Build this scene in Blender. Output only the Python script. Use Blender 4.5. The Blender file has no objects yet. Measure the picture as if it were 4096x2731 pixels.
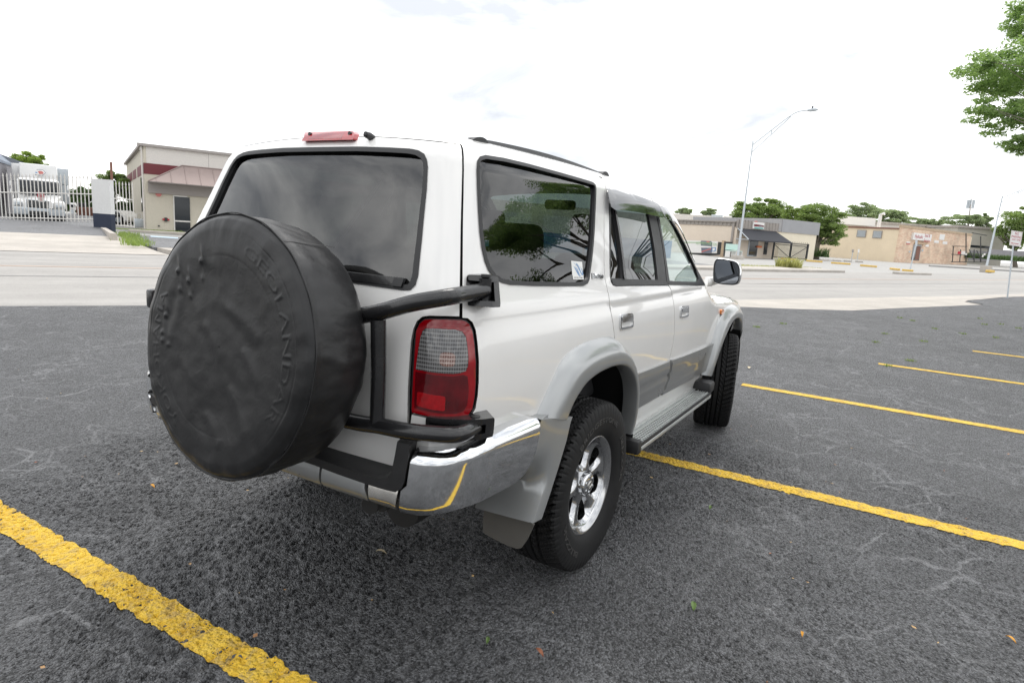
# White sport utility vehicle with a covered spare wheel, parked across yellow stall lines; overcast street behind.
import bpy, bmesh, math, random
import numpy as np
from mathutils import Vector, Matrix, noise as mnoise
from mathutils.geometry import delaunay_2d_cdt
random.seed(7); RNG = np.random.default_rng(7)
SC = bpy.context.scene; COL = SC.collection
R = math.radians

# ------------------------------------------------------------------ camera (axes: x along the car, y to its left, z up)
YAW, PITCH, ROLL = 0.5459, 0.1795, -0.0664
CAM = np.array([-2.4096, -1.8666, 1.4786])
def cam_axes():
    fwd = np.array([math.cos(PITCH)*math.cos(YAW), math.cos(PITCH)*math.sin(YAW), -math.sin(PITCH)])
    r0 = np.array([math.sin(YAW), -math.cos(YAW), 0.0]); d0 = np.cross(fwd, r0)
    return math.cos(ROLL)*r0 + math.sin(ROLL)*d0, -math.sin(ROLL)*r0 + math.cos(ROLL)*d0, fwd
_r, _d, _f = cam_axes()
cd = bpy.data.cameras.new('camera'); co = bpy.data.objects.new('camera', cd); COL.objects.link(co)
m = Matrix.Identity(4)
for i in range(3):
    m[i][0] = _r[i]; m[i][1] = -_d[i]; m[i][2] = -_f[i]; m[i][3] = CAM[i]
co.matrix_world = m
cd.sensor_width = 36; cd.lens = 21.539; cd.clip_start = .05; cd.clip_end = 5000
SC.camera = co

# ------------------------------------------------------------------ light: bright overcast sky, weak wide sun
SUN_EL, SUN_AZ = R(62), R(60)
w = bpy.data.worlds.new("World"); SC.world = w; w.use_nodes = True
nt = w.node_tree; nt.nodes.clear()
def wn(t, **k):
    n = nt.nodes.new(t)
    for a, v in k.items(): setattr(n, a, v)
    return n
sky = wn('ShaderNodeTexSky', sky_type='NISHITA', sun_disc=False, sun_elevation=SUN_EL, sun_rotation=SUN_AZ)
tc = wn('ShaderNodeTexCoord'); mp = wn('ShaderNodeMapping'); mp.inputs['Scale'].default_value = (1.6, 1.6, 4.2)
n1 = wn('ShaderNodeTexNoise'); n1.inputs['Scale'].default_value = 2.1; n1.inputs['Detail'].default_value = 7; n1.inputs['Roughness'].default_value = .52; n1.inputs['Distortion'].default_value = .5
ramp = wn('ShaderNodeValToRGB'); ramp.color_ramp.elements[0].position = .38; ramp.color_ramp.elements[0].color = (.44,.456,.485,1); ramp.color_ramp.elements[1].position = .66; ramp.color_ramp.elements[1].color = (1.08,1.075,1.06,1)
sep = wn('ShaderNodeSeparateXYZ')
mr = wn('ShaderNodeMapRange'); mr.inputs['From Min'].default_value = -.02; mr.inputs['From Max'].default_value = .75; mr.inputs['To Min'].default_value = 13.5; mr.inputs['To Max'].default_value = 20.0
mul = wn('ShaderNodeVectorMath', operation='SCALE')
mix = wn('ShaderNodeMixRGB'); mix.inputs['Fac'].default_value = .93
bg = wn('ShaderNodeBackground'); bg.inputs['Strength'].default_value = .10
wo = wn('ShaderNodeOutputWorld'); L = nt.links.new
L(tc.outputs['Generated'], mp.inputs['Vector']); L(mp.outputs[0], n1.inputs['Vector']); L(n1.outputs['Fac'], ramp.inputs[0])
dot = wn('ShaderNodeVectorMath', operation='DOT_PRODUCT'); dot.inputs[1].default_value = (math.cos(R(12)), math.sin(R(12)), 0)
grad = wn('ShaderNodeMapRange'); grad.inputs['From Min'].default_value = -.7; grad.inputs['From Max'].default_value = .8; grad.inputs['To Min'].default_value = .93; grad.inputs['To Max'].default_value = 1.0
gm = wn('ShaderNodeMath', operation='MULTIPLY'); L(tc.outputs['Generated'], dot.inputs[0]); L(dot.outputs['Value'], grad.inputs['Value'])
L(tc.outputs['Generated'], sep.inputs[0]); L(sep.outputs['Z'], mr.inputs['Value']); L(ramp.outputs[0], mul.inputs[0]); L(mr.outputs[0], gm.inputs[0]); L(grad.outputs[0], gm.inputs[1]); L(gm.outputs[0], mul.inputs['Scale'])
L(sky.outputs[0], mix.inputs[1]); L(mul.outputs[0], mix.inputs[2]); L(mix.outputs[0], bg.inputs[0]); L(bg.outputs[0], wo.inputs[0])
sd = bpy.data.lights.new('sun', 'SUN'); so = bpy.data.objects.new('sun', sd); COL.objects.link(so)
sd.energy = .9; sd.angle = R(25); sd.color = (1, .97, .92)
so.rotation_euler = Vector((-math.sin(SUN_AZ)*math.cos(SUN_EL), -math.cos(SUN_AZ)*math.cos(SUN_EL), -math.sin(SUN_EL))).to_track_quat('-Z', 'Y').to_euler()
SC.view_settings.view_transform = 'Standard'; SC.view_settings.look = 'None'; SC.view_settings.exposure = .38; SC.view_settings.gamma = 1
SC.cycles.max_bounces = 10; SC.cycles.transparent_max_bounces = 16; SC.cycles.glossy_bounces = 5; SC.cycles.caustics_reflective = False; SC.cycles.caustics_refractive = False

# ------------------------------------------------------------------ materials
def new_mat(name):
    m = bpy.data.materials.new(name); m.use_nodes = True
    t = m.node_tree; b = t.nodes['Principled BSDF']; return m, t, b
def lk(t, a, b): t.links.new(a, b)
def coords(t, scale=(1,1,1), kind='Object'):
    c = t.nodes.new('ShaderNodeTexCoord'); p = t.nodes.new('ShaderNodeMapping'); p.inputs['Scale'].default_value = scale
    lk(t, c.outputs[kind], p.inputs['Vector']); return p.outputs[0]
def noise_n(t, vec, scale, detail=4, rough=.5, dist=0):
    n = t.nodes.new('ShaderNodeTexNoise'); lk(t, vec, n.inputs['Vector'])
    n.inputs['Scale'].default_value = scale; n.inputs['Detail'].default_value = detail; n.inputs['Roughness'].default_value = rough; n.inputs['Distortion'].default_value = dist
    return n.outputs['Fac']
def ramp_n(t, fac, stops):
    r = t.nodes.new('ShaderNodeValToRGB'); lk(t, fac, r.inputs[0]); e = r.color_ramp.elements
    while len(e) < len(stops): e.new(.5)
    for i, (p, c) in enumerate(stops):
        e[i].position = p; e[i].color = tuple(c)+(1,) if hasattr(c, '__len__') else (c, c, c, 1)
    return r.outputs[0]
def mix_n(t, fac, a, b, mode='MIX'):
    n = t.nodes.new('ShaderNodeMixRGB'); n.blend_type = mode
    for k, v in ((0, fac), (1, a), (2, b)):
        if isinstance(v, (int, float)): n.inputs[k].default_value = v if k == 0 else (v, v, v, 1)
        elif isinstance(v, tuple): n.inputs[k].default_value = v+(1,)
        else: lk(t, v, n.inputs[k])
    return n.outputs[0]
def math_n(t, op, a, b=0.0):
    n = t.nodes.new('ShaderNodeMath'); n.operation = op
    for k, v in ((0, a), (1, b)):
        if isinstance(v, (int, float)): n.inputs[k].default_value = v
        else: lk(t, v, n.inputs[k])
    return n.outputs[0]
def bump_n(t, b, h, strength=.3, dist=.01):
    n = t.nodes.new('ShaderNodeBump'); n.inputs['Strength'].default_value = strength; n.inputs['Distance'].default_value = dist
    lk(t, h, n.inputs['Height']); lk(t, n.outputs[0], b.inputs['Normal'])
def simple(name, col, rough=.5, metal=0., coat=0., var=.0, vscale=8., bump=0., bscale=60., spec=.5, bdist=.004):
    m, t, b = new_mat(name)
    b.inputs['Base Color'].default_value = tuple(col)+(1,); b.inputs['Roughness'].default_value = rough; b.inputs['Metallic'].default_value = metal
    b.inputs['Coat Weight'].default_value = coat; b.inputs['Coat Roughness'].default_value = .03; b.inputs['Specular IOR Level'].default_value = spec
    v = None
    if var or bump: v = coords(t)
    if var:
        n = noise_n(t, v, vscale, 5, .6); lo = tuple(c*(1-var) for c in col); hi = tuple(min(1, c*(1+var*.6)) for c in col)
        lk(t, ramp_n(t, n, [(.3, lo), (.7, hi)]), b.inputs['Base Color'])
        lk(t, ramp_n(t, n, [(.2, max(0, rough-.06)), (.8, min(1, rough+.08))]), b.inputs['Roughness'])
    if bump: bump_n(t, b, noise_n(t, v, bscale, 4, .6), bump, bdist)
    return m
MT = {}
MT['paint'] = simple('pearl_white_paint', (.80,.79,.765), .20, 0, .9, .015, 3.)
MT['silver'] = simple('silver_paint', (.36,.37,.37), .30, .6, .5, .04, 5.)
MT['grey_silver'] = simple('grey_cladding_paint', (.235,.24,.238), .30, .5, .5, .05, 6.)
MT['chrome'] = simple('chrome', (.74,.75,.76), .06, 1., 0, .05, 14.)
MT['alloy_rim'] = simple('polished_alloy', (.52,.525,.535), .13, 1., 0, .06, 14.)
MT['dull_chrome'] = simple('dull_chrome', (.68,.66,.62), .2, .9, 0, .14, 12., .06, 9., bdist=.01)
MT['black_gloss'] = simple('black_gloss_enamel', (.012,.012,.013), .24, 0, .3, .25, 18., .25, 35., bdist=.003)
MT['black_plastic'] = simple('black_plastic', (.018,.018,.019), .45, 0, 0, .2, 20., .12, 200., bdist=.001)
MT['grey_plastic'] = simple('grey_rubber_flap', (.105,.10,.09), .6, 0, 0, .12, 8.)
MT['rubber'] = simple('window_rubber', (.008,.008,.009), .42, 0, 0, .15, 12.)
MT['tyre'] = simple('tyre_rubber', (.0095,.0095,.0098), .62, 0, 0, .3, 25., .1, 120., bdist=.001, spec=.3)
MT['dark'] = simple('dark_cavity', (.006,.006,.006), .8)
MT['under'] = simple('underbody_black', (.012,.012,.012), .7, 0, 0, .3, 10.)
MT['trim'] = simple('cabin_trim', (.035,.035,.037), .7, 0, 0, .2, 10.)
MT['seat'] = simple('seat_fabric', (.06,.06,.062), .85, 0, 0, .2, 30., .2, 150.)
MT['alloy'] = simple('running_board_aluminium', (.62,.64,.63), .36, .75, 0, .10, 20.)
MT['amber'] = simple('amber_lens', (.75,.22,.02), .1, 0, .6)
MT['white_vinyl'] = simple('white_sticker', (.8,.8,.77), .4, 0, .2)
MT['blue_ink'] = simple('blue_ink', (.05,.22,.5), .4)
MT['black_ink'] = simple('black_ink', (.02,.02,.02), .5)
MT['red_ink'] = simple('red_ink', (.5,.03,.05), .5)
MT['mirror'] = simple('mirror_glass', (.30,.32,.35), .02, 1.)
def glass_mat(name, tint, refl=1.0, rough=.0, k=1.35):
    m, t, b = new_mat(name); t.nodes.remove(b); o = t.nodes['Material Output']
    tr = t.nodes.new('ShaderNodeBsdfTransparent'); tr.inputs[0].default_value = tuple(tint)+(1,)
    gl = t.nodes.new('ShaderNodeBsdfGlossy'); gl.inputs['Roughness'].default_value = rough; gl.inputs['Color'].default_value = (refl, refl, refl, 1)
    fr = t.nodes.new('ShaderNodeLayerWeight'); fr.inputs['Blend'].default_value = .5; sch = math_n(t, 'ADD', math_n(t, 'MULTIPLY', math_n(t, 'POWER', fr.outputs['Facing'], 5.), .95), .05)
    mx = t.nodes.new('ShaderNodeMixShader'); lk(t, math_n(t, 'MINIMUM', math_n(t, 'MULTIPLY', sch, k), 1.), mx.inputs[0]); lk(t, tr.outputs[0], mx.inputs[1]); lk(t, gl.outputs[0], mx.inputs[2]); lk(t, mx.outputs[0], o.inputs[0])
    return m
MT['privacy'] = glass_mat('privacy_glass', (.09,.105,.10), k=1.75)
MT['tint'] = glass_mat('tinted_side_glass', (.14,.17,.16))
MT['clear'] = glass_mat('clear_front_glass', (.80,.90,.87))
MT['smoke'] = glass_mat('smoked_acrylic', (.16,.16,.17), 1.0, .05)
MT['windowglass'] = simple('dark_window_glass', (.02,.025,.03), .06, 0, .3)
def lens(name, dark, light, metal=0.):
    m, t, b = new_mat(name); v = coords(t)
    sp = t.nodes.new('ShaderNodeSeparateXYZ'); lk(t, v, sp.inputs[0])
    hz = math_n(t, 'FRACT', math_n(t, 'MULTIPLY', sp.outputs['Z'], 82.)); hl = math_n(t, 'GREATER_THAN', hz, .80)
    vz = math_n(t, 'FRACT', math_n(t, 'MULTIPLY', math_n(t, 'ADD', sp.outputs['Y'], math_n(t, 'MULTIPLY', sp.outputs['X'], -.6)), 120.)); vl = math_n(t, 'GREATER_THAN', vz, .66)
    n = noise_n(t, v, 160., 2); cell = mix_n(t, math_n(t, 'MULTIPLY', vl, math_n(t, 'ADD', n, -.1)), dark, light)
    lk(t, mix_n(t, hl, cell, light), b.inputs['Base Color'])
    b.inputs['Roughness'].default_value = .08; b.inputs['Coat Weight'].default_value = .8; b.inputs['Metallic'].default_value = metal
    return m
MT['lens_clear'] = lens('clear_ribbed_lens', (.06,.058,.058), (.27,.27,.27))
MT['lens_red'] = simple('red_lens', (.26,.0,.004), .08, 0, .5, .25, 16.)
MT['lens_red_dark'] = simple('dark_red_lens', (.095,.0,.003), .08, 0, .5, .45, 14.)
MT['lens_red_bright'] = simple('bright_red_lens', (.34,.002,.006), .12, 0, .3, .25, 60.)
MT['lens_glow'] = lens('amber_bulb_lens', (.12,.045,.03), (.5,.40,.36))
def vinyl():
    m, t, b = new_mat('black_vinyl_cover'); v = coords(t)
    n = noise_n(t, v, 6., 6, .6); lk(t, ramp_n(t, n, [(.3, (.0105,.0105,.011)), (.75, (.0145,.0145,.015))]), b.inputs['Base Color'])
    lk(t, ramp_n(t, n, [(.3, .30), (.7, .42)]), b.inputs['Roughness'])
    h = math_n(t, 'ADD', math_n(t, 'MULTIPLY', noise_n(t, v, 420., 2), .12), noise_n(t, v, 28., 3, .5, 1.2))
    bump_n(t, b, h, .16, .005); b.inputs['Specular IOR Level'].default_value = .42; return m
MT['vinyl'] = vinyl()
def asphalt(name, base, vein, scale=1., worn=.0, bump=1.0, chunk=125.):
    m, t, b = new_mat(name); v = coords(t)
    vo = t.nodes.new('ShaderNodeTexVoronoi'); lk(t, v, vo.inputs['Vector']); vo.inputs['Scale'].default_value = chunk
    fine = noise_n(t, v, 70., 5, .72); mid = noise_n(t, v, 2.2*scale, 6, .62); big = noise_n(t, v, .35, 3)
    dv = t.nodes.new('ShaderNodeVectorMath'); dv.operation = 'ADD'; lk(t, v, dv.inputs[0])
    nn = t.nodes.new('ShaderNodeTexNoise'); lk(t, v, nn.inputs['Vector']); nn.inputs['Scale'].default_value = 2.5; nn.inputs['Detail'].default_value = 5
    sc = t.nodes.new('ShaderNodeVectorMath'); sc.operation = 'SCALE'; lk(t, nn.outputs['Color'], sc.inputs[0]); sc.inputs['Scale'].default_value = .42; lk(t, sc.outputs[0], dv.inputs[1])
    ve = t.nodes.new('ShaderNodeTexVoronoi'); ve.feature = 'DISTANCE_TO_EDGE'; ve.inputs['Scale'].default_value = 2.3; lk(t, dv.outputs[0], ve.inputs['Vector'])
    vm = ramp_n(t, math_n(t, 'ADD', ve.outputs['Distance'], math_n(t, 'MULTIPLY', mid, .05)), [(.030, 1.), (.062, 0.)])
    vm = math_n(t, 'MULTIPLY', vm, ramp_n(t, noise_n(t, v, 1.1, 4), [(.44, 0.), (.58, 1.)]))
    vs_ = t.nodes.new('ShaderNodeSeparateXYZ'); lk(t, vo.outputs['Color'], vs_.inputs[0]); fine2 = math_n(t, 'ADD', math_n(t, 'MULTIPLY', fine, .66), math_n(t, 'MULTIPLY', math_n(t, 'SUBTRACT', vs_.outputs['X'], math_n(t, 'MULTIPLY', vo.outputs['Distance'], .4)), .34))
    c0 = ramp_n(t, fine2, [(.30, tuple(c*.12 for c in base)), (.45, base), (.59, tuple(c*1.8 for c in base))])  # dark bitumen pits, deepened in colour to stand for shade between the stones
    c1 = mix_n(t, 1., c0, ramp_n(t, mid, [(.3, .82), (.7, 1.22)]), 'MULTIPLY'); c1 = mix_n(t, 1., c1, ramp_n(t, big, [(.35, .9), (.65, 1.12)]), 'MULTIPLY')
    ve2 = t.nodes.new('ShaderNodeTexVoronoi'); ve2.feature = 'DISTANCE_TO_EDGE'; ve2.inputs['Scale'].default_value = 5.2; lk(t, dv.outputs[0], ve2.inputs['Vector'])
    vm2 = math_n(t, 'MULTIPLY', ramp_n(t, ve2.outputs['Distance'], [(.02, 1.), (.06, 0.)]), ramp_n(t, noise_n(t, v, 1.7, 3), [(.40, 0.), (.62, .8)]))
    vm = math_n(t, 'MAXIMUM', vm, vm2)
    ck = t.nodes.new('ShaderNodeTexVoronoi'); ck.feature = 'DISTANCE_TO_EDGE'; ck.inputs['Scale'].default_value = .9; dv2 = t.nodes.new('ShaderNodeVectorMath'); dv2.operation = 'ADD'; lk(t, dv.outputs[0], dv2.inputs[0]); dv2.inputs[1].default_value = (3.7, 1.9, 0); lk(t, dv2.outputs[0], ck.inputs['Vector'])
    crack = math_n(t, 'MULTIPLY', ramp_n(t, ck.outputs['Distance'], [(.004, 1.), (.012, 0.)]), ramp_n(t, noise_n(t, v, .8, 4), [(.46, 0.), (.56, 1.)]))
    c2 = mix_n(t, math_n(t, 'MULTIPLY', vm, .45), c1, vein); c2 = mix_n(t, math_n(t, 'MULTIPLY', crack, .7), c2, tuple(c*.3 for c in base))
    st = ramp_n(t, noise_n(t, v, .55, 5, .6, 1.), [(.56, 0.), (.70, 1.)]); c2 = mix_n(t, math_n(t, 'MULTIPLY', st, .22), c2, vein)
    lk(t, c2, b.inputs['Base Color']); b.inputs['Roughness'].default_value = .58; b.inputs['Specular IOR Level'].default_value = .9
    h = math_n(t, 'ADD', math_n(t, 'MULTIPLY', vo.outputs['Distance'], -.9), math_n(t, 'MULTIPLY', fine, .9)); h = math_n(t, 'MULTIPLY', h, math_n(t, 'SUBTRACT', 1., math_n(t, 'MULTIPLY', vm, .75)))
    bump_n(t, b, h, bump, .034); return m
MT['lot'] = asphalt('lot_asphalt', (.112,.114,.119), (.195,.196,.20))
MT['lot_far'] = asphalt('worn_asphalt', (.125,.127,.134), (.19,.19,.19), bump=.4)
def slab(name, base, var=.12, joint=0):
    m, t, b = new_mat(name); v = coords(t)
    n = noise_n(t, v, .8, 6, .65); f = noise_n(t, v, 40., 3, .6)
    c = ramp_n(t, n, [(.3, tuple(c*(1-var) for c in base)), (.7, tuple(c*(1+var*.5) for c in base))])
    c = mix_n(t, 1., c, ramp_n(t, f, [(.3, .86), (.7, 1.1)]), 'MULTIPLY')
    if joint:   # street: tyre-darkened lanes, stains and hairline joints running along it
        mpn = t.nodes.new('ShaderNodeMapping'); mpn.inputs['Rotation'].default_value = (0, 0, R(24.3)); lk(t, t.nodes['Texture Coordinate'].outputs['Object'], mpn.inputs[0])
        m2 = t.nodes.new('ShaderNodeMapping'); m2.inputs['Scale'].default_value = (.035, .9, 1); lk(t, mpn.outputs[0], m2.inputs[0])
        c = mix_n(t, 1., c, ramp_n(t, noise_n(t, m2.outputs[0], 1.2, 6, .65), [(.32, .84), (.66, 1.06)]), 'MULTIPLY')
        c = mix_n(t, 1., c, ramp_n(t, noise_n(t, v, 3.2, 5, .7, 1.), [(.30, .88), (.45, 1.)]), 'MULTIPLY')
    lk(t, c, b.inputs['Base Color']); b.inputs['Roughness'].default_value = .85; bump_n(t, b, f, .25, .004); return m
MT['road'] = slab('pale_road', (.385,.368,.346), .09, 1)
MT['far_ground'] = slab('pale_ground', (.40,.39,.37), .10)
MT['concrete'] = slab('concrete', (.51,.47,.42), .16, 1)
MT['kerb'] = slab('kerb_concrete', (.46,.43,.39), .25)
MT['dirtline'] = slab('road_seam', (.33,.32,.31), .15)
MT['orange_line'] = slab('faded_orange_line', (.53,.41,.33), .08)
def yellow():
    m, t, b = new_mat('yellow_road_paint'); v = coords(t)
    vo = t.nodes.new('ShaderNodeTexVoronoi'); lk(t, v, vo.inputs['Vector']); vo.inputs['Scale'].default_value = 70.
    f = noise_n(t, v, 45., 5, .7); n = noise_n(t, v, 9., 5, .65)
    c = ramp_n(t, n, [(.28, (.60,.35,.035)), (.5, (.86,.55,.04)), (.8, (.90,.62,.08))])
    wear = ramp_n(t, math_n(t, 'ADD', math_n(t, 'MULTIPLY', f, .6), math_n(t, 'MULTIPLY', n, .4)), [(.36, 1.), (.42, 0.)])
    lump = ramp_n(t, noise_n(t, v, 26., 4, .6, .6), [(.52, 0.), (.60, 1.)]); c = mix_n(t, math_n(t, 'MULTIPLY', lump, .55), c, (.50,.36,.14))
    lk(t, mix_n(t, wear, c, (.10,.085,.05)), b.inputs['Base Color']); b.inputs['Roughness'].default_value = .6
    bump_n(t, b, math_n(t, 'ADD', math_n(t, 'MULTIPLY', vo.outputs['Distance'], -.8), f), 1., .018); return m
MT['yellow'] = yellow()
MT['yellow_block'] = simple('yellow_kerb_paint', (.72,.48,.12), .7, 0, 0, .25, 9.)
def leaf_mat(name, a, b_, tr=.35):
    m, t, b = new_mat(name); g = t.nodes.new('ShaderNodeNewGeometry')
    lk(t, ramp_n(t, g.outputs['Random Per Island'], [(0., a), (.6, b_), (1., tuple(min(1, c*1.5) for c in b_))]), b.inputs['Base Color'])
    b.inputs['Roughness'].default_value = .55; b.inputs['Specular IOR Level'].default_value = .3
    o = t.nodes['Material Output']; tl = t.nodes.new('ShaderNodeBsdfTranslucent'); tl.inputs[0].default_value = (b_[0]*1.6, b_[1]*1.7, b_[2]*1.0, 1)
    mx = t.nodes.new('ShaderNodeMixShader'); mx.inputs[0].default_value = tr; lk(t, b.outputs[0], mx.inputs[1]); lk(t, tl.outputs[0], mx.inputs[2]); lk(t, mx.outputs[0], o.inputs[0])
    return m
MT['leaf_near'] = leaf_mat('ash_leaf', (.12,.19,.085), (.24,.33,.15), .5)
MT['leaf_oak'] = leaf_mat('oak_leaf', (.09,.135,.045), (.20,.27,.095))
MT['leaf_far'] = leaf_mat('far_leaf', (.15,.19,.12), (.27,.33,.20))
MT['leaf_yellow'] = leaf_mat('spring_leaf', (.10,.15,.03), (.22,.30,.07))
MT['leaf_dark'] = leaf_mat('dark_leaf', (.035,.06,.025), (.08,.13,.05))
MT['grass'] = leaf_mat('grass_blade', (.10,.15,.04), (.22,.29,.09))
MT['dry_grass'] = leaf_mat('dry_grass_blade', (.22,.22,.09), (.36,.35,.16))
MT['bark'] = simple('bark', (.16,.14,.115), .9, 0, 0, .4, 12., .5, 25., bdist=.03)
MT['galv'] = simple('galvanised_steel', (.50,.54,.57), .5, .4, 0, .12, 6.)
MT['cream'] = slab('cream_wall', (.62,.575,.475), .05)
MT['cream_top'] = slab('off_white_panel', (.70,.665,.62), .03)
MT['maroon'] = simple('maroon_stripe', (.16,.028,.035), .6, 0, 0, .08, 2.)
MT['awning_metal'] = simple('taupe_standing_seam', (.33,.26,.24), .5, .2, 0, .08, 2.)
MT['soffit'] = simple('soffit_grey', (.36,.33,.31), .8)
MT['beige'] = slab('beige_stucco', (.76,.66,.55), .05)
MT['beige_wall'] = slab('tan_block_wall', (.80,.67,.49), .06)
MT['taupe_metal'] = simple('taupe_metal_cladding', (.33,.30,.275), .6, .1, 0, .1, 1.)
MT['grey_metal'] = simple('grey_metal_cladding', (.34,.345,.36), .5, .2, 0, .08, .8)
MT['pale_yellow'] = slab('pale_yellow_wall', (.82,.75,.60), .04)
MT['black_awning'] = simple('black_canvas', (.035,.037,.045), .8, 0, 0, .15, 3.)
MT['white_metal'] = simple('white_painted_iron', (.72,.70,.66), .5, 0, 0, .06, 5.)
MT['black_metal'] = simple('black_painted_iron', (.03,.033,.033), .5)
MT['white_wall'] = slab('white_block_paint', (.74,.74,.73), .04)
MT['navy'] = slab('navy_block_paint', (.035,.045,.075), .25)
MT['truck_white'] = simple('truck_white_paint', (.78,.78,.77), .3, 0, .4, .03, 3.)
MT['shed_grey'] = simple('grey_corrugated_wall', (.32,.31,.33), .7, 0, 0, .1, 2.)
MT['shed_roof'] = simple('blue_grey_roof', (.20,.24,.30), .6, .1, 0, .1, 2.)
MT['brown'] = simple('brown_container', (.22,.10,.07), .7, 0, 0, .15, 4.)
MT['blue_wall'] = simple('blue_painted_wall', (.03,.16,.30), .6, 0, 0, .1, 2.)
MT['mint'] = simple('mint_paint', (.55,.72,.66), .6)
MT['orange'] = simple('orange_paint', (.75,.18,.05), .6)
MT['teal'] = simple('teal_ink', (.10,.38,.36), .6)
MT['green_ink'] = simple('pale_green_ink', (.33,.5,.27), .6)
MT['grey_ink'] = simple('grey_ink', (.16,.17,.22), .6)
MT['pink_ink'] = simple('rose_ink', (.55,.18,.16), .6)
MT['sign_white'] = simple('sign_white', (.78,.77,.75), .5)
MT['wood'] = simple('weathered_timber', (.50,.38,.26), .8, 0, 0, .2, 5.)
def brick():
    m, t, b = new_mat('red_brick'); v = coords(t, (1,1,1), 'Generated')
    c = t.nodes.new('ShaderNodeTexCoord'); br = t.nodes.new('ShaderNodeTexBrick'); mpn = t.nodes.new('ShaderNodeMapping')
    mpn.inputs['Rotation'].default_value = (0, 0, R(24.3)); mp2 = t.nodes.new('ShaderNodeMapping'); mp2.inputs['Rotation'].default_value = (R(-90), 0, 0); lk(t, c.outputs['Object'], mpn.inputs[0]); lk(t, mpn.outputs[0], mp2.inputs[0]); lk(t, mp2.outputs[0], br.inputs['Vector'])
    br.inputs['Scale'].default_value = 1.; br.inputs['Brick Width'].default_value = .50; br.inputs['Row Height'].default_value = .17; br.inputs['Mortar Size'].default_value = .012
    br.inputs['Color1'].default_value = (.70,.54,.40,1); br.inputs['Color2'].default_value = (.60,.38,.27,1); br.inputs['Mortar'].default_value = (.60,.50,.40,1); br.inputs['Bias'].default_value = -.2
    lk(t, mix_n(t, 1., br.outputs[0], ramp_n(t, noise_n(t, coords(t), .7, 5), [(.3, .85), (.7, 1.2)]), 'MULTIPLY'), b.inputs['Base Color']); b.inputs['Roughness'].default_value = .85; return m
MT['brick'] = brick()

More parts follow.
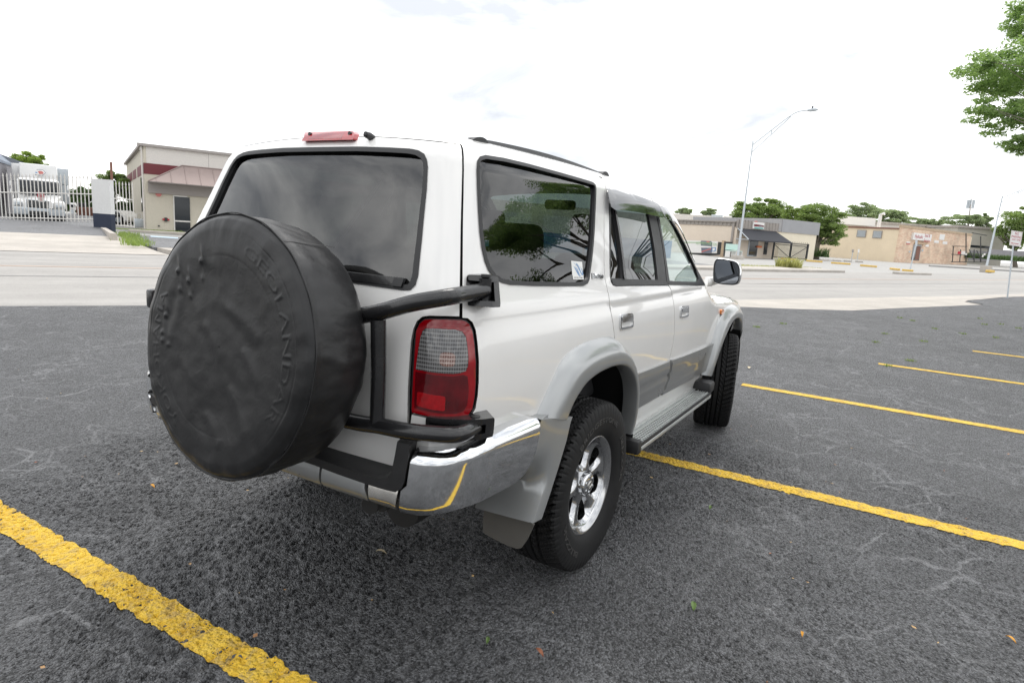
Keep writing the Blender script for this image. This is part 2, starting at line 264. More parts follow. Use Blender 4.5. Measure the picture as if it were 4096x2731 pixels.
# ------------------------------------------------------------------ mesh helpers
def tag(o, label=None, cat=None, group=None, kind=None):
    if label: o['label'] = label
    if cat: o['category'] = cat
    if group: o['group'] = group
    if kind: o['kind'] = kind
    return o
def empty(name, loc=(0,0,0), rz=0.):
    o = bpy.data.objects.new(name, None); COL.objects.link(o); o.location = loc; o.rotation_euler = (0,0,rz); o.empty_display_size = .2; return o
def copy_tree(o, parent=None):
    c = o.copy(); COL.objects.link(c); c.parent = parent
    for ch in list(o.children): copy_tree(ch, c)
    return c
class MB:
    def __init__(s): s.v = []; s.f = []; s.n = []; s.mi = []; s.hasn = False
    def add(s, V, Fc, mi=0, nrm=None):
        o = len(s.v); V = [tuple(map(float, p)) for p in V]; s.v += V; s.f += [tuple(int(i)+o for i in f) for f in Fc]; s.mi += [mi]*len(Fc)
        if nrm is not None: s.hasn = True; s.n += [tuple(map(float, q)) for q in nrm]
        else: s.n += [(0.,0.,0.)]*len(V)
        return s
    def box(s, c, size, rot=None, bev=0., seg=2, mi=0):
        if bev <= 0:
            hx, hy, hz = [q/2 for q in size]
            V = np.array([(x,y,z) for x in (-hx,hx) for y in (-hy,hy) for z in (-hz,hz)])
            Fc = [(0,1,3,2),(4,6,7,5),(0,4,5,1),(2,3,7,6),(0,2,6,4),(1,5,7,3)]
        else:
            bm = bmesh.new(); bmesh.ops.create_cube(bm, size=1.)
            bmesh.ops.scale(bm, vec=size, verts=bm.verts); bmesh.ops.bevel(bm, geom=list(bm.edges), offset=bev, segments=seg, affect='EDGES', profile=.5)
            bm.verts.index_update(); V = np.array([v.co[:] for v in bm.verts]); Fc = [[v.index for v in f.verts] for f in bm.faces]; bm.free()
        if rot is not None: V = V @ np.array(rot).T
        return s.add(V+np.array(c), Fc, mi)
    def tube(s, pts, r, n=14, caps=True, mi=0):
        P = np.array(pts, float); m_ = len(P); rr = np.full(m_, r) if np.isscalar(r) else np.array(r, float)
        T = np.gradient(P, axis=0); T /= np.linalg.norm(T, axis=1)[:,None]
        u = np.cross(T[0], [0,0,1.]); u = np.cross(T[0], [1.,0,0]) if np.linalg.norm(u) < .1 else u; u /= np.linalg.norm(u)
        V = []; a = np.linspace(0, 2*np.pi, n, endpoint=False)
        for i in range(m_):
            u = u - T[i]*(u@T[i]); u /= np.linalg.norm(u); w_ = np.cross(T[i], u)
            V += list(P[i]+rr[i]*(np.cos(a)[:,None]*u+np.sin(a)[:,None]*w_))
        Fc = [(i*n+j, i*n+(j+1)%n, (i+1)*n+(j+1)%n, (i+1)*n+j) for i in range(m_-1) for j in range(n)]
        if caps: Fc += [tuple(range(n-1,-1,-1)), tuple(range((m_-1)*n, m_*n))]
        return s.add(V, Fc, mi)
    def grid(s, P, cu=False, cv=False, mi=0, flip=False, skip=None, nrm=None):
        P = np.array(P, float); a, b = P.shape[:2]; Fc = []
        if nrm is not None:
            fn = np.cross(P[1:,:-1]-P[:-1,:-1], P[:-1,1:]-P[:-1,:-1]); flip = (fn*nrm[:-1,:-1]).sum() < 0
        for i in range(a if cu else a-1):
            for j in range(b if cv else b-1):
                if skip is not None and skip(i, j): continue
                q = (i*b+j, ((i+1)%a)*b+j, ((i+1)%a)*b+(j+1)%b, i*b+(j+1)%b); Fc.append(q[::-1] if flip else q)
        return s.add(P.reshape(-1,3), Fc, mi, None if nrm is None else nrm.reshape(-1,3))
    def prism(s, poly, h, fr, mi=0):
        """poly: 2D list; fr(u,v,w)->3D; w from 0 to h"""
        n = len(poly); V = [fr(u,v,0) for u,v in poly]+[fr(u,v,h) for u,v in poly]
        Fc = [tuple(range(n-1,-1,-1)), tuple(range(n,2*n))]+[(i,(i+1)%n,n+(i+1)%n,n+i) for i in range(n)]
        return s.add(V, Fc, mi)
    def build(s, name, mat, parent=None, smooth=35., recalc=True):
        me = bpy.data.meshes.new(name); me.from_pydata(s.v, [], s.f)
        for m_ in (mat if isinstance(mat, (list, tuple)) else [mat]): me.materials.append(MT[m_] if isinstance(m_, str) else m_)
        me.polygons.foreach_set('material_index', s.mi)
        if recalc and not s.hasn:
            bm = bmesh.new(); bm.from_mesh(me); bmesh.ops.recalc_face_normals(bm, faces=bm.faces); bm.to_mesh(me); bm.free()
        if smooth:
            me.polygons.foreach_set('use_smooth', [True]*len(me.polygons)); me.set_sharp_from_angle(angle=R(smooth))
        me.update()
        if s.hasn: me.normals_split_custom_set_from_vertices(s.n)
        o = bpy.data.objects.new(name, me); COL.objects.link(o)
        if parent is not None: o.parent = parent
        return o
def rotz(a): c, s = math.cos(a), math.sin(a); return np.array([[c,-s,0],[s,c,0],[0,0,1.]])
def frame3(x, z):
    x = np.array(x, float); x /= np.linalg.norm(x); z = np.array(z, float); z -= x*(x@z); z /= np.linalg.norm(z); return np.stack([x, np.cross(z, x), z], 1)
def text_geo(body, size, depth=.0, res=3):
    cu = bpy.data.curves.new('lettering', 'FONT'); cu.body = body; cu.size = size; cu.extrude = depth; cu.align_x = 'CENTER'; cu.align_y = 'CENTER'; cu.resolution_u = res
    o = bpy.data.objects.new('lettering', cu); me = o.to_mesh(); V = np.array([v.co[:] for v in me.vertices]); Fc = [tuple(p.vertices) for p in me.polygons]
    o.to_mesh_clear(); bpy.data.objects.remove(o); bpy.data.curves.remove(cu); return V, Fc
def curve_pts(P, n=40):
    """Catmull-Rom through the points"""
    P = np.array(P, float); Q = np.vstack([2*P[0]-P[1], P, 2*P[-1]-P[-2]]); out = []
    k = max(2, n//(len(P)-1))
    for i in range(1, len(Q)-2):
        for t in np.linspace(0, 1, k, endpoint=False):
            a, b, c, d = Q[i-1:i+3]; out.append(.5*((2*b)+(c-a)*t+(2*a-5*b+4*c-d)*t*t+(-a+3*b-3*c+d)*t**3))
    out.append(P[-1]); return np.array(out)
def inside(poly, pts):
    x, y = pts[:,0], pts[:,1]; r = np.zeros(len(pts), bool); n = len(poly)
    for i in range(n):
        x1, y1 = poly[i]; x2, y2 = poly[(i+1)%n]
        if y1 == y2: continue
        c = (y1 > y) != (y2 > y); r ^= c & (x < (x2-x1)*(y-y1)/(y2-y1)+x1)
    return r
def dist_poly(poly, pts):
    d = np.full(len(pts), 1e9); n = len(poly)
    for i in range(n):
        a = np.array(poly[i]); b = np.array(poly[(i+1)%n]); ab = b-a; l = ab@ab
        if l < 1e-14: continue
        t = np.clip(((pts-a)@ab)/l, 0, 1); d = np.minimum(d, np.linalg.norm(pts-(a+t[:,None]*ab), axis=1))
    return d
def resample(poly, step):
    out = []; n = len(poly)
    for i in range(n):
        a = np.array(poly[i], float); b = np.array(poly[(i+1)%n], float); k = max(1, int(math.ceil(np.linalg.norm(b-a)/step)))
        out += [tuple(a+(b-a)*j/k) for j in range(k)]
    return out
def soft(poly, it=2):
    P = [np.array(q, float) for q in poly]
    for _ in range(it):
        P = [w_ for i in range(len(P)) for w_ in (P[i]*.75+P[(i+1)%len(P)]*.25, P[i]*.25+P[(i+1)%len(P)]*.75)]
    return [tuple(q) for q in P]
def rr(poly, r, k=5):
    P = [np.array(q, float) for q in poly]; out = []
    for i in range(len(P)):
        a, b, c = P[i-1], P[i], P[(i+1)%len(P)]; u = (a-b)/np.linalg.norm(a-b); w_ = (c-b)/np.linalg.norm(c-b); q = min(r, .45*np.linalg.norm(a-b), .45*np.linalg.norm(c-b)); s, e = b+u*q, b+w_*q
        out += [tuple(s*(1-t)**2+2*b*t*(1-t)+e*t*t) for t in np.linspace(0, 1, k)]
    return out
def inset_poly(poly, d):
    P = np.array(poly, float); n = len(P); A = sum(P[i][0]*P[(i+1)%n][1]-P[(i+1)%n][0]*P[i][1] for i in range(n)); sg = 1 if A > 0 else -1; out = []
    for i in range(n):
        a, b, c = P[i-1], P[i], P[(i+1)%n]; e1 = b-a; e2 = c-b
        l1 = np.linalg.norm(e1); l2 = np.linalg.norm(e2)
        if l1 < 1e-9 or l2 < 1e-9: out.append(tuple(b)); continue
        n1 = np.array([-e1[1], e1[0]])/l1*sg; n2 = np.array([-e2[1], e2[0]])/l2*sg; k = max(.35, 1+n1@n2)
        out.append(tuple(b+d*(n1+n2)/k))
    return out
def tri2d(outline, holes=(), step=.03, extra=None):
    loops = [resample(outline, step)]+[resample(h, step) for h in holes]
    co_, ed = [], []
    for l in loops:
        o = len(co_); co_ += l; ed += [(o+i, o+(i+1)%len(l)) for i in range(len(l))]
    A = np.array(loops[0]); lo, hi = A.min(0), A.max(0)
    gx, gy = np.meshgrid(np.arange(lo[0]+step*.5, hi[0], step), np.arange(lo[1]+step*.5, hi[1], step)); G = np.c_[gx.ravel(), gy.ravel()]
    if len(G):
        G[:,0] += (np.round((G[:,1]-lo[1])/step-.5) % 2)*step*.5
        k = inside(loops[0], G) & (dist_poly(loops[0], G) > .5*step)
        for h in loops[1:]: k &= ~inside(h, G) & (dist_poly(h, G) > .5*step)
        co_ += [tuple(q) for q in G[k]]
    if extra is not None:
        k = inside(loops[0], extra) & (dist_poly(loops[0], extra) > .1*step); co_ += [tuple(q) for q in extra[k]]
    r = delaunay_2d_cdt([Vector(q) for q in co_], ed, [], 0, 1e-7)
    V = np.array([v[:] for v in r[0]]); T = np.array([f[:] for f in r[2]]); ctr = V[T].mean(1)
    k = inside(loops[0], ctr)
    for h in loops[1:]: k &= ~inside(h, ctr)
    return V, T[k]

# ------------------------------------------------------------------ body surface of the car
def pch(xs, ys):
    xs = np.array(xs, float); ys = np.array(ys, float); h = np.diff(xs); dl = np.diff(ys)/h
    m = np.zeros(len(xs)); m[0] = dl[0]; m[-1] = dl[-1]
    for i in range(1, len(xs)-1):
        if dl[i-1]*dl[i] > 0:
            w1 = 2*h[i]+h[i-1]; w2 = h[i]+2*h[i-1]; m[i] = (w1+w2)/(w1/dl[i-1]+w2/dl[i])
    def f(x):
        x = np.clip(np.asarray(x, float), xs[0], xs[-1]); i = np.clip(np.searchsorted(xs, x)-1, 0, len(xs)-2)
        t = (x-xs[i])/h[i]; t2 = t*t; t3 = t2*t
        return (2*t3-3*t2+1)*ys[i]+(t3-2*t2+t)*h[i]*m[i]+(-2*t3+3*t2)*ys[i+1]+(t3-t2)*h[i]*m[i+1]
    return f
w_z = pch([.30,.45,.55,.70,.85,.95,1.05,1.12,1.160,1.178,1.192,1.215,1.25,1.30,1.45,1.60,1.72,1.85],
          [.77,.795,.815,.832,.842,.846,.843,.835,.8265,.8215,.8225,.8185,.807,.788,.744,.698,.660,.615])
tap = pch([-1.2,-.8,-.3,.3,1.3,2.0,2.6,3.0,3.4,3.6], [.95,.972,.993,1,1,.99,.965,.94,.89,.85])
x_r = pch([.30,.45,.7,.9,1.1,1.2,1.26,1.35,1.5,1.65,1.73,1.85], [-1.0,-1.03,-1.04,-1.037,-1.025,-1.005,-.985,-.95,-.89,-.832,-.80,-.75])
x_f = pch([.30,.5,.7,.9,1.05,1.2], [3.3,3.42,3.45,3.42,3.36,3.2])
r_x = pch([-1.1,-.8,-.5,0,.5,.9,1.15,1.30,1.93,2.03,2.4,2.9,3.3,3.5], [1.785,1.80,1.812,1.818,1.812,1.793,1.768,1.70,1.215,1.175,1.145,1.10,1.04,.98])
def rmax(a, b, r):
    u = np.maximum(a+r, 0); v = np.maximum(b+r, 0)
    return np.minimum(np.maximum(a+r, b+r), 0)+np.sqrt(u*u+v*v)-r
def F_parts(P):
    x, y, z = P[...,0], P[...,1], P[...,2]; ay = np.abs(y)
    f1 = (x_r(z)+.085*y*y-x)*.92; f2 = ay-w_z(z)*tap(x); f6 = x-x_f(z)+.12*y*y
    s = np.clip((x-1.1)/.15, 0, 1); f3 = (z-(r_x(x)-.095*np.minimum(ay, .75)**2))*(1-s*(1-np.where(x < 1.95, .8, .97)))
    return rmax(rmax(f1, f2, .105), f6, .16), f3
def F(P): a, b = F_parts(P); return rmax(a, b, .085)
S0, S1 = .45, 1.05       # s runs round the body at constant height: 0 at the middle of the tail, x + 1.55 along the right side; minus = left
def frame(s):
    s = np.asarray(s, float); sg = np.where(s < 0, -1., 1.); a = np.abs(s); th = np.clip((a-S0)/(S1-S0), 0, 1)*math.pi/2
    return -.5+np.maximum(a-S1, 0), -np.minimum(a, S0)*sg, -np.cos(th), -np.sin(th)*sg
def M(s, z, off=0.):
    s, z = np.broadcast_arrays(np.asarray(s, float), np.asarray(z, float)); ox, oy, dx, dy = frame(s); off = np.broadcast_to(np.asarray(off, float), s.shape)
    a = np.zeros(s.shape); b = np.full(s.shape, 1.1)
    for _ in range(32):
        m = .5*(a+b); ins = F(np.stack([ox+dx*m, oy+dy*m, z], -1)) < off; a = np.where(ins, m, a); b = np.where(ins, b, m)
    return np.stack([ox+dx*a, oy+dy*a, z], -1)
def Nrm(P, e=1.5e-3):
    g = np.stack([F(P+np.eye(3)[i]*e)-F(P-np.eye(3)[i]*e) for i in range(3)], -1); return g/np.maximum(np.linalg.norm(g, axis=-1, keepdims=True), 1e-9)
def zt(s):
    """height where the side turns over into the roof"""
    s = np.atleast_1d(np.asarray(s, float)); a = np.full(s.shape, .7); b = np.full(s.shape, 1.82)
    for _ in range(22):
        m = .5*(a+b); fa, fb = F_parts(M(s, m)); lo = fb < fa; a = np.where(lo, m, a); b = np.where(lo, b, m)
    return a
def patch(mb, outline, holes=(), step=.022, off=0., flange=.018, inset=.0030, mi=0, mirror=False, push=None):
    """a piece of body skin: outline in (s, z), its rim folded inwards"""
    outline = inset_poly(outline, inset) if inset else outline
    holes = [inset_poly(h, -.0) for h in holes]
    V, T = tri2d(outline, holes, step)
    for sgn in ((1, -1) if mirror else (1,)):
        o = off(V[:,0], V[:,1]) if callable(off) else np.full(len(V), float(off))
        P = M(V[:,0]*sgn, V[:,1], o)
        if push is not None: P = push(P)
        a, b, c = P[T[0]]; Ng = Nrm(P)
        f0 = np.cross(P[T[:,1]]-P[T[:,0]], P[T[:,2]]-P[T[:,0]]); flip = ((f0*Ng[T[:,0]]).sum(1)).mean() < 0
        TT = T[:,::-1] if flip else T
        if callable(off) or push is not None:
            fn = np.cross(P[TT[:,1]]-P[TT[:,0]], P[TT[:,2]]-P[TT[:,0]]); Ng = np.zeros_like(P)
            for k in range(3): np.add.at(Ng, TT[:,k], fn)
            Ng /= np.maximum(np.linalg.norm(Ng, axis=1, keepdims=True), 1e-12)
        mb.add(P, TT, mi, Ng)
        if flange:
            cnt = {}
            for t in TT:
                for i in range(3):
                    e = (t[i], t[(i+1)%3]); cnt[e] = 1
            be = [e for e in cnt if (e[1], e[0]) not in cnt]; ids = sorted({i for e in be for i in e}); ix = {q: k for k, q in enumerate(ids)}
            Q = M(V[ids,0]*sgn, V[ids,1], o[ids]-flange); P0 = P[ids]; W = np.vstack([P0, Q]); n = len(ids)
            Fc = [(ix[e[0]], n+ix[e[0]], n+ix[e[1]], ix[e[1]]) for e in be]
            fn = np.zeros_like(W)
            for f in Fc:
                nn = np.cross(W[f[1]]-W[f[0]], W[f[3]]-W[f[0]])
                for i in f: fn[i] += nn
            fn /= np.maximum(np.linalg.norm(fn, axis=1, keepdims=True), 1e-12); mb.add(W, Fc, mi, fn)
    return mb
def ztline(s0, s1, d=.0, n=24):
    s = np.linspace(s0, s1, n); return [(a, b-d) for a, b in zip(s, zt(s))]

# ================================================================== the white sport utility vehicle
suv = tag(empty('sport_utility_vehicle'), 'white sport utility vehicle with silver arch flares and a black covered spare wheel', 'car')
SEAM = [(.664,1.757),(.672,1.742),(.679,1.728),(.684,1.705),(.688,1.66),(.691,1.588),(.694,1.485),(.697,1.40),(.699,1.331),(.702,1.219),(.7025,1.203)]
LAMP = [(.7025,1.203),(.715,1.199),(.725,1.188),(.733,1.166),(.738,1.128),(.743,1.071),(.745,1.004),(.744,.96),(.740,.923),(.731,.905),(.717,.898),(.702,.895),(.676,.896),(.639,.900),(.604,.901),(.599,.914),(.598,.967),(.597,1.049),(.597,1.122),(.600,1.157),(.607,1.181),(.618,1.195),(.633,1.200),(.668,1.203)]
QWIN = [(.764,1.711),(.802,1.721),(.974,1.726),(1.157,1.726),(1.441,1.721),(1.69,1.715),(1.733,1.712),(1.749,1.703),(1.747,1.686),(1.715,1.628),(1.635,1.487),(1.567,1.379),(1.505,1.297),(1.478,1.281),(1.431,1.273),(1.227,1.280),(1.044,1.288),(.885,1.297),(.842,1.305),(.808,1.320),(.784,1.345),(.769,1.377),(.759,1.417),(.752,1.465),(.748,1.529),(.745,1.603),(.744,1.665),(.748,1.695)]
DCUT = [(1.893,1.729),(1.814,1.635),(1.733,1.462),(1.686,1.351),(1.668,1.292),(1.662,1.240),(1.667,1.187),(1.677,1.147),(1.688,1.107),(1.706,1.048),(1.730,.985),(1.775,.94)]
RARCH = [(.95,.50),(.96,.56),(1.0,.60),(1.09,.62),(1.15,.66),(1.19,.73),(1.225,.80),(1.27,.855),(1.345,.90),(1.465,.922),(1.605,.925),(1.74,.912),(1.83,.875),(1.92,.80),(1.985,.70),(2.02,.60)]
BCUT = [(2.53,1.66),(2.543,1.60),(2.549,1.54),(2.549,1.44),(2.536,1.32),(2.498,1.233),(2.515,1.228),(2.54,1.212),(2.565,1.18),(2.58,1.13),(2.595,1.062),(2.612,.98),(2.614,.898),(2.610,.833),(2.600,.80),(2.600,.75),(2.590,.68),(2.548,.622),(2.49,.596)]
FDWIN = [(3.291,1.199),(3.239,1.247),(3.151,1.327),(3.07,1.403),(2.997,1.471),(2.933,1.526),(2.877,1.571),(2.83,1.605),(2.774,1.632),(2.694,1.652)]
FFCUT = [(3.345,1.196),(3.45,1.15),(3.55,1.10),(3.625,1.06),(3.65,1.0),(3.668,.95),(3.688,.88),(3.68,.81),(3.655,.775)]
FARCH = [(3.62,.50),(3.64,.57),(3.69,.66),(3.82,.78),(3.91,.852),(4.03,.892),(4.21,.90),(4.40,.88),(4.55,.81),(4.65,.72),(4.72,.62)]
RWR = [(.20,1.732),(.341,1.728),(.429,1.724),(.474,1.718),(.510,1.706),(.531,1.687),(.544,1.662),(.559,1.591),(.577,1.429),(.586,1.32),(.583,1.291),(.570,1.274),(.547,1.271),(.414,1.274),(.2,1.277)]
RWIN = RWR+[(-a, b) for a, b in RWR[::-1]]
ZT = lambda s: float(zt([s])[0])

# body shell: quarter panels, sills, front wings are separate below; roof and pillars here
bm_ = MB()
quarter = [(SEAM[0][0], ZT(SEAM[0][0]))]+SEAM[1:]+[(.7165,1.2015),(.727,1.190),(.7355,1.167),(.7405,1.128),(.7455,1.071),(.7475,1.004),(.7465,.96),(.7425,.921),(.733,.9025),(.718,.8955),(.702,.8925),(.676,.8935),(.639,.8975),(.602,.8985),(.599,.86),(.598,.80),(.64,.77),(.72,.77),(.85,.78),(1.0,.78),(1.08,.74),(1.17,.72)]+RARCH[6:14]+[(1.86,.88)]+DCUT[::-1]+[(1.900,1.74)]+ztline(1.905, .672, -.004)[1:]
quarter = [q for i, q in enumerate(quarter) if i == 0 or abs(q[0]-quarter[i-1][0])+abs(q[1]-quarter[i-1][1]) > 1e-4]
# door cut corner: keep the polygon simple (rear door owns the arch beyond the cut)
qi = [q for q in quarter if not (q[0] > 1.775 and q[1] < .93)]
patch(bm_, qi, [QWIN], mirror=True)
patch(bm_, [(2.02,.598),(3.66,.55),(3.62,.46),(2.05,.46)], mirror=True, off=-.012, flange=.05)
# lower tail corner under the lamp, above the bumper, and the valance behind the bumper bar
# roof: ring from the edge of the side to an inner spine, then the middle
ss = np.concatenate([-np.linspace(2.70, 1.05, 40), -np.linspace(1.04, .46, 34), np.linspace(-.45, .45, 31), np.linspace(.46, 1.04, 34), np.linspace(1.05, 2.70, 40)])
B = M(ss, zt(ss)); ox, oy, _, _ = frame(ss); nv = 12; rows = []
for k in range(nv+1):
    q = (k/nv)**1.6; x = B[:,0]*(1-q)+ox*q; y = B[:,1]*(1-q)+oy*q
    a = B[:,2]-.02 if k else B[:,2].copy(); b = np.full(len(ss), 1.9); a = B[:,2].copy()
    for _ in range(30):
        m = .5*(a+b); ins = F(np.stack([x, y, m], -1)) < 0; a = np.where(ins, m, a); b = np.where(ins, b, m)
    rows.append(np.stack([x, y, a if k else B[:,2]], -1))
G = np.array(rows); bm_.grid(G, nrm=Nrm(G))
def top_z(x, y, lo=.9):
    a = np.full(np.shape(x), lo); b = np.full(np.shape(x), 1.9)
    for _ in range(32):
        m = .5*(a+b); ins = F(np.stack([x, y, m], -1)) < 0; a = np.where(ins, m, a); b = np.where(ins, b, m)
    return np.stack([x, y, a], -1)
xx, yy = np.meshgrid(np.linspace(-.5, 1.15, 30), np.linspace(-.45, .45, 20), indexing='ij'); G = top_z(xx, yy); bm_.grid(G, nrm=Nrm(G), flip=True)
def top_strip(x0, x1, v0, v1, nx=24, nvv=20):
    xs = np.linspace(x0, x1, nx); e = M(xs+1.55, zt(xs+1.55)); yb = -e[:,1]; vv = np.linspace(v0, v1, nvv)
    x = np.repeat(xs[:,None], nvv, 1); y = yb[:,None]*vv[None,:]; G = top_z(x, y); return G
for a, b, c, d in ((1.15,1.24,-1,1),(1.24,1.90,-1,-.93),(1.24,1.90,.93,1)):
    G = top_strip(a, b, c, d); bm_.grid(G, nrm=Nrm(G), flip=True)
# front face between the headlamps
yy, zz = np.meshgrid(np.linspace(-.80, .80, 33), np.linspace(.78, 1.04, 8), indexing='ij')
def front_x(y, z, off=0.):
    a = np.full(np.shape(y), 2.6); b = np.full(np.shape(y), 3.8)
    for _ in range(32):
        m = .5*(a+b); ins = F(np.stack([m, y, z], -1)) < off; a = np.where(ins, m, a); b = np.where(ins, b, m)
    return np.stack([a, y, z], -1)
G = front_x(yy, zz); bm_.grid(G, nrm=Nrm(G), flip=True)
body = bm_.build('body', 'paint', suv, smooth=0)

mb = MB(); G = top_strip(1.905, 3.30, -1, 1, 50, 24); mb.grid(G, nrm=Nrm(G), flip=True); mb.build('hood', 'paint', suv, smooth=0)
mb = MB(); G = top_strip(1.24, 1.90, -.93, .93, 20, 24); mb.grid(G, nrm=Nrm(G), flip=True); mb.build('windshield', 'clear', suv, smooth=0)
for sgn in (1, -1):
    mb = MB(); pl = ztline(3.42, 4.80)+[(4.82,.80),(4.66,.73)]+FARCH[::-1][2:-1]+[(3.66,.66)]+FFCUT[::-1]+[(3.40,1.21)]
    patch(mb, [(a*1., b) for a, b in pl], mirror=False) if sgn == 1 else patch(mb, pl, mirror=True)
    if sgn == -1:   # keep only the left half of the pair
        h = len(mb.v)//2; keep = [i for i, f in enumerate(mb.f) if min(f) >= h]; mb.f = [tuple(q-h for q in mb.f[i]) for i in keep]; mb.mi = [mb.mi[i] for i in keep]; mb.v = mb.v[h:]; mb.n = mb.n[h:]
    mb.build('fender', 'paint', suv, smooth=0)

def pair(name, mat, parents, outline, holes=(), **k):
    """the same skin piece on the right and on the left flank, each its own object"""
    res = []
    for i, sgn in enumerate((1, -1)):
        mb = MB(); patch(mb, outline, holes, mirror=(sgn == -1), **k)
        if sgn == -1:
            h = len(mb.v)//2; keep = [q for q, f in enumerate(mb.f) if min(f) >= h]; mb.f = [tuple(q-h for q in mb.f[j]) for j in keep]; mb.mi = [mb.mi[j] for j in keep]; mb.v = mb.v[h:]; mb.n = mb.n[h:]
        res.append(mb.build(name, mat, parents[i] if isinstance(parents, (list, tuple)) else parents, smooth=0))
    return res

# dark inner skin behind every gap
mb = MB()
liner = [(-0.0,.60),(.60,.62),(1.0,.86),(1.1,.95),(2.0,.95),(2.05,.55),(3.55,.50),(3.6,.95),(4.75,.95)]
patch(mb, [(.665,.62),(.95,.62),(1.0,.93),(2.02,.95),(2.06,.50),(3.55,.50),(3.58,.95),(4.75,.95)]+ztline(4.75, 3.34, .02)+[(3.31,1.18),(2.50,1.215),(1.915,1.235),(1.74,1.245),(1.70,1.28),(1.78,1.46),(1.87,1.67),(1.93,1.69),(2.53,1.68),(2.70,1.66),(2.84,1.61),(2.94,1.53),(3.07,1.41),(3.24,1.255),(3.34,1.21)]+ztline(3.20, .68, .02), [QWIN], step=.05, off=-.024, flange=0, inset=0, mirror=True)
mb.build('inner_skin', 'dark', suv, smooth=0)
mb = MB(); tgl = [(.66,1.74),(.69,1.5),(.70,1.2),(.735,1.1),(.735,.92),(.66,.90),(.64,.64)]
patch(mb, tgl+[(-a, b) for a, b in tgl[::-1]], [RWIN], step=.05, off=-.026, flange=0, inset=0); mb.build('inner_skin', 'dark', suv, smooth=0)

# ---- tailgate
TGR = [(SEAM[0][0]-.001, ZT(SEAM[0][0]))]+[(a-.001, b) for a, b in SEAM[1:-1]]+[(.701,1.207),(.668,1.2065),(.633,1.2035),(.616,1.198),(.604,1.184),(.597,1.158),(.594,1.122),(.594,1.05),(.5945,.967),(.596,.91),(.597,.86),(.594,.78),(.586,.72)]
mb = MB(); out = TGR+[(-a, b) for a, b in TGR[::-1]]+ztline(-.655, .655)[1:-1]
patch(mb, out, [RWIN]); tailgate = mb.build('tailgate', 'paint', suv, smooth=0)
mb = MB(); patch(mb, [(-.585,.722),(.585,.722),(.60,.60),(-.60,.60)], off=-.004, inset=0); mb.build('lower_apron', 'paint', tailgate, smooth=0)
mb = MB(); ri = inset_poly(RWIN, .017)
patch(mb, RWIN, [ri], step=.02, off=.004, flange=.02, inset=0); rw = mb.build('rear_window', 'rubber', tailgate, smooth=0)
mb = MB(); patch(mb, inset_poly(RWIN, .015), step=.04, off=-.010, flange=0, inset=0); mb.build('rear_window_glass', 'privacy', rw, smooth=0)
mb = MB(); patch(mb, [(-.53,1.283),(.535,1.281),(.545,1.297),(.535,1.306),(-.53,1.308)], off=.006, inset=0); mb.build('belt_moulding', 'black_gloss', rw, smooth=0)
mb = MB(); patch(mb, [(.515,1.281),(.545,1.281),(.548,1.306),(.518,1.307)], off=.010, inset=0); mb.build('moulding_clip', 'black_plastic', rw, smooth=0)
BRK = rr([(-.102,1.756),(-.104,1.772),(-.145,1.797),(.118,1.795),(.152,1.780),(.170,1.756)], .008)
mb = MB(); patch(mb, BRK, step=.012, off=.016, flange=.02, inset=0); bl = mb.build('high_brake_lamp', 'lens_red_bright', tailgate, smooth=0)
for s_, z_ in ((.128,1.780),(-.088,1.783)):
    mb = MB(); P = M([s_], [z_], [.014])[0]; mb.tube([P+[.01,0,0], P+[-.006,0,.003]], .007, 10); mb.build('lamp_screw', 'black_plastic', bl)
mb = MB(); patch(mb, [(-.075,1.763),(-.06,1.788),(.09,1.786),(.108,1.763)], step=.02, off=.0165, flange=.004, inset=0); mb.build('lens_panel', 'lens_red', bl, smooth=0)
mb = MB(); P = M([.228], [1.765])[0]; mb.tube([P+[.02,0,-.005], P+[-.012,0,.006], P+[-.03,.0,.008], P+[-.036,0,.004]], [.012,.013,.011,.003], 10); mb.build('washer_nozzle', 'black_plastic', tailgate)

# ---- quarter windows
for sgn in (1, -1):
    def half(outline, holes=(), **k):
        mb = MB(); patch(mb, outline, holes, mirror=(sgn == -1), **k)
        if sgn == -1:
            h = len(mb.v)//2; keep = [q for q, f in enumerate(mb.f) if min(f) >= h]; mb.f = [tuple(q-h for q in mb.f[j]) for j in keep]; mb.mi = [mb.mi[j] for j in keep]; mb.v = mb.v[h:]; mb.n = mb.n[h:]
        return mb
    qw = half(QWIN, [inset_poly(QWIN, .0135)], step=.02, off=.004, flange=.02, inset=0).build('quarter_window', 'rubber', suv, smooth=0)
    half(inset_poly(QWIN, .012), step=.05, off=-.008, flange=0, inset=0).build('quarter_window_glass', 'tint', qw, smooth=0)
    if sgn == 1: qwr = qw
st = [(1.387,1.372),(1.483,1.367),(1.468,1.296),(1.372,1.300)]
mb = MB(); patch(mb, soft(st, 0), off=-.006, flange=.0015, inset=0); sk = mb.build('window_sticker', 'white_vinyl', qwr, smooth=0)
def bil(quad, u, v):   # quad TL TR BR BL
    a, b, c, d = [np.array(q) for q in quad]; u = np.asarray(u)[...,None]; v = np.asarray(v)[...,None]
    return a*(1-u)*(1-v)+b*u*(1-v)+c*u*v+d*(1-u)*v
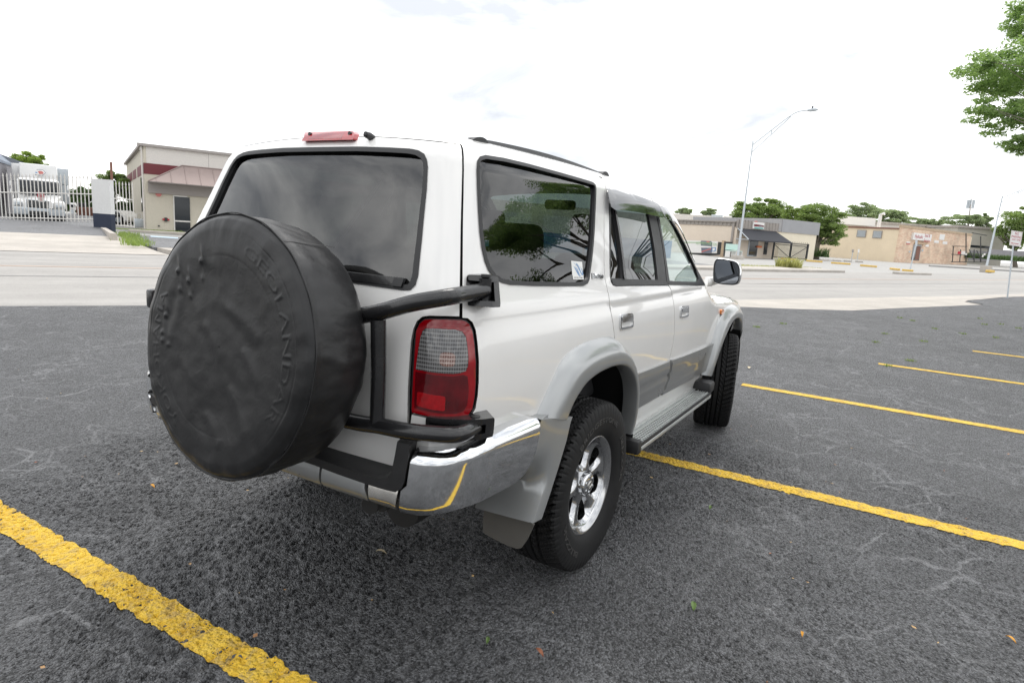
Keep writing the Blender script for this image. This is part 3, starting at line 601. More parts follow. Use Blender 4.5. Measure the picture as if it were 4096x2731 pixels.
def skin_text(body, quad, u0, u1, v0, v1, off, mat, name, parent, depth=0.):
    V, Fc = text_geo(body, 1., 0.); lo, hi = V.min(0), V.max(0)
    u = u0+(u1-u0)*(V[:,0]-lo[0])/(hi[0]-lo[0]); v = v1-(v1-v0)*(V[:,1]-lo[1])/(hi[1]-lo[1]); q = bil(quad, u, v)
    mb = MB(); P = M(q[:,0], q[:,1], off); mb.add(P, Fc)
    if depth:
        P2 = M(q[:,0], q[:,1], off-depth); n = len(P); e = {}
        for f in Fc:
            for i in range(len(f)): e[(f[i], f[(i+1)%len(f)])] = 1
        mb.add(np.vstack([P, P2]), [(a, b, n+b, n+a) for a, b in e if (b, a) not in e])
    return mb.build(name, mat, parent, smooth=0, recalc=False)
skin_text('NATURAL TUNING', st, .12, .90, .865, .94, -.0052, 'black_ink', 'sticker_lettering', sk)
fl = MB()
for cu, wd in (([(.12,.12),(.2,.08),(.26,.16),(.36,.15)], .02), ([(.38,.08),(.5,.22),(.62,.42),(.7,.52)], .05), ([(.15,.27),(.3,.42),(.45,.6),(.6,.78),(.75,.8)], .07), ([(.3,.3),(.46,.45),(.56,.62),(.68,.78)], .05), ([(.5,.12),(.66,.34),(.75,.55),(.88,.72),(.96,.66),(.92,.5),(.8,.28)], .07), ([(.3,.22),(.42,.2),(.5,.28)], .03)):
    c = curve_pts(cu, 24); n = len(c); wv = wd*np.sin(np.linspace(.15, 3.0, n)); d = np.gradient(c, axis=0); d /= np.linalg.norm(d, axis=1)[:,None]; nn = np.c_[-d[:,1], d[:,0]]*.5
    qa = np.stack([c+nn*wv[:,None], c-nn*wv[:,None]], 1); q = bil(st, qa[...,0], qa[...,1]); fl.grid(M(q[...,0], q[...,1], -.0052))
fl.build('sticker_flame', 'blue_ink', sk, smooth=0, recalc=False)
em = [(1.536,1.322),(1.653,1.312),(1.645,1.296),(1.526,1.300)]
skin_text('LIMITED', em, .02, .98, .02, .98, .006, 'chrome', 'emblem', suv, .006)

# ---- doors
rdoor = [(1.907, ZT(1.907)+.003)]+ztline(1.93, 2.52, -.003)[1:-1]+[(2.525, ZT(2.525)+.003), (2.53,1.668),(2.2,1.679),(1.93,1.687),(1.897,1.676),(1.88,1.651),(1.829,1.54),(1.781,1.432),(1.746,1.344),(1.728,1.298),(1.726,1.279),(1.738,1.265),(1.769,1.260),(1.923,1.255)]+BCUT[5:]+[(2.02,.598)]+[(1.985,.70),(1.92,.80),(1.83,.875),(1.778,.935)]+[(a+.001, b) for a, b in DCUT[::-1][1:]]
fdoor = [(2.535, ZT(2.535)+.003)]+ztline(2.56, 3.36, -.003)[1:]+FFCUT+[(3.63,.60),(3.60,.56),(2.50,.594)]+[(a+.001, b) for a, b in BCUT[::-1][1:-5]]+FDWIN+[(2.537,1.668)]
doors_r = pair('rear_door', 'paint', suv, rdoor); doors_f = pair('front_door', 'paint', suv, fdoor)
RFR = [(2.53,1.668),(2.2,1.679),(1.93,1.687),(1.897,1.676),(1.88,1.651),(1.829,1.54),(1.781,1.432),(1.746,1.344),(1.728,1.298),(1.726,1.279),(1.738,1.265),(1.769,1.260),(1.923,1.255),(2.498,1.233),(2.5345,1.32),(2.5475,1.44),(2.5475,1.54),(2.541,1.60)]
G1 = [(1.905,1.655),(1.885,1.60),(1.742,1.293),(1.871,1.288),(1.893,1.345),(1.912,1.50),(1.918,1.655)]
G2 = [(1.943,1.658),(1.945,1.50),(1.939,1.40),(1.926,1.305),(1.925,1.284),(2.368,1.266),(2.392,1.322),(2.407,1.419),(2.410,1.524),(2.405,1.64),(2.40,1.648)]
FG = [(2.560,1.253),(3.136,1.228),(3.165,1.25),(3.155,1.305),(3.073,1.382),(3.0,1.449),(2.927,1.509),(2.874,1.552),(2.80,1.598),(2.70,1.625),(2.59,1.635),(2.585,1.529),(2.585,1.416),(2.577,1.31)]
FFR = [(2.498,1.233)]+FDWIN+[(2.537,1.668),(2.549,1.60),(2.552,1.54),(2.552,1.44),(2.5385,1.32)]
fr = pair('window_frame', 'rubber', doors_r, RFR, [G1, G2], off=-.003, flange=.014)
ff = pair('window_frame', 'rubber', doors_f, FFR, [FG], off=-.003, flange=.014)
pair('window_glass', 'privacy', doors_r, inset_poly(G1, -.006), off=-.012, flange=0, inset=0, step=.05)
pair('window_glass', 'tint', doors_r, inset_poly(G2, -.006), off=-.012, flange=0, inset=0, step=.05)
pair('window_glass', 'clear', doors_f, inset_poly(FG, -.006), off=-.012, flange=0, inset=0, step=.05)
pair('divider_bar', 'black_gloss', doors_r, [(1.884,1.287),(1.912,1.286),(1.930,1.40),(1.938,1.52),(1.936,1.66),(1.922,1.66),(1.916,1.50),(1.902,1.36)], off=.004, inset=0)
pair('belt_strip', 'black_plastic', doors_r, [(1.735,1.268),(1.769,1.261),(1.923,1.2565),(2.496,1.235),(2.504,1.252),(1.925,1.276),(1.735,1.286)], off=.003, inset=0)
pair('belt_strip', 'black_plastic', doors_f, [(2.502,1.235),(3.283,1.202),(3.262,1.222),(2.512,1.252)], off=.003, inset=0)
RV = soft([(1.79,1.598),(1.806,1.650),(1.834,1.684),(1.874,1.700),(2.038,1.704),(2.252,1.695),(2.494,1.680),(2.535,1.671),(2.548,1.638),(2.551,1.597),(2.367,1.603),(2.144,1.608),(1.95,1.606)], 1)
FV = soft([(2.558,1.664),(2.647,1.668),(2.734,1.663),(2.798,1.642),(2.85,1.612),(2.95,1.53),(3.06,1.43),(3.135,1.352),(3.115,1.352),(3.05,1.405),(2.983,1.466),(2.925,1.516),(2.87,1.554),(2.80,1.583),(2.731,1.590),(2.56,1.595)], 1)
vis = lambda s, z: .008+.034*np.clip((1.70-z)/.10, 0, 1)**.55
visf = lambda s, z: .008+.028*np.clip((1.672-z)/.07, 0, 1)**.6*np.clip((3.14-s)/.45, .15, 1)
pair('rain_visor', 'smoke', doors_r, RV, off=vis, flange=.006, inset=0, step=.02)
pair('rain_visor', 'smoke', doors_f, FV, off=visf, flange=.006, inset=0, step=.02)
clo = lambda s, z: .014+.005*np.clip((.80-z)/.02, 0, 1)-.006*np.exp(-((z-.715)/.006)**2)-.004*np.exp(-((z-.66)/.006)**2)
pair('door_cladding', 'grey_silver', doors_r, [(2.03,.812),(2.306,.804),(2.566,.800),(2.578,.75),(2.572,.68),(2.528,.622),(2.478,.602),(2.05,.604),(2.03,.66)], off=clo, flange=.02, step=.02)
pair('door_cladding', 'grey_silver', doors_f, [(2.612,.799),(2.866,.791),(3.25,.781),(3.640,.774),(3.652,.70),(3.63,.62),(3.59,.572),(2.53,.598),(2.576,.629),(2.612,.685),(2.617,.746)], off=clo, flange=.02, step=.02)
def handle(parents, s0, s1, z0, z1):
    rim = rr([(s0,z1),(s1,z1-.007),(s1,z0-.004),(s0,z0)], .018)
    for k, sgn in enumerate((1, -1)):
        pass
    hs = pair('door_handle', 'chrome', parents, rim, [inset_poly(rim, .010)], off=.007, flange=.012, inset=0, step=.012)
    dz = z1-z0
    pair('handle_cup', 'silver', hs, inset_poly(rim, .009), off=lambda s, z: .002-.016*np.clip((z1-.03-z)/dz*3, 0, 1)*np.clip((z-z0)/dz*4, 0, 1), flange=0, inset=0, step=.01)
    lf = rr([(s0+.014,z1-.010),(s1-.012,z1-.016),(s1-.014,z1-.042),(s0+.016,z1-.038)], .008)
    pair('handle_flap', 'chrome', hs, lf, off=.010, flange=.010, inset=0, step=.01)
handle(doors_r, 1.765, 1.928, 1.062, 1.134); handle(doors_f, 2.700, 2.860, 1.036, 1.106)

# ---- wing markers, flares
pair('side_marker', 'amber', suv, soft([(3.735,1.010),(3.825,1.004),(3.85,.978),(3.81,.967),(3.742,.971)], 1), off=.012, flange=.014, inset=0, step=.012)
def flare(outer, inner, cx, n=64):
    res = []
    oc = curve_pts(outer, n); ic = curve_pts(inner, n)
    def rs(c, k=n):
        d = np.r_[0, np.cumsum(np.linalg.norm(np.diff(c, axis=0), axis=1))]; t = np.linspace(0, d[-1], k); return np.c_[np.interp(t, d, c[:,0]), np.interp(t, d, c[:,1])]
    oc, ic = rs(oc), rs(ic); tt = np.array([0,.03,.08,.15,.24,.34,.45,.56,.68,.80,.90,.96,1.0]); prof = .058*np.sin(np.clip(tt/.62, 0, 1)*math.pi/2)**.8
    prof[0] = -.004; prof[-2:] -= np.array([.002,.006])
    for sgn in (1, -1):
        sz_ = oc[:,None,:]*(1-tt[None,:,None])+ic[:,None,:]*tt[None,:,None]
        P = M(sz_[...,0]*sgn, np.maximum(sz_[...,1], .30), np.repeat(prof[None,:], n, 0))
        inn = P[:,-1,:].copy(); inn[:,1] -= -.07*sgn*1.0; inn[:,1] = np.where(True, P[:,-1,1]+.07*sgn, 0)
        Q = np.concatenate([P, inn[:,None,:]], 1); mb = MB(); mb.grid(Q, flip=(sgn == -1)); res.append(mb.build('wheel_arch_flare', 'silver', suv, smooth=50, recalc=False))
    return res
s_ = 1.55
flare([(s_-.50,.815),(s_-.45,.885),(s_-.36,.99),(s_-.26,1.032),(s_-.113,1.050),(s_+.096,1.046),(s_+.21,1.005),(s_+.31,.94),(s_+.40,.855),(s_+.475,.74),(s_+.505,.62),(s_+.515,.50)],
      [(s_-.345,.775),(s_-.30,.840),(s_-.22,.893),(s_-.15,.913),(s_-.06,.925),(s_+.055,.926),(s_+.18,.91),(s_+.28,.87),(s_+.365,.80),(s_+.42,.71),(s_+.455,.60),(s_+.465,.50)], 0)
flare([(s_+1.99,.545),(s_+2.02,.66),(s_+2.06,.79),(s_+2.13,.90),(s_+2.22,.968),(s_+2.36,1.005),(s_+2.62,1.012),(s_+2.85,.99),(s_+3.0,.94),(s_+3.1,.86),(s_+3.17,.76)],
      [(s_+2.085,.53),(s_+2.10,.60),(s_+2.15,.69),(s_+2.25,.79),(s_+2.37,.862),(s_+2.50,.90),(s_+2.66,.908),(s_+2.83,.885),(s_+2.96,.835),(s_+3.05,.77),(s_+3.10,.70)], 0)
# silver piece behind each rear wheel, with its flap
for sgn in (1, -1):
    mb = MB()
    zc = np.array([.836,.80,.76,.72,.685,.64,.597,.55,.51,.475,.45,.425]); xin = np.interp(-zc, [-.828,-.779,-.685,-.597,-.493,-.425], [-.305,-.312,-.345,-.393,-.455,-.50])
    xo = np.interp(-zc, [-.828,-.773,-.729,-.682,-.632,-.586,-.507,-.457,-.425], [-.540,-.566,-.592,-.625,-.675,-.70,-.66,-.60,-.56])
    rows = []
    for k in range(len(zc)):
        t = np.linspace(0, 1, 12); xs = xin[k]+(xo[k]-xin[k])*t
        low = np.clip((.66-zc[k])/.12, 0, 1)
        y = -.888+.006*np.sin(t*math.pi)+ .012*t + low*np.clip((t-.25)/.75, 0, 1)**1.3*.235
        xs = xs*(1-low)+low*np.where(t < .25, xin[k]-.05*t/.25, xin[k]-.05-.035*(t-.25)/.75)
        rows.append(np.stack([xs, y*sgn, np.minimum(zc[k], .778+.040*t-.004*k)], -1))
    Gd = np.array(rows); inn = Gd[:,:1,:].copy(); inn[...,1] += .10*sgn; Gd = np.concatenate([inn, Gd], 1); end = Gd[:,-1:,:].copy(); end[...,0] += .12; end[...,1] += .02*sgn; Gd = np.concatenate([Gd, end], 1)
    topc = Gd[:1].copy(); topc[...,1] += .07*sgn*np.r_[0, np.ones(Gd.shape[1]-1)][None,:]; topc[...,2] += .004; Gd = np.concatenate([topc, Gd], 0)
    mb.grid(Gd, flip=(sgn == 1)); rq = mb.build('rear_guard', 'silver', suv, smooth=50, recalc=False)
    mb = MB(); pl = soft([(-.872,.43),(-.640,.455),(-.632,.300),(-.66,.286),(-.79,.274),(-.825,.292)], 1)
    mb.prism(pl, .012, lambda u, v, w_: (-.51+w_-.10*(v-.43)*0-.03*(.43-v), u*sgn, v)); mb.build('mud_flap', 'grey_plastic', rq)

# ---- rear bumper
bump = MB(); BC = [(.602,.680),(.614,.702),(.619,.782),(.624,.806),(.65,.808),(.69,.815),(.746,.832),(.845,.838),(.948,.838),(.990,.834),(.987,.801),(.981,.756),(.971,.712),(.950,.668),(.925,.642),(.889,.627),(.849,.624),(.788,.626),(.731,.622),(.697,.610),(.666,.598),(.634,.590),(.614,.590),(.596,.591)]
bo = lambda s, z: .060+.014*np.clip(np.sin((z-.585)/.25*math.pi), 0, 1)**.6-.028*np.clip((.63-z)/.045, 0, 1)**2-.030*np.clip((z-(.775+.03*np.clip((s-.68)/.1, 0, 1)))/.035, 0, 1)**2
bparts = []
for sgn in (1, -1):
    mb = MB(); patch(mb, BC, off=bo, flange=.085, step=.014, mirror=(sgn == -1))
    if sgn == -1:
        h = len(mb.v)//2; keep = [q for q, f in enumerate(mb.f) if min(f) >= h]; mb.f = [tuple(q-h for q in mb.f[j]) for j in keep]; mb.mi = [mb.mi[j] for j in keep]; mb.v = mb.v[h:]; mb.n = mb.n[h:]
    bparts.append(mb)
rb = tag(bparts[0].build('rear_bumper', 'chrome', suv, smooth=0)); rb2 = bparts[1].build('rear_bumper', 'chrome', suv, smooth=0)
cmat = lambda s, z: .052+.010*np.clip(np.sin((z-.58)/.10*math.pi), 0, 1)-.02*np.clip((.62-z)/.03, 0, 1)**2
for sgn in (1, -1):
    mb = MB(); pl = [(.520,.672),(.556,.671),(.598,.674),(.592,.591),(.556,.592),(.524,.594)]; patch(mb, [(sgn*a, b) for a, b in (pl if sgn == 1 else pl[::-1])], off=cmat, flange=.04, step=.014); mb.build('bumper_segment', 'dull_chrome', rb, smooth=0)
    mb = MB(); pl = [(.362,.682),(.451,.676),(.516,.671),(.521,.594),(.46,.597),(.365,.600)]; patch(mb, [(sgn*a, b) for a, b in (pl if sgn == 1 else pl[::-1])], off=cmat, flange=.04, step=.014); mb.build('bumper_segment', 'silver', rb, smooth=0)
mb = MB(); patch(mb, [(-.358,.684),(.358,.684),(.361,.602),(-.361,.602)], off=cmat, flange=.04, step=.02); mb.build('bumper_segment', 'silver', rb, smooth=0)
def lip(sg):
    lo = [(0,.688),(.365,.684),(.517,.675),(.573,.674),(.596,.676),(.608,.692),(.613,.713),(.619,.786),(.622,.836)]
    hi = [(.596,.836),(.592,.79),(.586,.735),(.578,.716),(.562,.706),(.515,.704),(.36,.712),(0,.716)]
    return [(sg*a, b) for a, b in lo+hi]
for sgn in (1, -1):
    mb = MB(); pl = lip(sgn) if sgn == 1 else [(max(a, -.585), min(b, .715)) for a, b in lip(sgn) if a > -.6]; patch(mb, pl if sgn == 1 else pl[::-1], off=.082, flange=.105, inset=0, step=.012); mb.build('step_rim', 'black_plastic', rb, smooth=0)
mb = MB()
t = np.linspace(-.60, .60, 25); e = M(t, .70, .078); i2 = M(t, .70, -.01); e[:,2] = .704; i2[:,2] = .712
mb.grid(np.stack([e, e*[1,1,0]*0+ (e*.66+i2*.34), e*.33+i2*.67, i2], 1)); mb.build('step_pad', 'black_plastic', rb, smooth=0)
mb = MB(); mb.tube([(-.90,-.50,.56),(-1.035,-.53,.565)], .030, 18); mb.build('exhaust_tip', 'under', suv)

# ---- tail lamps
for sgn in (1, -1):
    def hl(outline, mat, name, parent, holes=(), **k):
        mb = MB(); patch(mb, outline, holes, mirror=(sgn == -1), **k)
        if sgn == -1:
            h = len(mb.v)//2; keep = [q for q, f in enumerate(mb.f) if min(f) >= h]; mb.f = [tuple(q-h for q in mb.f[j]) for j in keep]; mb.mi = [mb.mi[j] for j in keep]; mb.v = mb.v[h:]; mb.n = mb.n[h:]
        return mb.build(name, mat, parent, smooth=0)
    tl = hl(LAMP, 'rubber', 'tail_lamp', suv, off=-.002, flange=.03, inset=.0015, step=.012)
    LR = inset_poly(LAMP, .0040); LR = [(max(a, .605) if b < 1.15 else a, b) for a, b in LR]
    CL = [(.626,1.169),(.655,1.172),(.690,1.172),(.706,1.166),(.715,1.150),(.719,1.120),(.722,1.089),(.722,1.062),(.718,1.047),(.706,1.041),(.692,1.039),(.660,1.040),(.630,1.041),(.610,1.041),(.611,1.065),(.613,1.105),(.616,1.143),(.620,1.160)]
    up = [q for q in LR]; hl(LR, 'lens_red', 'lens', tl, holes=[CL], off=.006, flange=.012, inset=0, step=.012)
    hl(CL, 'lens_clear', 'lens', tl, off=.008, flange=.010, inset=.0008, step=.012)
    low = [(.610,1.034),(.660,1.033),(.692,1.032),(.712,1.036),(.722,1.030),(.726,.985),(.724,.940),(.716,.921),(.700,.915),(.66,.917),(.612,.921)]
    hl(low, 'lens_red_dark', 'lens', tl, off=.0075, flange=.003, inset=0, step=.012)
    hl(rr([(.617,.975),(.678,.970),(.678,.924),(.617,.930)], .006), 'lens_red_bright', 'reflector', tl, off=.0088, flange=.003, inset=0, step=.012)
    hl(rr([(.662,1.105),(.694,1.103),(.694,1.060),(.662,1.062)], .014), 'lens_glow', 'bulb', tl, off=.0087, flange=.002, inset=0, step=.012)

# ---- spare wheel carrier
car = tag(empty('spare_wheel_carrier')); car.parent = suv
def arm(pts, r, n=36):
    mb = MB(); mb.tube(curve_pts(pts, n), r, 20); return mb.build('carrier_arm', 'black_gloss', car, smooth=50)
mb = MB(); mb.tube([(-1.075,-.585,1.19),(-1.075,-.592,1.03),(-1.075,-.592,.872)], .0235, 18); mb.build('carrier_post', 'black_gloss', car, smooth=50)
for zz in (.852, 1.165):
    mb = MB(); mb.box((-1.10,-.20,zz), (.05,.30,.06), bev=.01); mb.build('wheel_mount', 'black_gloss', car)
def hinge(z0, z1, s0, s1, s2, sk):
    """C-shaped bracket hugging the tail corner: back plate, two cheeks, end wall, pin"""
    ramp = lambda lo, hi: (lambda s, z: lo+(hi-lo)*np.clip((s-s0)/(s1-s0), 0, 1)**1.2)
    mb = MB(); patch(mb, rr([(s0,z1),(s2,z1-.004),(s2,z0+.004),(s0,z0+.012)], .012), off=.012, flange=.015, inset=0, step=.012); h = mb.build('hinge_plate', 'black_gloss', car, smooth=0)
    for a, b in ((z1-.017, z1), (z0, z0+.016)):
        mb = MB(); patch(mb, rr([(s0+.004,b),(s1,b+.002),(s2,b-.002),(s2,a-.001),(s1,a),(s0+.004,a+.001)], .004), off=ramp(.018, .066), flange=.066, inset=0, step=.010); mb.build('hinge_cheek', 'black_gloss', h, smooth=0)
    mb = MB(); patch(mb, rr([(s1+.010,z1-.002),(s2+.002,z1-.004),(s2+.002,z0+.003),(s1+.010,z0+.001)], .008), off=.064, flange=.064, inset=0, step=.010); mb.build('hinge_end', 'black_gloss', h, smooth=0)
    p = M([sk], [(z0+z1)/2], .034)[0]; mb = MB(); mb.tube([p-[0,0,(z1-z0)*.42], p+[0,0,(z1-z0)*.42]], .021, 16); mb.build('hinge_knuckle', 'black_gloss', h)
    mb = MB(); mb.tube([p+[0,0,(z1-z0)*.46], p+[0,0,(z1-z0)*.5+.004]], .015, 18); mb.build('hinge_pin', 'black_plastic', h); return p
pu = hinge(1.243, 1.334, .712, .768, .792, .758); pl_ = hinge(.842, .906, .640, .752, .782, .742)
arm([(-1.085,-.20,1.165),(-1.082,-.42,1.175),(-1.08,-.53,1.197),(-1.078,-.60,1.216),(-1.055,-.70,1.252),(-1.005,-.785,1.276),tuple(pu*.35+np.array([-1.005,-.785,1.276])*.65),tuple(pu)], .0250)
arm([(-1.085,-.20,.850),(-1.085,-.42,.852),(-1.08,-.52,.855),(-1.075,-.60,.863),(-1.068,-.70,.868),(-1.045,-.78,.872),(-1.0,-.845,.874),tuple(pl_)], .0255)

# ---- spare wheel cover
CC = np.array([-1.332,-.203,1.08]); nn_ = np.array([-math.cos(R(6.2)), -.014, math.sin(R(6.2))]); nn_ /= np.linalg.norm(nn_)
uu_ = np.array([0,-1.,0]); uu_ -= nn_*(uu_@nn_); uu_ /= np.linalg.norm(uu_); vv_ = np.cross(nn_, uu_); vv_ = vv_ if vv_[2] > 0 else -vv_
cov_h = pch([0,.12,.20,.255,.30,.345,.375,.392], [.009,.010,.012,.016,.019,.019,.011,-.004])
def nz(x, y, s, o=0): return mnoise.noise(Vector((x*s+o, y*s-o, o*.37)))
def press(X, Y, body, r, a0, a1, size, soft_=.0035):
    """relief of a tyre name pressing through the cloth: 1 inside the strokes, fading over soft_ metres"""
    V, Fc = text_geo(body, size, 0., 2); lo, hi = V.min(0), V.max(0); e = {}
    for f in Fc:
        for i in range(len(f)): e[(f[i], f[(i+1)%len(f)])] = 1
    be = [k for k in e if (k[1], k[0]) not in e]; k_ = r*abs(a0-a1)/(hi[0]-lo[0])
    rad = np.hypot(X, Y); th = np.arctan2(Y, X); d = (a0-th)%(2*math.pi); u = lo[0]*k_+d*r; v = rad-r; out = np.zeros(X.shape)
    idx = np.nonzero((u > lo[0]*k_-.02) & (u < hi[0]*k_+.02) & (v > lo[1]-.01) & (v < hi[1]+.01))
    q = np.c_[u[idx], v[idx]]; dd = np.full(len(q), 1e9); ins = np.zeros(len(q), bool)
    for a, b in be:
        A, B_ = V[a,:2]*[k_,1], V[b,:2]*[k_,1]; ab = B_-A; l = ab@ab
        if l < 1e-14: continue
        t = np.clip(((q-A)@ab)/l, 0, 1); dd = np.minimum(dd, np.linalg.norm(q-(A+t[:,None]*ab), axis=1))
        if A[1] != B_[1]: c = (A[1] > q[:,1]) != (B_[1] > q[:,1]); ins ^= c & (q[:,0] < (B_[0]-A[0])*(q[:,1]-A[1])/(B_[1]-A[1])+A[0])
    sd = np.where(ins, dd, -dd); out[idx] = np.clip(.5+sd/(2*soft_), 0, 1); return out
na = 760; rr_ = np.r_[np.linspace(.002, .262, 44), np.linspace(.266, .352, 36), np.linspace(.3555, .392, 18)]; nr = len(rr_)
TH_ = np.linspace(0, 2*math.pi, na, endpoint=False); RG, TG = np.meshgrid(rr_, TH_); X_, Y_ = RG*np.cos(TG), RG*np.sin(TG)
H = cov_h(RG); wave = np.zeros(H.shape)
for i in range(na):
    th = TH_[i]; ct, st_ = math.cos(th), math.sin(th)
    for j in range(nr):
        r = rr_[j]; x, y = r*ct, r*st_; e = min(1, max(0, (r-.30)/.07))*(1-min(1, max(0, (r-.382)/.01)))
        w_ = 0.
        if e > 0: w_ += (mnoise.noise(Vector((ct*7+3, st_*7, r*9)))*.0045+.6*mnoise.noise(Vector((ct*16, st_*16+4, r*14)))*.0045*max(0, .4+nz(x, y, 3., 77))) * e
        k = min(1, max(0, (.36-r)/.08))
        if k > 0:
            wx = x+.05*nz(x, y, 5., 2); wy = y+.05*nz(x, y, 5., 8); g1 = nz(wx*.75-wy*.5, wx*.30+wy*.42, 8., 5); g2 = nz(wx*.5+wy*.2, wx*.2-wy*.9, 7., 15)
            w_ += k*((.0040*nz(x, y, 4.6, 12)+.0038*(.35-abs(g1))*max(0, nz(x, y, 4., 41)+.35)+.0030*(.3-abs(g2))*max(0, nz(x, y, 4.5, 51)+.25))+.0010*nz(x, y, 24., 60))
        wave[i, j] = w_
H += wave
for bx, by, bh in [(-.218,.205,.010),(-.205,.150,.005),(-.165,.180,.010),(-.155,.135,.005),(-.105,.245,.011),(-.10,.195,.004),(-.27,.06,.009),(-.275,-.02,.005),(-.245,-.03,.005),(-.28,.005,.006)]:
    bh *= .62; H += bh*np.exp(-((X_-bx)**2+(Y_-by)**2)/.008**2)+bh*.5*np.exp(-(((X_-bx-.008)*.9+(Y_-by-.022)*.3)**2/.008**2+(Y_-by-.025)**2/.02**2))
for (ax, ay), (bx, by), hh, wd in [((0,.13),(.21,.035),.0060,.016),((.05,-.10),(.17,-.25),.0060,.017),((-.20,.14),(-.245,-.02),.0050,.015),((-.09,.07),(.02,-.045),.0042,.015),((-.16,-.05),(-.10,-.27),.0040,.018),((.10,.02),(.20,-.10),.0045,.014),((-.05,-.20),(.06,-.30),.0045,.016),((-.12,.25),(.0,.22),.003,.014)]:
    d_ = np.array([bx-ax, by-ay]); l_ = np.hypot(*d_); d_ /= l_; t_ = (X_-ax)*d_[0]+(Y_-ay)*d_[1]; bow = .006*np.sin(np.clip(t_/l_, 0, 1)*math.pi); q_ = (X_-ax)*-d_[1]+(Y_-ay)*d_[0]-bow
    tp = np.exp(-np.maximum(0, np.abs(t_-l_/2)-l_*.32)**2/(.10*l_)**2); wd *= 1.0+.9*np.clip(t_/l_, 0, 1); H += .48*hh*tp*(np.exp(-(q_/wd)**2)-.6*np.exp(-((q_+wd*1.6)/(wd*1.3))**2))
fade = .55+.45*np.clip(np.sin(TG*3+.5)+.6, 0, 1)
H += .0019*press(X_, Y_, 'GEOLANDAR', .309, R(72), R(-34), .046)*fade+.0018*press(X_, Y_, 'YOKOHAMA', .309, R(238), R(154), .044)*fade
H -= .0016*np.exp(-((RG-.346)/.003)**2)*np.clip(np.sin(TG*2+1)+.7, 0, 1)+.0004*np.exp(-((RG-.27)/.004)**2)*np.clip(np.sin(TG*2-.4)+.5, 0, 1)
side = [(.3945,-.002),(.3965,-.006),(.395,-.012),(.396,-.030),(.3965,-.05),(.3965,-.07),(.396,-.09),(.3955,-.11),(.394,-.13),(.392,-.15),(.388,-.18),(.380,-.205),(.365,-.225),(.34,-.235),(.30,-.238),(.2,-.238),(.02,-.238)]
P = np.zeros((na, nr+len(side), 3)); P[:,:nr] = CC+uu_*X_[...,None]+vv_*Y_[...,None]+nn_*H[...,None]
for i in range(na):
    th = TH_[i]; ct, st_ = math.cos(th), math.sin(th)
    for j, (r, h) in enumerate(side):
        q = r
        if 3 <= j < 13: q += .0055*mnoise.noise(Vector((ct*5, st_*5+9, h*14)))+.0032*mnoise.noise(Vector((ct*13+h*22, st_*13, h*9)))-.008*math.exp(-((th-4.71)/.5)**2)*(h < -.1)
        P[i, nr+j] = CC+uu_*q*ct+vv_*q*st_+nn_*h
mb = MB(); mb.grid(P, cu=True); cover = mb.build('spare_wheel_cover', 'vinyl', suv, smooth=75)
tag(cover, 'slack black vinyl cover over the spare wheel, tyre lettering pressing through')
mb = MB(); t = np.linspace(0, 2*math.pi, 200, endpoint=False); c = [CC+uu_*(.3975+.0012*math.sin(a*17))*math.cos(a)+vv_*(.3975+.0012*math.sin(a*17))*math.sin(a)-nn_*.004 for a in t]; mb.tube(c+[c[0]], .0022, 8, caps=False); mb.build('cover_seam', 'vinyl', cover)
a0 = R(57); mb = MB(); mb.grid(np.array([[CC+(uu_*math.cos(a0+da)+vv_*math.sin(a0+da))*.3995+nn_*h for da in (-.005,.005)] for h in np.linspace(-.2,-.01,12)])); mb.build('cover_seam', 'vinyl', cover)
def arc_text(body, r, a0, a1, size, parent, name, mat, hfun, org, U, Vv, Nn, raise_):
    V, Fc = text_geo(body, size, 0.); lo, hi = V.min(0), V.max(0); mb = MB()
    f = (V[:,0]-lo[0])/(hi[0]-lo[0]); th = a0+(a1-a0)*f; rad = r+V[:,1]
    def put(dh): return np.array([org+U*q*math.cos(t)+Vv*q*math.sin(t)+Nn*(float(hfun(q))+dh) for q, t in zip(rad, th)])
    A, B_ = put(raise_), put(-.004); n = len(A); e = {}
    for fc in Fc:
        for i in range(len(fc)): e[(fc[i], fc[(i+1)%len(fc)])] = 1
    mb.add(np.vstack([A, B_]), list(Fc)+[(a, n+a, n+b, b) for a, b in e if (b, a) not in e]); return mb.build(name, mat, parent, smooth=60, recalc=True)

# ---- wheels
def make_tyre():
    na = 384; RT = .385
    lat = np.r_[np.linspace(-.118, .118, 41)]; V = []
    ins = [(.105,.215),(.122,.232),(.133,.262),(.139,.300),(.138,.330),(.133,.355),(.126,.371)]
    rows = []
    for i in range(na):
        a = 2*math.pi*i/na; row = [(-y, r) for y, r in ins]
        for y in lat:
            r = RT-.006*(abs(y)/.118)**2.2; g = 0
            if abs(abs(y)-.052) < .005 or abs(abs(y)-.018) < .0035: g = 1
            k = (i+abs(y)*90*(1 if abs(y) > .055 else -1)) % 6
            if abs(y) > .055 and k < 1.3: g = 1
            if .02 < abs(y) < .05 and (i*1.0+y*260) % 6 < 1.1: g = max(g, .7)
            if abs(y) > .06 and (i+3+abs(y)*90) % 6 < .7: g = max(g, .35)
            row.append((y, r-.0135*g))
        lug = .003 if (i % 6) < 4.5 else 0
        row += [(y+(lug if 4 <= q <= 6 else 0), r) for q, (y, r) in list(enumerate(ins))[::-1]]
        row[6] = (row[6][0]-lug, row[6][1]); row[5] = (row[5][0]-lug, row[5][1])
        rows.append([(r*math.cos(a), y, r*math.sin(a)) for y, r in row])
    mb = MB(); mb.grid(np.array(rows), cu=True); return mb
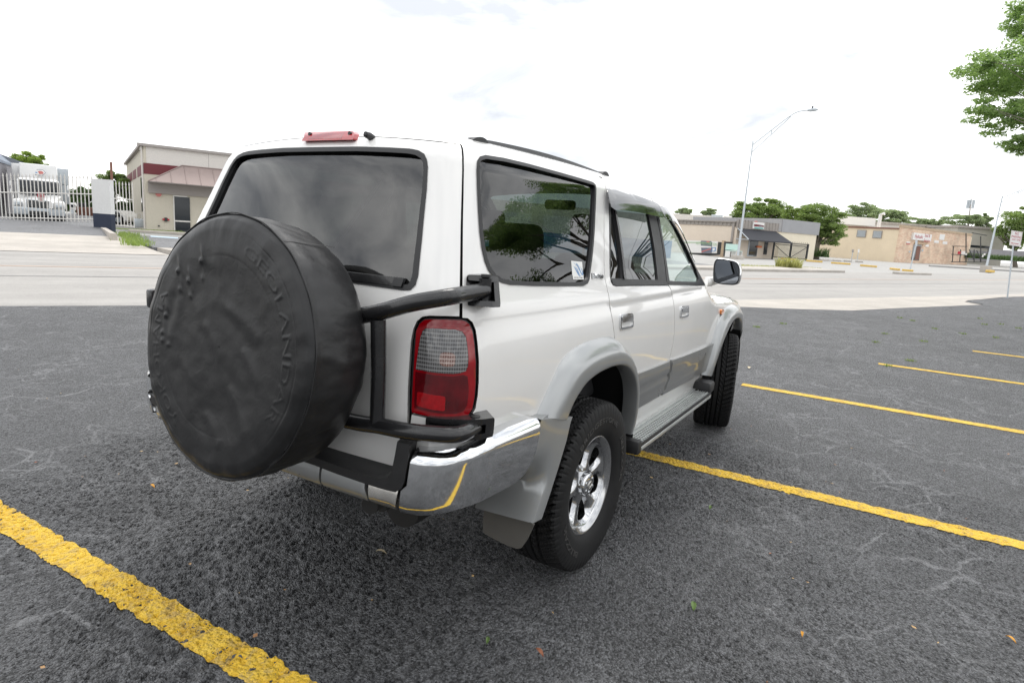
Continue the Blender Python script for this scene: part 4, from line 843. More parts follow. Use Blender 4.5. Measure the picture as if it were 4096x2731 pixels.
def make_rim():
    mb = MB(); prof = [(-.086,.1885),(-.092,.191),(-.097,.196),(-.102,.203),(-.107,.214),(-.110,.2225),(-.114,.2245),(-.1155,.220),(-.112,.2115),(-.106,.2045),(-.102,.198),(-.098,.1925),(-.092,.189)]
    a = np.linspace(0, 2*math.pi, 120, endpoint=False); mb.grid(np.array([[(r*math.cos(t), y, r*math.sin(t)) for y, r in prof] for t in a]), cu=True)
    wins = []
    for k in range(6):
        c = R(60*k+25); pl = []
        for r, da in ((.084,.13),(.095,.24),(.115,.30),(.145,.325),(.168,.30),(.179,.22),(.183,.10),(.183,-.10),(.179,-.22),(.168,-.30),(.145,-.325),(.115,-.30),(.095,-.24),(.084,-.13)): pl.append((r*math.cos(c+da), r*math.sin(c+da)))
        wins.append(soft(pl, 1))
    out = [(.1925*math.cos(t), .1925*math.sin(t)) for t in np.linspace(0, 2*math.pi, 96, endpoint=False)]
    V, T = tri2d(out, wins, .009)
    rad = np.linalg.norm(V, axis=1); th = np.arctan2(V[:,1], V[:,0]); face = pch([0,.05,.075,.10,.14,.175,.1925], [-.078,-.078,-.077,-.076,-.078,-.084,-.093])(rad)
    d = np.full(len(V), 9.)
    for q in wins: d = np.minimum(d, dist_poly(q, V))
    rnd = -.020*np.clip(1-d/.016, 0, 1)**2*np.clip((.190-rad)/.015, 0, 1)
    Y = face-rnd; P = np.c_[V[:,0], Y, V[:,1]]; mb.add(P, T[:,::-1])
    cnt = {}
    for t in T:
        for i in range(3): cnt[(t[i], t[(i+1)%3])] = 1
    be = [e for e in cnt if (e[1], e[0]) not in cnt and rad[e[0]] < .19]; o = []
    for p, q in be: o += [P[p], P[q], P[q]+[0,.04,0], P[p]+[0,.04,0]]
    mb.add(o, [(4*i,4*i+1,4*i+2,4*i+3) for i in range(len(be))]); return mb
def make_wheel():
    root = empty('wheel'); root.parent = suv
    make_tyre().build('tyre', 'tyre', root, smooth=28)
    make_rim().build('rim', 'alloy_rim', root, smooth=40)
    mb = MB(); a = np.linspace(0, 2*math.pi, 80, endpoint=False); mb.grid(np.array([[(r*math.cos(t), y, r*math.sin(t)) for y, r in ((.03,.15),(-.02,.183),(-.086,.188))] for t in a]), cu=True); mb.build('rim_barrel', 'under', root)
    mb = MB(); pr = [(-.05,.056),(-.095,.054),(-.103,.050),(-.107,.042),(-.108,.001)]; a = np.linspace(0, 2*math.pi, 48, endpoint=False)
    mb.grid(np.array([[(r*math.cos(t), y, r*math.sin(t)) for y, r in pr] for t in a]), cu=True)
    for k in range(6):
        t = R(60*k+20); mb.tube([(.037*math.cos(t),-.100,.037*math.sin(t)),(.037*math.cos(t),-.1095,.037*math.sin(t))], .007, 10)
    mb.build('hub_cap', 'chrome', root)
    mb = MB()
    for rx, ry in ((.020,.013),(.008,.013)):
        mb.tube([(rx*math.cos(t),-.109,ry*math.sin(t)) for t in np.linspace(0, 2*math.pi, 40)], .0018, 6, caps=False)
    mb.build('hub_emblem', 'dull_chrome', root)
    for k in range(6):
        mb = MB(); t = R(60*k+55); mb.tube([(.073*math.cos(t),-.035,.073*math.sin(t)),(.073*math.cos(t),-.067,.073*math.sin(t))], .0105, 8); mb.build('wheel_nut', 'under', root)
    mb = MB(); a = np.linspace(0, 2*math.pi, 40, endpoint=False); mb.grid(np.array([[(r*math.cos(t), .01, r*math.sin(t)) for r in (.001,.15)] for t in a]), cu=True); mb.build('brake_disc', 'dark', root)
    fn = lambda q: .1385 if q < .33 else .136
    arc_text('BRIDGESTONE', .300, R(118), R(38), .034, root, 'sidewall_lettering', 'side_letter', fn, np.zeros(3), np.array([1.,0,0]), np.array([0,0,1.]), np.array([0,-1.,0]), .0022)
    arc_text('BLIZZAK', .300, R(228), R(180), .034, root, 'sidewall_lettering', 'side_letter', fn, np.zeros(3), np.array([1.,0,0]), np.array([0,0,1.]), np.array([0,-1.,0]), .0022)
    arc_text('BLIZZAK', .300, R(20), R(-28), .034, root, 'sidewall_lettering', 'side_letter', fn, np.zeros(3), np.array([1.,0,0]), np.array([0,0,1.]), np.array([0,-1.,0]), .0022)
    return root
MT['side_letter'] = simple('worn_sidewall_letter', (.05,.048,.046), .6, 0, 0, .5, 60.)
wh = make_wheel(); wh.location = (0,-.750,.385); wh.rotation_euler = (0, R(-14), 0)
for loc, rz, ry in (((0,.750,.385), math.pi, 20), ((2.69,-.752,.385), R(14), 0), ((2.69,.752,.385), math.pi+R(14), 0)):
    c = copy_tree(wh, suv); c.location = loc; c.rotation_euler = (0, R(ry), rz)
# wheel houses and underbody
mb = MB()
for cx, rr_, y0, y1 in ((.04,.505,.42,.845),(2.65,.52,.42,.825)):
    for sg in (1, -1):
        mb = MB(); t = np.linspace(R(-5), R(185), 30); mb.grid(np.array([[(cx+rr_*math.cos(a)*1.0, -sg*y0, .43+rr_*math.sin(a)*1.03), (cx+rr_*math.cos(a), -sg*y1, .43+rr_*math.sin(a)*1.03)] for a in t]))
        mb.grid(np.array([[(cx+rr_*math.cos(a)*k, -sg*y0, .43+rr_*math.sin(a)*1.03*k) for k in (0.01, 1)] for a in t])); mb.build('wheel_house', 'dark', suv)
mb = MB(); mb.box((1.15,0,.53), (3.7,1.20,.20)); mb.box((1.35,.45,.50), (3.7,.09,.12)); mb.box((1.35,-.45,.50), (3.7,.09,.12)); mb.box((-.83,0,.66), (.36,1.3,.10)); mb.box((1.3,0,.53), (1.55,1.56,.10)); mb.build('chassis', 'under', suv)
mb = MB(); mb.tube([(0,-.66,.385),(0,.66,.385)], .045, 14); mb.tube([(-.10,.05,.385),(-.05,.05,.385),(.12,.05,.385),(.2,.05,.385)], [.04,.13,.13,.05], 16); mb.tube([(2.69,-.62,.385),(2.69,.62,.385)], .04, 12); mb.build('axle', 'under', suv)
mb = MB(); mb.tube(curve_pts([(1.2,-.30,.36),(.3,-.34,.37),(-.4,-.40,.42),(-.7,-.46,.50),(-.95,-.50,.53)], 24), .028, 12); mb.tube([(-.75,-.42,.42),(-.45,-.40,.41)], .08, 16); mb.build('exhaust_pipe', 'under', suv)
mb = MB(); mb.tube(curve_pts([(-.98,.30,.60),(-1.04,.30,.575),(-1.06,.30,.55),(-1.03,.30,.535)], 10), .011, 10); mb.build('tow_hook', 'under', suv)
mb = MB(); mb.box((-.93,.905,1.075), (.06,.05,.085), bev=.012); mb.build('carrier_latch', 'black_gloss', suv)

# ---- running boards
for sg in (1, -1):
    mb = MB(); y0, y1, zb = -.905*sg, -.775*sg, .452; x0, x1 = .50, 1.885
    mb.box(((x0+x1)/2, (y0+y1)/2, zb-.012), (x1-x0, .13, .020)); rb_ = mb.build('running_board', 'alloy', suv)
    mb = MB(); mb.box(((x0+x1)/2, -.787*sg, zb+.004), (x1-x0-.01, .030, .016), bev=.003); mb.build('inner_trim', 'alloy', rb_)
    mb = MB()
    for k in range(5):
        yy_ = (-.826-.0155*k)*sg; mb.box(((x0+x1)/2, yy_, zb+.003), (x1-x0-.03, .0055, .008))
        for q in np.arange(x0+.02, x1-.02, .03): mb.box((q, yy_-.0075*sg, zb+.001), (.014, .008, .005))
    mb.build('tread_ribs', 'alloy', rb_)
    mb = MB(); mb.box(((x0+x1)/2, -.9075*sg, zb-.004), (x1-x0, .007, .016)); mb.build('rubber_edge', 'black_plastic', rb_)
    mb = MB(); mb.box(((x0+x1)/2, -.9065*sg, zb-.024), (x1-x0, .012, .022), bev=.003); mb.build('edge_strip', 'alloy', rb_)
    mb = MB(); mb.box((.475,-.845*sg,.440), (.055,.135,.075), bev=.012); mb.build('end_cap', 'black_plastic', rb_)
    mb = MB(); mb.box((1.945,-.838*sg,.478), (.13,.130,.085), bev=.02); mb.build('end_cap', 'black_plastic', rb_)
    for q in (.85, 1.55):
        mb = MB(); mb.tube([(q,-.45*sg,.42),(q,-.80*sg,.425)], .018, 10); mb.build('bracket', 'under', rb_)

# ---- roof rails
for sg in (1, -1):
    mb = MB(); s = np.linspace(.80, 2.05, 40); e = M(s*sg, zt(s)); e[:,1] -= -.045*sg*1.0
    e = top_z(e[:,0], e[:,1]); h = .006+.012*np.sin(np.linspace(0, math.pi, 40))
    top = e.copy(); top[:,2] += h; top[:,1] += .010*sg; inn = e.copy(); inn[:,1] += .035*sg; inn2 = top.copy(); inn2[:,1] += .02*sg
    e[:,2] -= .004; inn[:,2] -= .004
    mb.grid(np.stack([e, top, inn2, inn], 1)); mb.add(np.stack([e, top, inn2, inn], 1)[0], [(0,1,2,3)]); mb.add(np.stack([e, top, inn2, inn], 1)[-1], [(3,2,1,0)])
    rl = mb.build('roof_rail', 'black_plastic', suv, smooth=40)
    for a, b, hh in ((.80,.97,.015),(2.0,2.08,.016)):
        mb = MB(); s = np.linspace(a, b, 16); e = M(s*sg, zt(s)); e[:,1] += .040*sg; e = top_z(e[:,0], e[:,1]); t = np.linspace(0, math.pi, 16); top = e.copy(); top[:,2] += hh*np.sin(t)**.6+.002; inn = e.copy(); inn[:,1] += .045*sg; e[:,2] -= .004; inn[:,2] -= .004
        tp2 = top.copy(); tp2[:,1] += .035*sg; mb.grid(np.stack([e, top, tp2, inn], 1)); mb.build('rail_foot', 'black_plastic', rl, smooth=40)

# ---- door mirrors
for sg in (1, -1):
    mb = MB(); c = np.array([1.90,-.918*sg,1.297]); prof = soft([(-.090,.070),(-.062,.090),(.045,.080),(.082,.055),(.095,-.01),(.090,-.068),(.06,-.085),(-.06,-.087),(-.083,-.062)], 2)
    pf = np.array(prof); rows = []
    for dx, k in ((-.055,.93),(-.062,.97),(-.058,1.0),(-.02,1.0),(.02,.95),(.055,.80),(.075,.55),(.082,.2)): rows.append([(c[0]+dx-.06*(q[0])*0, c[1]-q[0]*k*sg*1.0, c[2]+q[1]*k) for q in pf])
    mb.grid(np.array(rows), cv=True, flip=(sg == -1)); mr_ = mb.build('door_mirror', 'chrome', doors_f[0 if sg == 1 else 1], smooth=50)
    mb = MB(); pl = [(q[0]*.90, q[1]*.90) for q in pf]; mb.prism(pl, .004, lambda u, v, w_: (c[0]-.056+w_, c[1]-u*sg, c[2]+v)); mb.build('mirror_pane', 'mirror', mr_, smooth=30)
    mb = MB(); rows = [[(c[0]+dx, c[1]-q[0]*k*sg, c[2]+q[1]*k) for q in pf] for dx, k in ((-.0635,.965),(-.0635,.90),(-.05,.88))]; mb.grid(np.array(rows), cv=True); mb.build('mirror_bezel', 'black_plastic', mr_, smooth=30)
    mb = MB(); mb.tube(curve_pts([(1.86,-.79*sg,1.215),(1.88,-.82*sg,1.222),(1.895,-.85*sg,1.235)], 10), [.034]*5+[.03]*(len(curve_pts([(0,0,0),(1,1,1),(2,2,2)], 10))-5), 12); mb.build('mirror_foot', 'paint', mr_)

# ---- front bumper, lamps and grille (the far end)
mb = MB()
for z0, z1, o in ((.46,.76,.05),):
    yy, zz = np.meshgrid(np.linspace(-.84, .84, 41), np.linspace(z0, z1, 8), indexing='ij'); G = front_x(yy, zz, .06); mb.grid(G, flip=True, nrm=Nrm(G))
fb = mb.build('front_bumper', 'silver', suv, smooth=0)
pair('bumper_corner', 'grey_plastic', fb, [(4.66,.46),(4.70,.62),(4.76,.70),(4.98,.76),(4.98,.46)], off=.035, flange=.05)
mb = MB(); yy, zz = np.meshgrid(np.linspace(-.36, .36, 13), np.linspace(.82, .98, 6), indexing='ij'); G = front_x(yy, zz, .012); mb.grid(G, flip=True, nrm=Nrm(G)); gr_ = mb.build('grille', 'black_plastic', suv, smooth=0)
mb = MB()
for z in (.84,.875,.91,.945): P = front_x(np.linspace(-.35,.35,9), np.full(9, z), .02); mb.tube(P, .008, 8)
mb.build('grille_bar', 'chrome', gr_)
for sg in (1, -1):
    mb = MB(); yy, zz = np.meshgrid(np.linspace(.40, .74, 10)*sg, np.linspace(.82, .98, 6), indexing='ij'); G = front_x(yy, zz, .012); mb.grid(G, flip=True, nrm=Nrm(G)); mb.build('headlight', 'lens_clear', suv, smooth=0)

# ---- cabin
def seat(name, x, y, wd, parent=suv):
    mb = MB(); mb.box((x+.28,y,.72), (.52,wd,.16), bev=.05, seg=3); s = mb.build(name, 'seat', parent)
    mb = MB(); mb.box((x-.04,y,1.06), (.15,wd,.62), frame3((.97,0,.24),(-.24,0,.97)), .06, 3); mb.build('backrest', 'seat', s)
    return s
for y in (-.37, .37):
    s = seat('front_seat', 1.0, y, .50)
    mb = MB(); mb.box((.86,y,1.50), (.10,.27,.19), frame3((.98,0,.18),(-.18,0,.98)), .045, 3); mb.build('headrest', 'seat', s)
    mb = MB()
    for d in (-.05,.05): mb.tube([(.87,y+d,1.34),(.865,y+d,1.44)], .007, 8)
    mb.build('headrest_post', 'chrome', s)
s = seat('rear_seat', .10, 0, 1.26)
for y in (-.40, .40):
    mb = MB(); mb.box((-.02,y,1.43), (.10,.27,.16), frame3((.98,0,.18),(-.18,0,.98)), .045, 3); mb.build('headrest', 'seat', s)
mb = MB(); mb.box((.95,0,.585), (3.2,1.42,.05)); mb.box((-.5,0,.80), (.62,1.36,.03)); mb.build('cabin_floor', 'trim', suv)
mb = MB(); mb.box((1.72,0,1.02), (.40,1.40,.34), bev=.06, seg=3); mb.box((1.55,-.38,1.20), (.22,.42,.10), bev=.04, seg=3); mb.build('dashboard', 'trim', suv)
c = np.array([1.40,-.38,1.10]); fr_ = frame3((0,1,0), (-.38,0,.92)); U_, W_ = fr_[:,0], fr_[:,2]
mb = MB(); t = np.linspace(0, 2*math.pi, 41); mb.tube([c+U_*.185*math.cos(a)+W_*.185*math.sin(a) for a in t], .014, 10, caps=False); mb.tube([c, c+np.array([.25,0,-.10])], .03, 10)
for a in (R(0), R(180), R(250), R(290)): mb.tube([c+fr_[:,1]*.0, c+U_*.18*math.cos(a)+W_*.18*math.sin(a)], .012, 8)
mb.box(c, (.05,.12,.10), None, .02); mb.build('steering_wheel', 'trim', suv)
xx, yy = np.meshgrid(np.linspace(-.68, 1.12, 20), np.linspace(-.58, .58, 14), indexing='ij'); G = top_z(xx, yy); G[...,2] -= .035; mb = MB(); mb.grid(G); mb.build('headlining', 'trim', suv)
mb = MB(); mb.box((1.14,0,1.655), (.03,.22,.06), bev=.02); mb.build('inside_mirror', 'trim', suv)
mb = MB(); mb.box((.30,.60,1.50), (.09,.03,.50)); mb.box((1.03,.62,1.45), (.09,.03,.50)); mb.build('inner_pillar', 'trim', suv)

# ================================================================== the place
AXM = np.array([_r, _d, _f])
def at(px, depth):
    """the point seen at image position px (4096 x 2731), depth metres in front of the camera"""
    return CAM+depth*(np.array([(px[0]-2048)/2450.63, (px[1]-1365.5)/2450.63, 1.])@AXM)
def rise(x): return .009*np.clip(np.asarray(x, float)-28, 0, 110)
def gat(px):
    """where the sight line through px meets the ground"""
    a, b = .5, 400.
    for _ in range(60):
        m = .5*(a+b); P = at(px, m)
        if P[2] > rise(P[0]): a = m
        else: b = m
    return at(px, a)
def crop(x0, y0, k): return lambda *p: [(x0+a/k, y0+b/k) for a, b in p]
cB, cG, cD, cE, cP, cS, cF = crop(370,550,3.136), crop(0,580,4.2375), crop(2850,850,4.2764), crop(3250,850,3.6185), crop(3700,700,2.851), crop(2900,400,2.24), crop(2400,700,3.1367)
EA = R(-24.3); E2 = np.array([math.cos(EA), math.sin(EA)]); N2 = np.array([-math.sin(EA), math.cos(EA)])   # along and across the street
def RN(t, n): return tuple(E2*t+N2*n)
XB = np.concatenate([np.c_[np.full(400, x), np.linspace(-150, 150, 400)] for x in (28., 138.)])
def sheet(name, poly, mat, lift, step=4., hf=None, kind='structure', extra=True, skirt=0., holes=()):
    V, T = tri2d([tuple(map(float, q)) for q in poly], holes, step, XB if extra else None)
    z = rise(V[:,0])+lift if hf is None else hf(V[:,0], V[:,1])
    mb = MB(); P = np.c_[V, z]
    f = np.cross(P[T[:,1]]-P[T[:,0]], P[T[:,2]]-P[T[:,0]]); T = np.where((f[:,2] < 0)[:,None], T[:,::-1], T)
    mb.add(P, T)
    if skirt:
        e = {(t[i], t[(i+1)%3]) for t in T for i in range(3)}; be = [q for q in e if (q[1], q[0]) not in e]; Q = P-np.array([0,0,skirt]); n_ = len(P); mb.add(np.vstack([P, Q]), [(a, n_+a, n_+b, b) for a, b in be])
    o = mb.build(name, mat, None, smooth=0, recalc=False)
    if kind: o['kind'] = kind
    return o
mb = MB(); xs = np.array([-1500,-300,-60,0,28,60,100,138,300,900,2500.]); ys = np.array([-1500,-400,-100,0,60,150,500,1500.])
X, Y = np.meshgrid(xs, ys, indexing='ij'); mb.grid(np.stack([X, Y, rise(X)-.05], -1)); g_ = mb.build('ground', 'far_ground' if 'far_ground' in MT else 'concrete', None, smooth=0); g_['kind'] = 'structure'
LOT_EDGE = [RN(-60,8.1),(1.0,8.42),(2.52,7.60),(7.5,4.55),(13.24,1.18),(14.4,.05),(15.81,-1.13),(18.5,-2.2),(24.45,-4.71),(25.2,-4.25),(26.5,-4.5),(31.2,-6.1),(33,-6.95),RN(60,7.2),RN(120,7.2)]
# the ground nearest the viewer carries its real aggregate relief
GX0, GX1, GY0, GY1, GS = -2.1, 2.4, -4.7, 2.4, .006
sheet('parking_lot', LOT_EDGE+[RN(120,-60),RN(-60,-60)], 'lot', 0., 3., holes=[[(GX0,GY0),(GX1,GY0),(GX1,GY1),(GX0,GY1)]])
gx, gy = np.arange(GX0, GX1+GS/2, GS), np.arange(GY0, GY1+GS/2, GS); gx[-1], gy[-1] = GX1, GY1
def smooth_noise(sig, seed):
    n = np.random.default_rng(seed).normal(size=(len(gx), len(gy))); fx, fy = np.fft.fftfreq(len(gx)), np.fft.rfftfreq(len(gy))
    k = np.exp(-2*(math.pi*sig)**2*(fx[:,None]**2+fy[None,:]**2)); o = np.fft.irfft2(np.fft.rfft2(n)*k, s=n.shape); return o/o.std()
ga, gb_, gc = smooth_noise(.95, 1), smooth_noise(2.6, 2), smooth_noise(40., 3)
rough_ = np.clip(.75+.45*gc, .25, 1.2); GH = (.0014*ga-.0042*np.clip(-ga-.15, 0, 1.8)+.0011*gb_)*rough_
fd = np.minimum(np.minimum(gx-GX0, GX1-gx)[:,None], np.minimum(gy-GY0, GY1-gy)[None,:]); GH = GH*np.clip(fd/.5, 0, 1)
def relief(x, y):
    i = np.clip(((np.asarray(x)-GX0)/GS).astype(int), 0, len(gx)-1); j = np.clip(((np.asarray(y)-GY0)/GS).astype(int), 0, len(gy)-1); ok = (x > GX0) & (x < GX1) & (y > GY0) & (y < GY1); return np.where(ok, GH[i, j], 0.)
X, Y = np.meshgrid(gx, gy, indexing='ij'); me = bpy.data.meshes.new('asphalt_surface'); nv_ = X.size; ia = np.arange(nv_).reshape(X.shape)
q = np.stack([ia[:-1,:-1], ia[1:,:-1], ia[1:,1:], ia[:-1,1:]], -1).reshape(-1, 4); me.vertices.add(nv_); me.vertices.foreach_set('co', np.stack([X, Y, GH], -1).astype(np.float32).ravel())
me.loops.add(q.size); me.loops.foreach_set('vertex_index', q.astype(np.int32).ravel()); me.polygons.add(len(q)); me.polygons.foreach_set('loop_start', np.arange(0, q.size, 4, dtype=np.int32)); me.polygons.foreach_set('use_smooth', np.ones(len(q), bool))
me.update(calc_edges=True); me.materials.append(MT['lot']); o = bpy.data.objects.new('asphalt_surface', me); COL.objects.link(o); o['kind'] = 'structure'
sheet('road', [RN(-90,7.4),RN(150,7.4),RN(150,19.5),RN(-90,19.5)], 'road', -.022, 4.)
sheet('driveway_apron', [(11.,2.4),(13.24,1.25),(14.4,.12),(15.81,-1.06),(18.5,-2.12),(24.40,-4.64),(25.1,-4.2),(26.5,-4.42),(31.2,-6.0),(33,-6.85),RN(60,7.27),RN(60,8.05),RN(25,8.05),RN(12,7.75),RN(8.,7.6)], 'concrete', -.010, 2.)
sheet('road_line', [RN(-60,14.62),RN(120,14.62),RN(120,14.80),RN(-60,14.80)], 'orange_line', -.016, 4.)
sheet('road_seam', [RN(-60,12.46),RN(120,12.46),RN(120,12.60),RN(-60,12.60)], 'dirtline', -.016, 4.)
# far side of the street, left: sloping drive, pavement, small forecourt
FL, FR = at((30,885), 28.), at((383,903), 28.)
def drive_h(x, y): n = x*N2[0]+y*N2[1]; return -.01+np.clip((n-20.5)/13., 0, 1)**1.1*.46
sheet('drive_apron', [RN(-16,19.5),RN(.5,19.5),RN(-.6,26.6),RN(-16,26.6)], 'concrete', 0, 1.5, hf=lambda x, y: drive_h(x, y)+.0)
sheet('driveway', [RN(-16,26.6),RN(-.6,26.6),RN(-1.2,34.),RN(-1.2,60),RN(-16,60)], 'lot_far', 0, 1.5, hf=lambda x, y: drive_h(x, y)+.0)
sheet('sidewalk', [RN(.7,19.62),RN(40,19.62),RN(40,21.6),RN(.3,21.6)], 'concrete', .10, 2., skirt=.16)
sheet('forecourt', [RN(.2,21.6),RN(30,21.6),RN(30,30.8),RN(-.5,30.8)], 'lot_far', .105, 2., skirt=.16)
def kerb(A, B_, h=.13, wd=.16, mat='kerb', z=None, name='kerb'):
    A, B_ = np.array(A, float), np.array(B_, float); d = B_-A; l = np.linalg.norm(d[:2]); a = math.atan2(d[1], d[0]); mb = MB(); k = max(2, int(l/3))
    n2 = np.array([-math.sin(a), math.cos(a)]); rows = []
    for t in np.linspace(0, 1, k):
        p = A+d*t; zz = float(rise(p[0])) if z is None else z; w_ = .0006*math.sin(t*37)
        rows.append([(p[0]+n2[0]*o+w_, p[1]+n2[1]*o, zz+q) for o, q in ((0,-.06),(0,h-.03),(.03,h),(wd,h),(wd,-.06))])
    mb.grid(np.array(rows)); mb.add(rows[0], [(0,1,2,3,4)]); mb.add(rows[-1], [(4,3,2,1,0)]); o = mb.build(name, mat, None, smooth=30); o['kind'] = 'structure'; return o
kerb(RN(.65,19.5), RN(40.2,19.5), .12)
ka, kb = gat(cD((480,1000))[0]), gat(cE((470,868))[0]); kerb(ka[:2], kb[:2], .13, .5)
ka, kb = gat(cE((1258,892))[0]), gat(cE((1725,905))[0]); kerb(ka[:2], kb[:2], .13, .5)
ka, kb = gat(cP((60,1040))[0]), gat(cP((1140,1106))[0]); kerb(ka[:2], kb[:2], .12, .3, 'dirtline')

# ---- yellow stall lines: thick hand-rolled paint, ragged edges, 2.84 m apart
TH = .0407; c2, s2 = math.cos(TH), math.sin(TH)
def stall(k, q0, q1, label, wv=.129):
    """line k of the row; q runs across the car, from left (+) to right (-)"""
    c = -1.2907+2.8407*k; n = int(abs(q1-q0)/(.009 if k < 2 else .02))+1; q = np.linspace(q0, q1, n); rows = []
    def e(sd): return np.array([.006*mnoise.noise(Vector((t*3.1, sd, k)))+.012*mnoise.noise(Vector((t*14., sd+5, k)))+.007*mnoise.noise(Vector((t*50., sd+9, k))) for t in q])
    lo, hi = -wv/2+e(1.), wv/2+e(2.)
    for f in np.linspace(0, 1, 18 if k < 2 else 9):
        u = c+lo*(1-f)+hi*f; x = u*c2-q*s2*1.0; y = u*s2+q*c2; rows.append(np.stack([x, y, rise(x)+.004+.85*relief(x, y)], -1))
    mb = MB(); mb.grid(np.array(rows)); o = mb.build('stall_line', 'yellow', None, smooth=0)
    f = o.data; tag(o, label, 'road marking', 'yellow parking stall lines'); return o
stall(0, 2.6, -3.6, 'wide yellow stall line crossing the bottom left corner of the asphalt')
stall(1, .30, -9.5, 'yellow stall line passing under the white vehicle behind its rear wheel')
ends = [gat(p) for p in ((2958,1548),(3515,1466),(3897,1410))]
for k, (E_, lb) in enumerate(zip(ends, ('yellow stall line starting beside the front wheel of the white vehicle', 'yellow stall line second farthest away, right of the front wheel', 'shortest and farthest yellow stall line, at the right edge'))):
    q = -E_[0]*s2+E_[1]*c2; stall(k+2, q, -9.5, lb)

# ---- leaves and weeds on the asphalt
def flat_leaf(px, l, rz, mat, label):
    P = gat(px); mb = MB(); t = np.linspace(0, 1, 7); wd = l*.36*np.sin(t*math.pi)**.8+.001; z = .010+.012*np.sin(t*2.6)
    rows = [[(l*(a-.5), -w_/2, h+.004), (l*(a-.5), 0, h), (l*(a-.5), w_/2, h+.005)] for a, w_, h in zip(t, wd, z)]; mb.grid(np.array(rows)); o = mb.build('fallen_leaf', mat); o.location = P; o.rotation_euler = (0,0,rz); tag(o, label, 'leaf', 'leaves fallen on the asphalt')
MT['green_leaf'] = simple('fallen_green_leaf', (.09,.15,.035), .5); MT['brown_leaf'] = simple('fallen_brown_leaf', (.26,.10,.05), .6); MT['pale_leaf'] = simple('bleached_leaf', (.5,.42,.28), .6); MT['orange_leaf'] = simple('fallen_orange_leaf', (.6,.30,.04), .6)
for px, l, rz, m_, lb in (((2772,2437),.06,.3,'green_leaf','green leaf on the asphalt at bottom right, under the second stall line'),((2157,2624),.045,1.2,'brown_leaf','reddish brown leaf lying on the asphalt below the rear wheel'),((610,1955),.040,1.6,'orange_leaf','small orange leaf on the asphalt left of the spare wheel cover'),
    ((1950,2577),.035,.4,'green_leaf','tiny green leaf on the asphalt between brown leaf and yellow line'),((4040,2570),.04,.9,'orange_leaf','orange leaf near the bottom right corner'),((3205,2550),.028,.2,'orange_leaf','small orange leaf right of the green leaf at the bottom'),((2995,1475),.10,.2,'pale_leaf','pale leaf on the asphalt beside the front wheel'),((1525,2220),.05,2.,'pale_leaf','pale straw coloured leaf under the rear bumper'),((2840,2040),.045,.1,'green_leaf','green leaf below the line that runs under the vehicle')):
    flat_leaf(px, l, rz, m_, lb)
MT['litter'] = leaf_mat('leaf_litter', (.30,.10,.06), (.50,.34,.16), .1)
n = 220; px_ = np.c_[RNG.uniform(-1.9, 5.5, n), RNG.uniform(-5.5, 4.5, n)]; a = RNG.uniform(0, 2*np.pi, n); l = RNG.uniform(.005, .014, n); wq = l*RNG.uniform(.3, .7, n)
V = np.stack([np.c_[px_[:,0]+np.cos(a)*l*q1-np.sin(a)*wq*q2, px_[:,1]+np.sin(a)*l*q1+np.cos(a)*wq*q2, .006+.004*RNG.uniform(0, 1, n)] for q1, q2 in ((-1,0),(0,1),(1,0),(0,-1))], 1).reshape(-1,3)
mb = MB(); mb.add(V, [(4*i,4*i+1,4*i+2,4*i+3) for i in range(n)]); tag(mb.build('leaf_litter', 'litter', None, smooth=0, recalc=False), 'scattered specks of dry leaf on the asphalt', 'litter', None, 'stuff')
def tuft(P, n, h, spread, name, mat, label, cat, group=None, kind=None, ell=None):
    a = RNG.uniform(0, 2*np.pi, n); r = spread*np.sqrt(RNG.uniform(0, 1, n)); x, y = r*np.cos(a), r*np.sin(a)
    if ell is not None: x, y = ell(RNG, n)
    hh = h*RNG.uniform(.4, 1.1, n); b = RNG.uniform(0, 2*np.pi, n); ln = RNG.uniform(.1, .8, n)*hh; wd = np.maximum(h*.045, .004)*RNG.uniform(.7, 1.4, n)
    V = np.zeros((n, 5, 3)); cx, sx = np.cos(b), np.sin(b); pxx, pyy = -sx*wd, cx*wd
    for k, (f, q) in enumerate(((0, 1), (0, -1), (.55, .7), (.55, -.7), (1., 0))):
        V[:,k,0] = x+cx*ln*f**2+pxx*q; V[:,k,1] = y+sx*ln*f**2+pyy*q; V[:,k,2] = hh*f*(1-.15*f)
    Fc = [(5*i,5*i+1,5*i+3,5*i+2) for i in range(n)]+[(5*i+2,5*i+3,5*i+4) for i in range(n)]
    mb = MB(); mb.add(V.reshape(-1,3), Fc); o = mb.build(name, mat, None, smooth=0, recalc=False); o.location = P; tag(o, label, cat, group, kind); return o
cN = crop(2900,1150,1.9666)
wd_lbl = 'low green weed growing in a crack of the asphalt right of the vehicle'
for i, p in enumerate(cN((252,312),(458,287),(1475,262),(1190,432),(1565,425),(2130,395),(2310,322),(1870,365),(2040,292),(2170,290),(1650,325),(1280,618),(1460,577),(1260,365),(1375,240),(2000,245))):
    tuft(gat(p), 34, .045, .07, 'weed', 'grass', wd_lbl, 'weed', 'weeds in the asphalt cracks')
tuft(gat(cD((1290,960))[0]), 420, .9, .8, 'weed_clump', 'dry_grass', 'tall yellowish weed clump behind the far kerb', 'weed')
sp = gat(cD((1000,945))[0]); tuft(sp, 1600, .22, 1, 'verge_grass', 'dry_grass', 'thin dry grass along the far kerb', 'grass', kind='stuff', ell=lambda g, n: ((lambda t, w_: (t*E2[0]+w_*N2[0], t*E2[1]+w_*N2[1]))(g.uniform(-4.5, 5.5, n), g.normal(0, .35, n))))

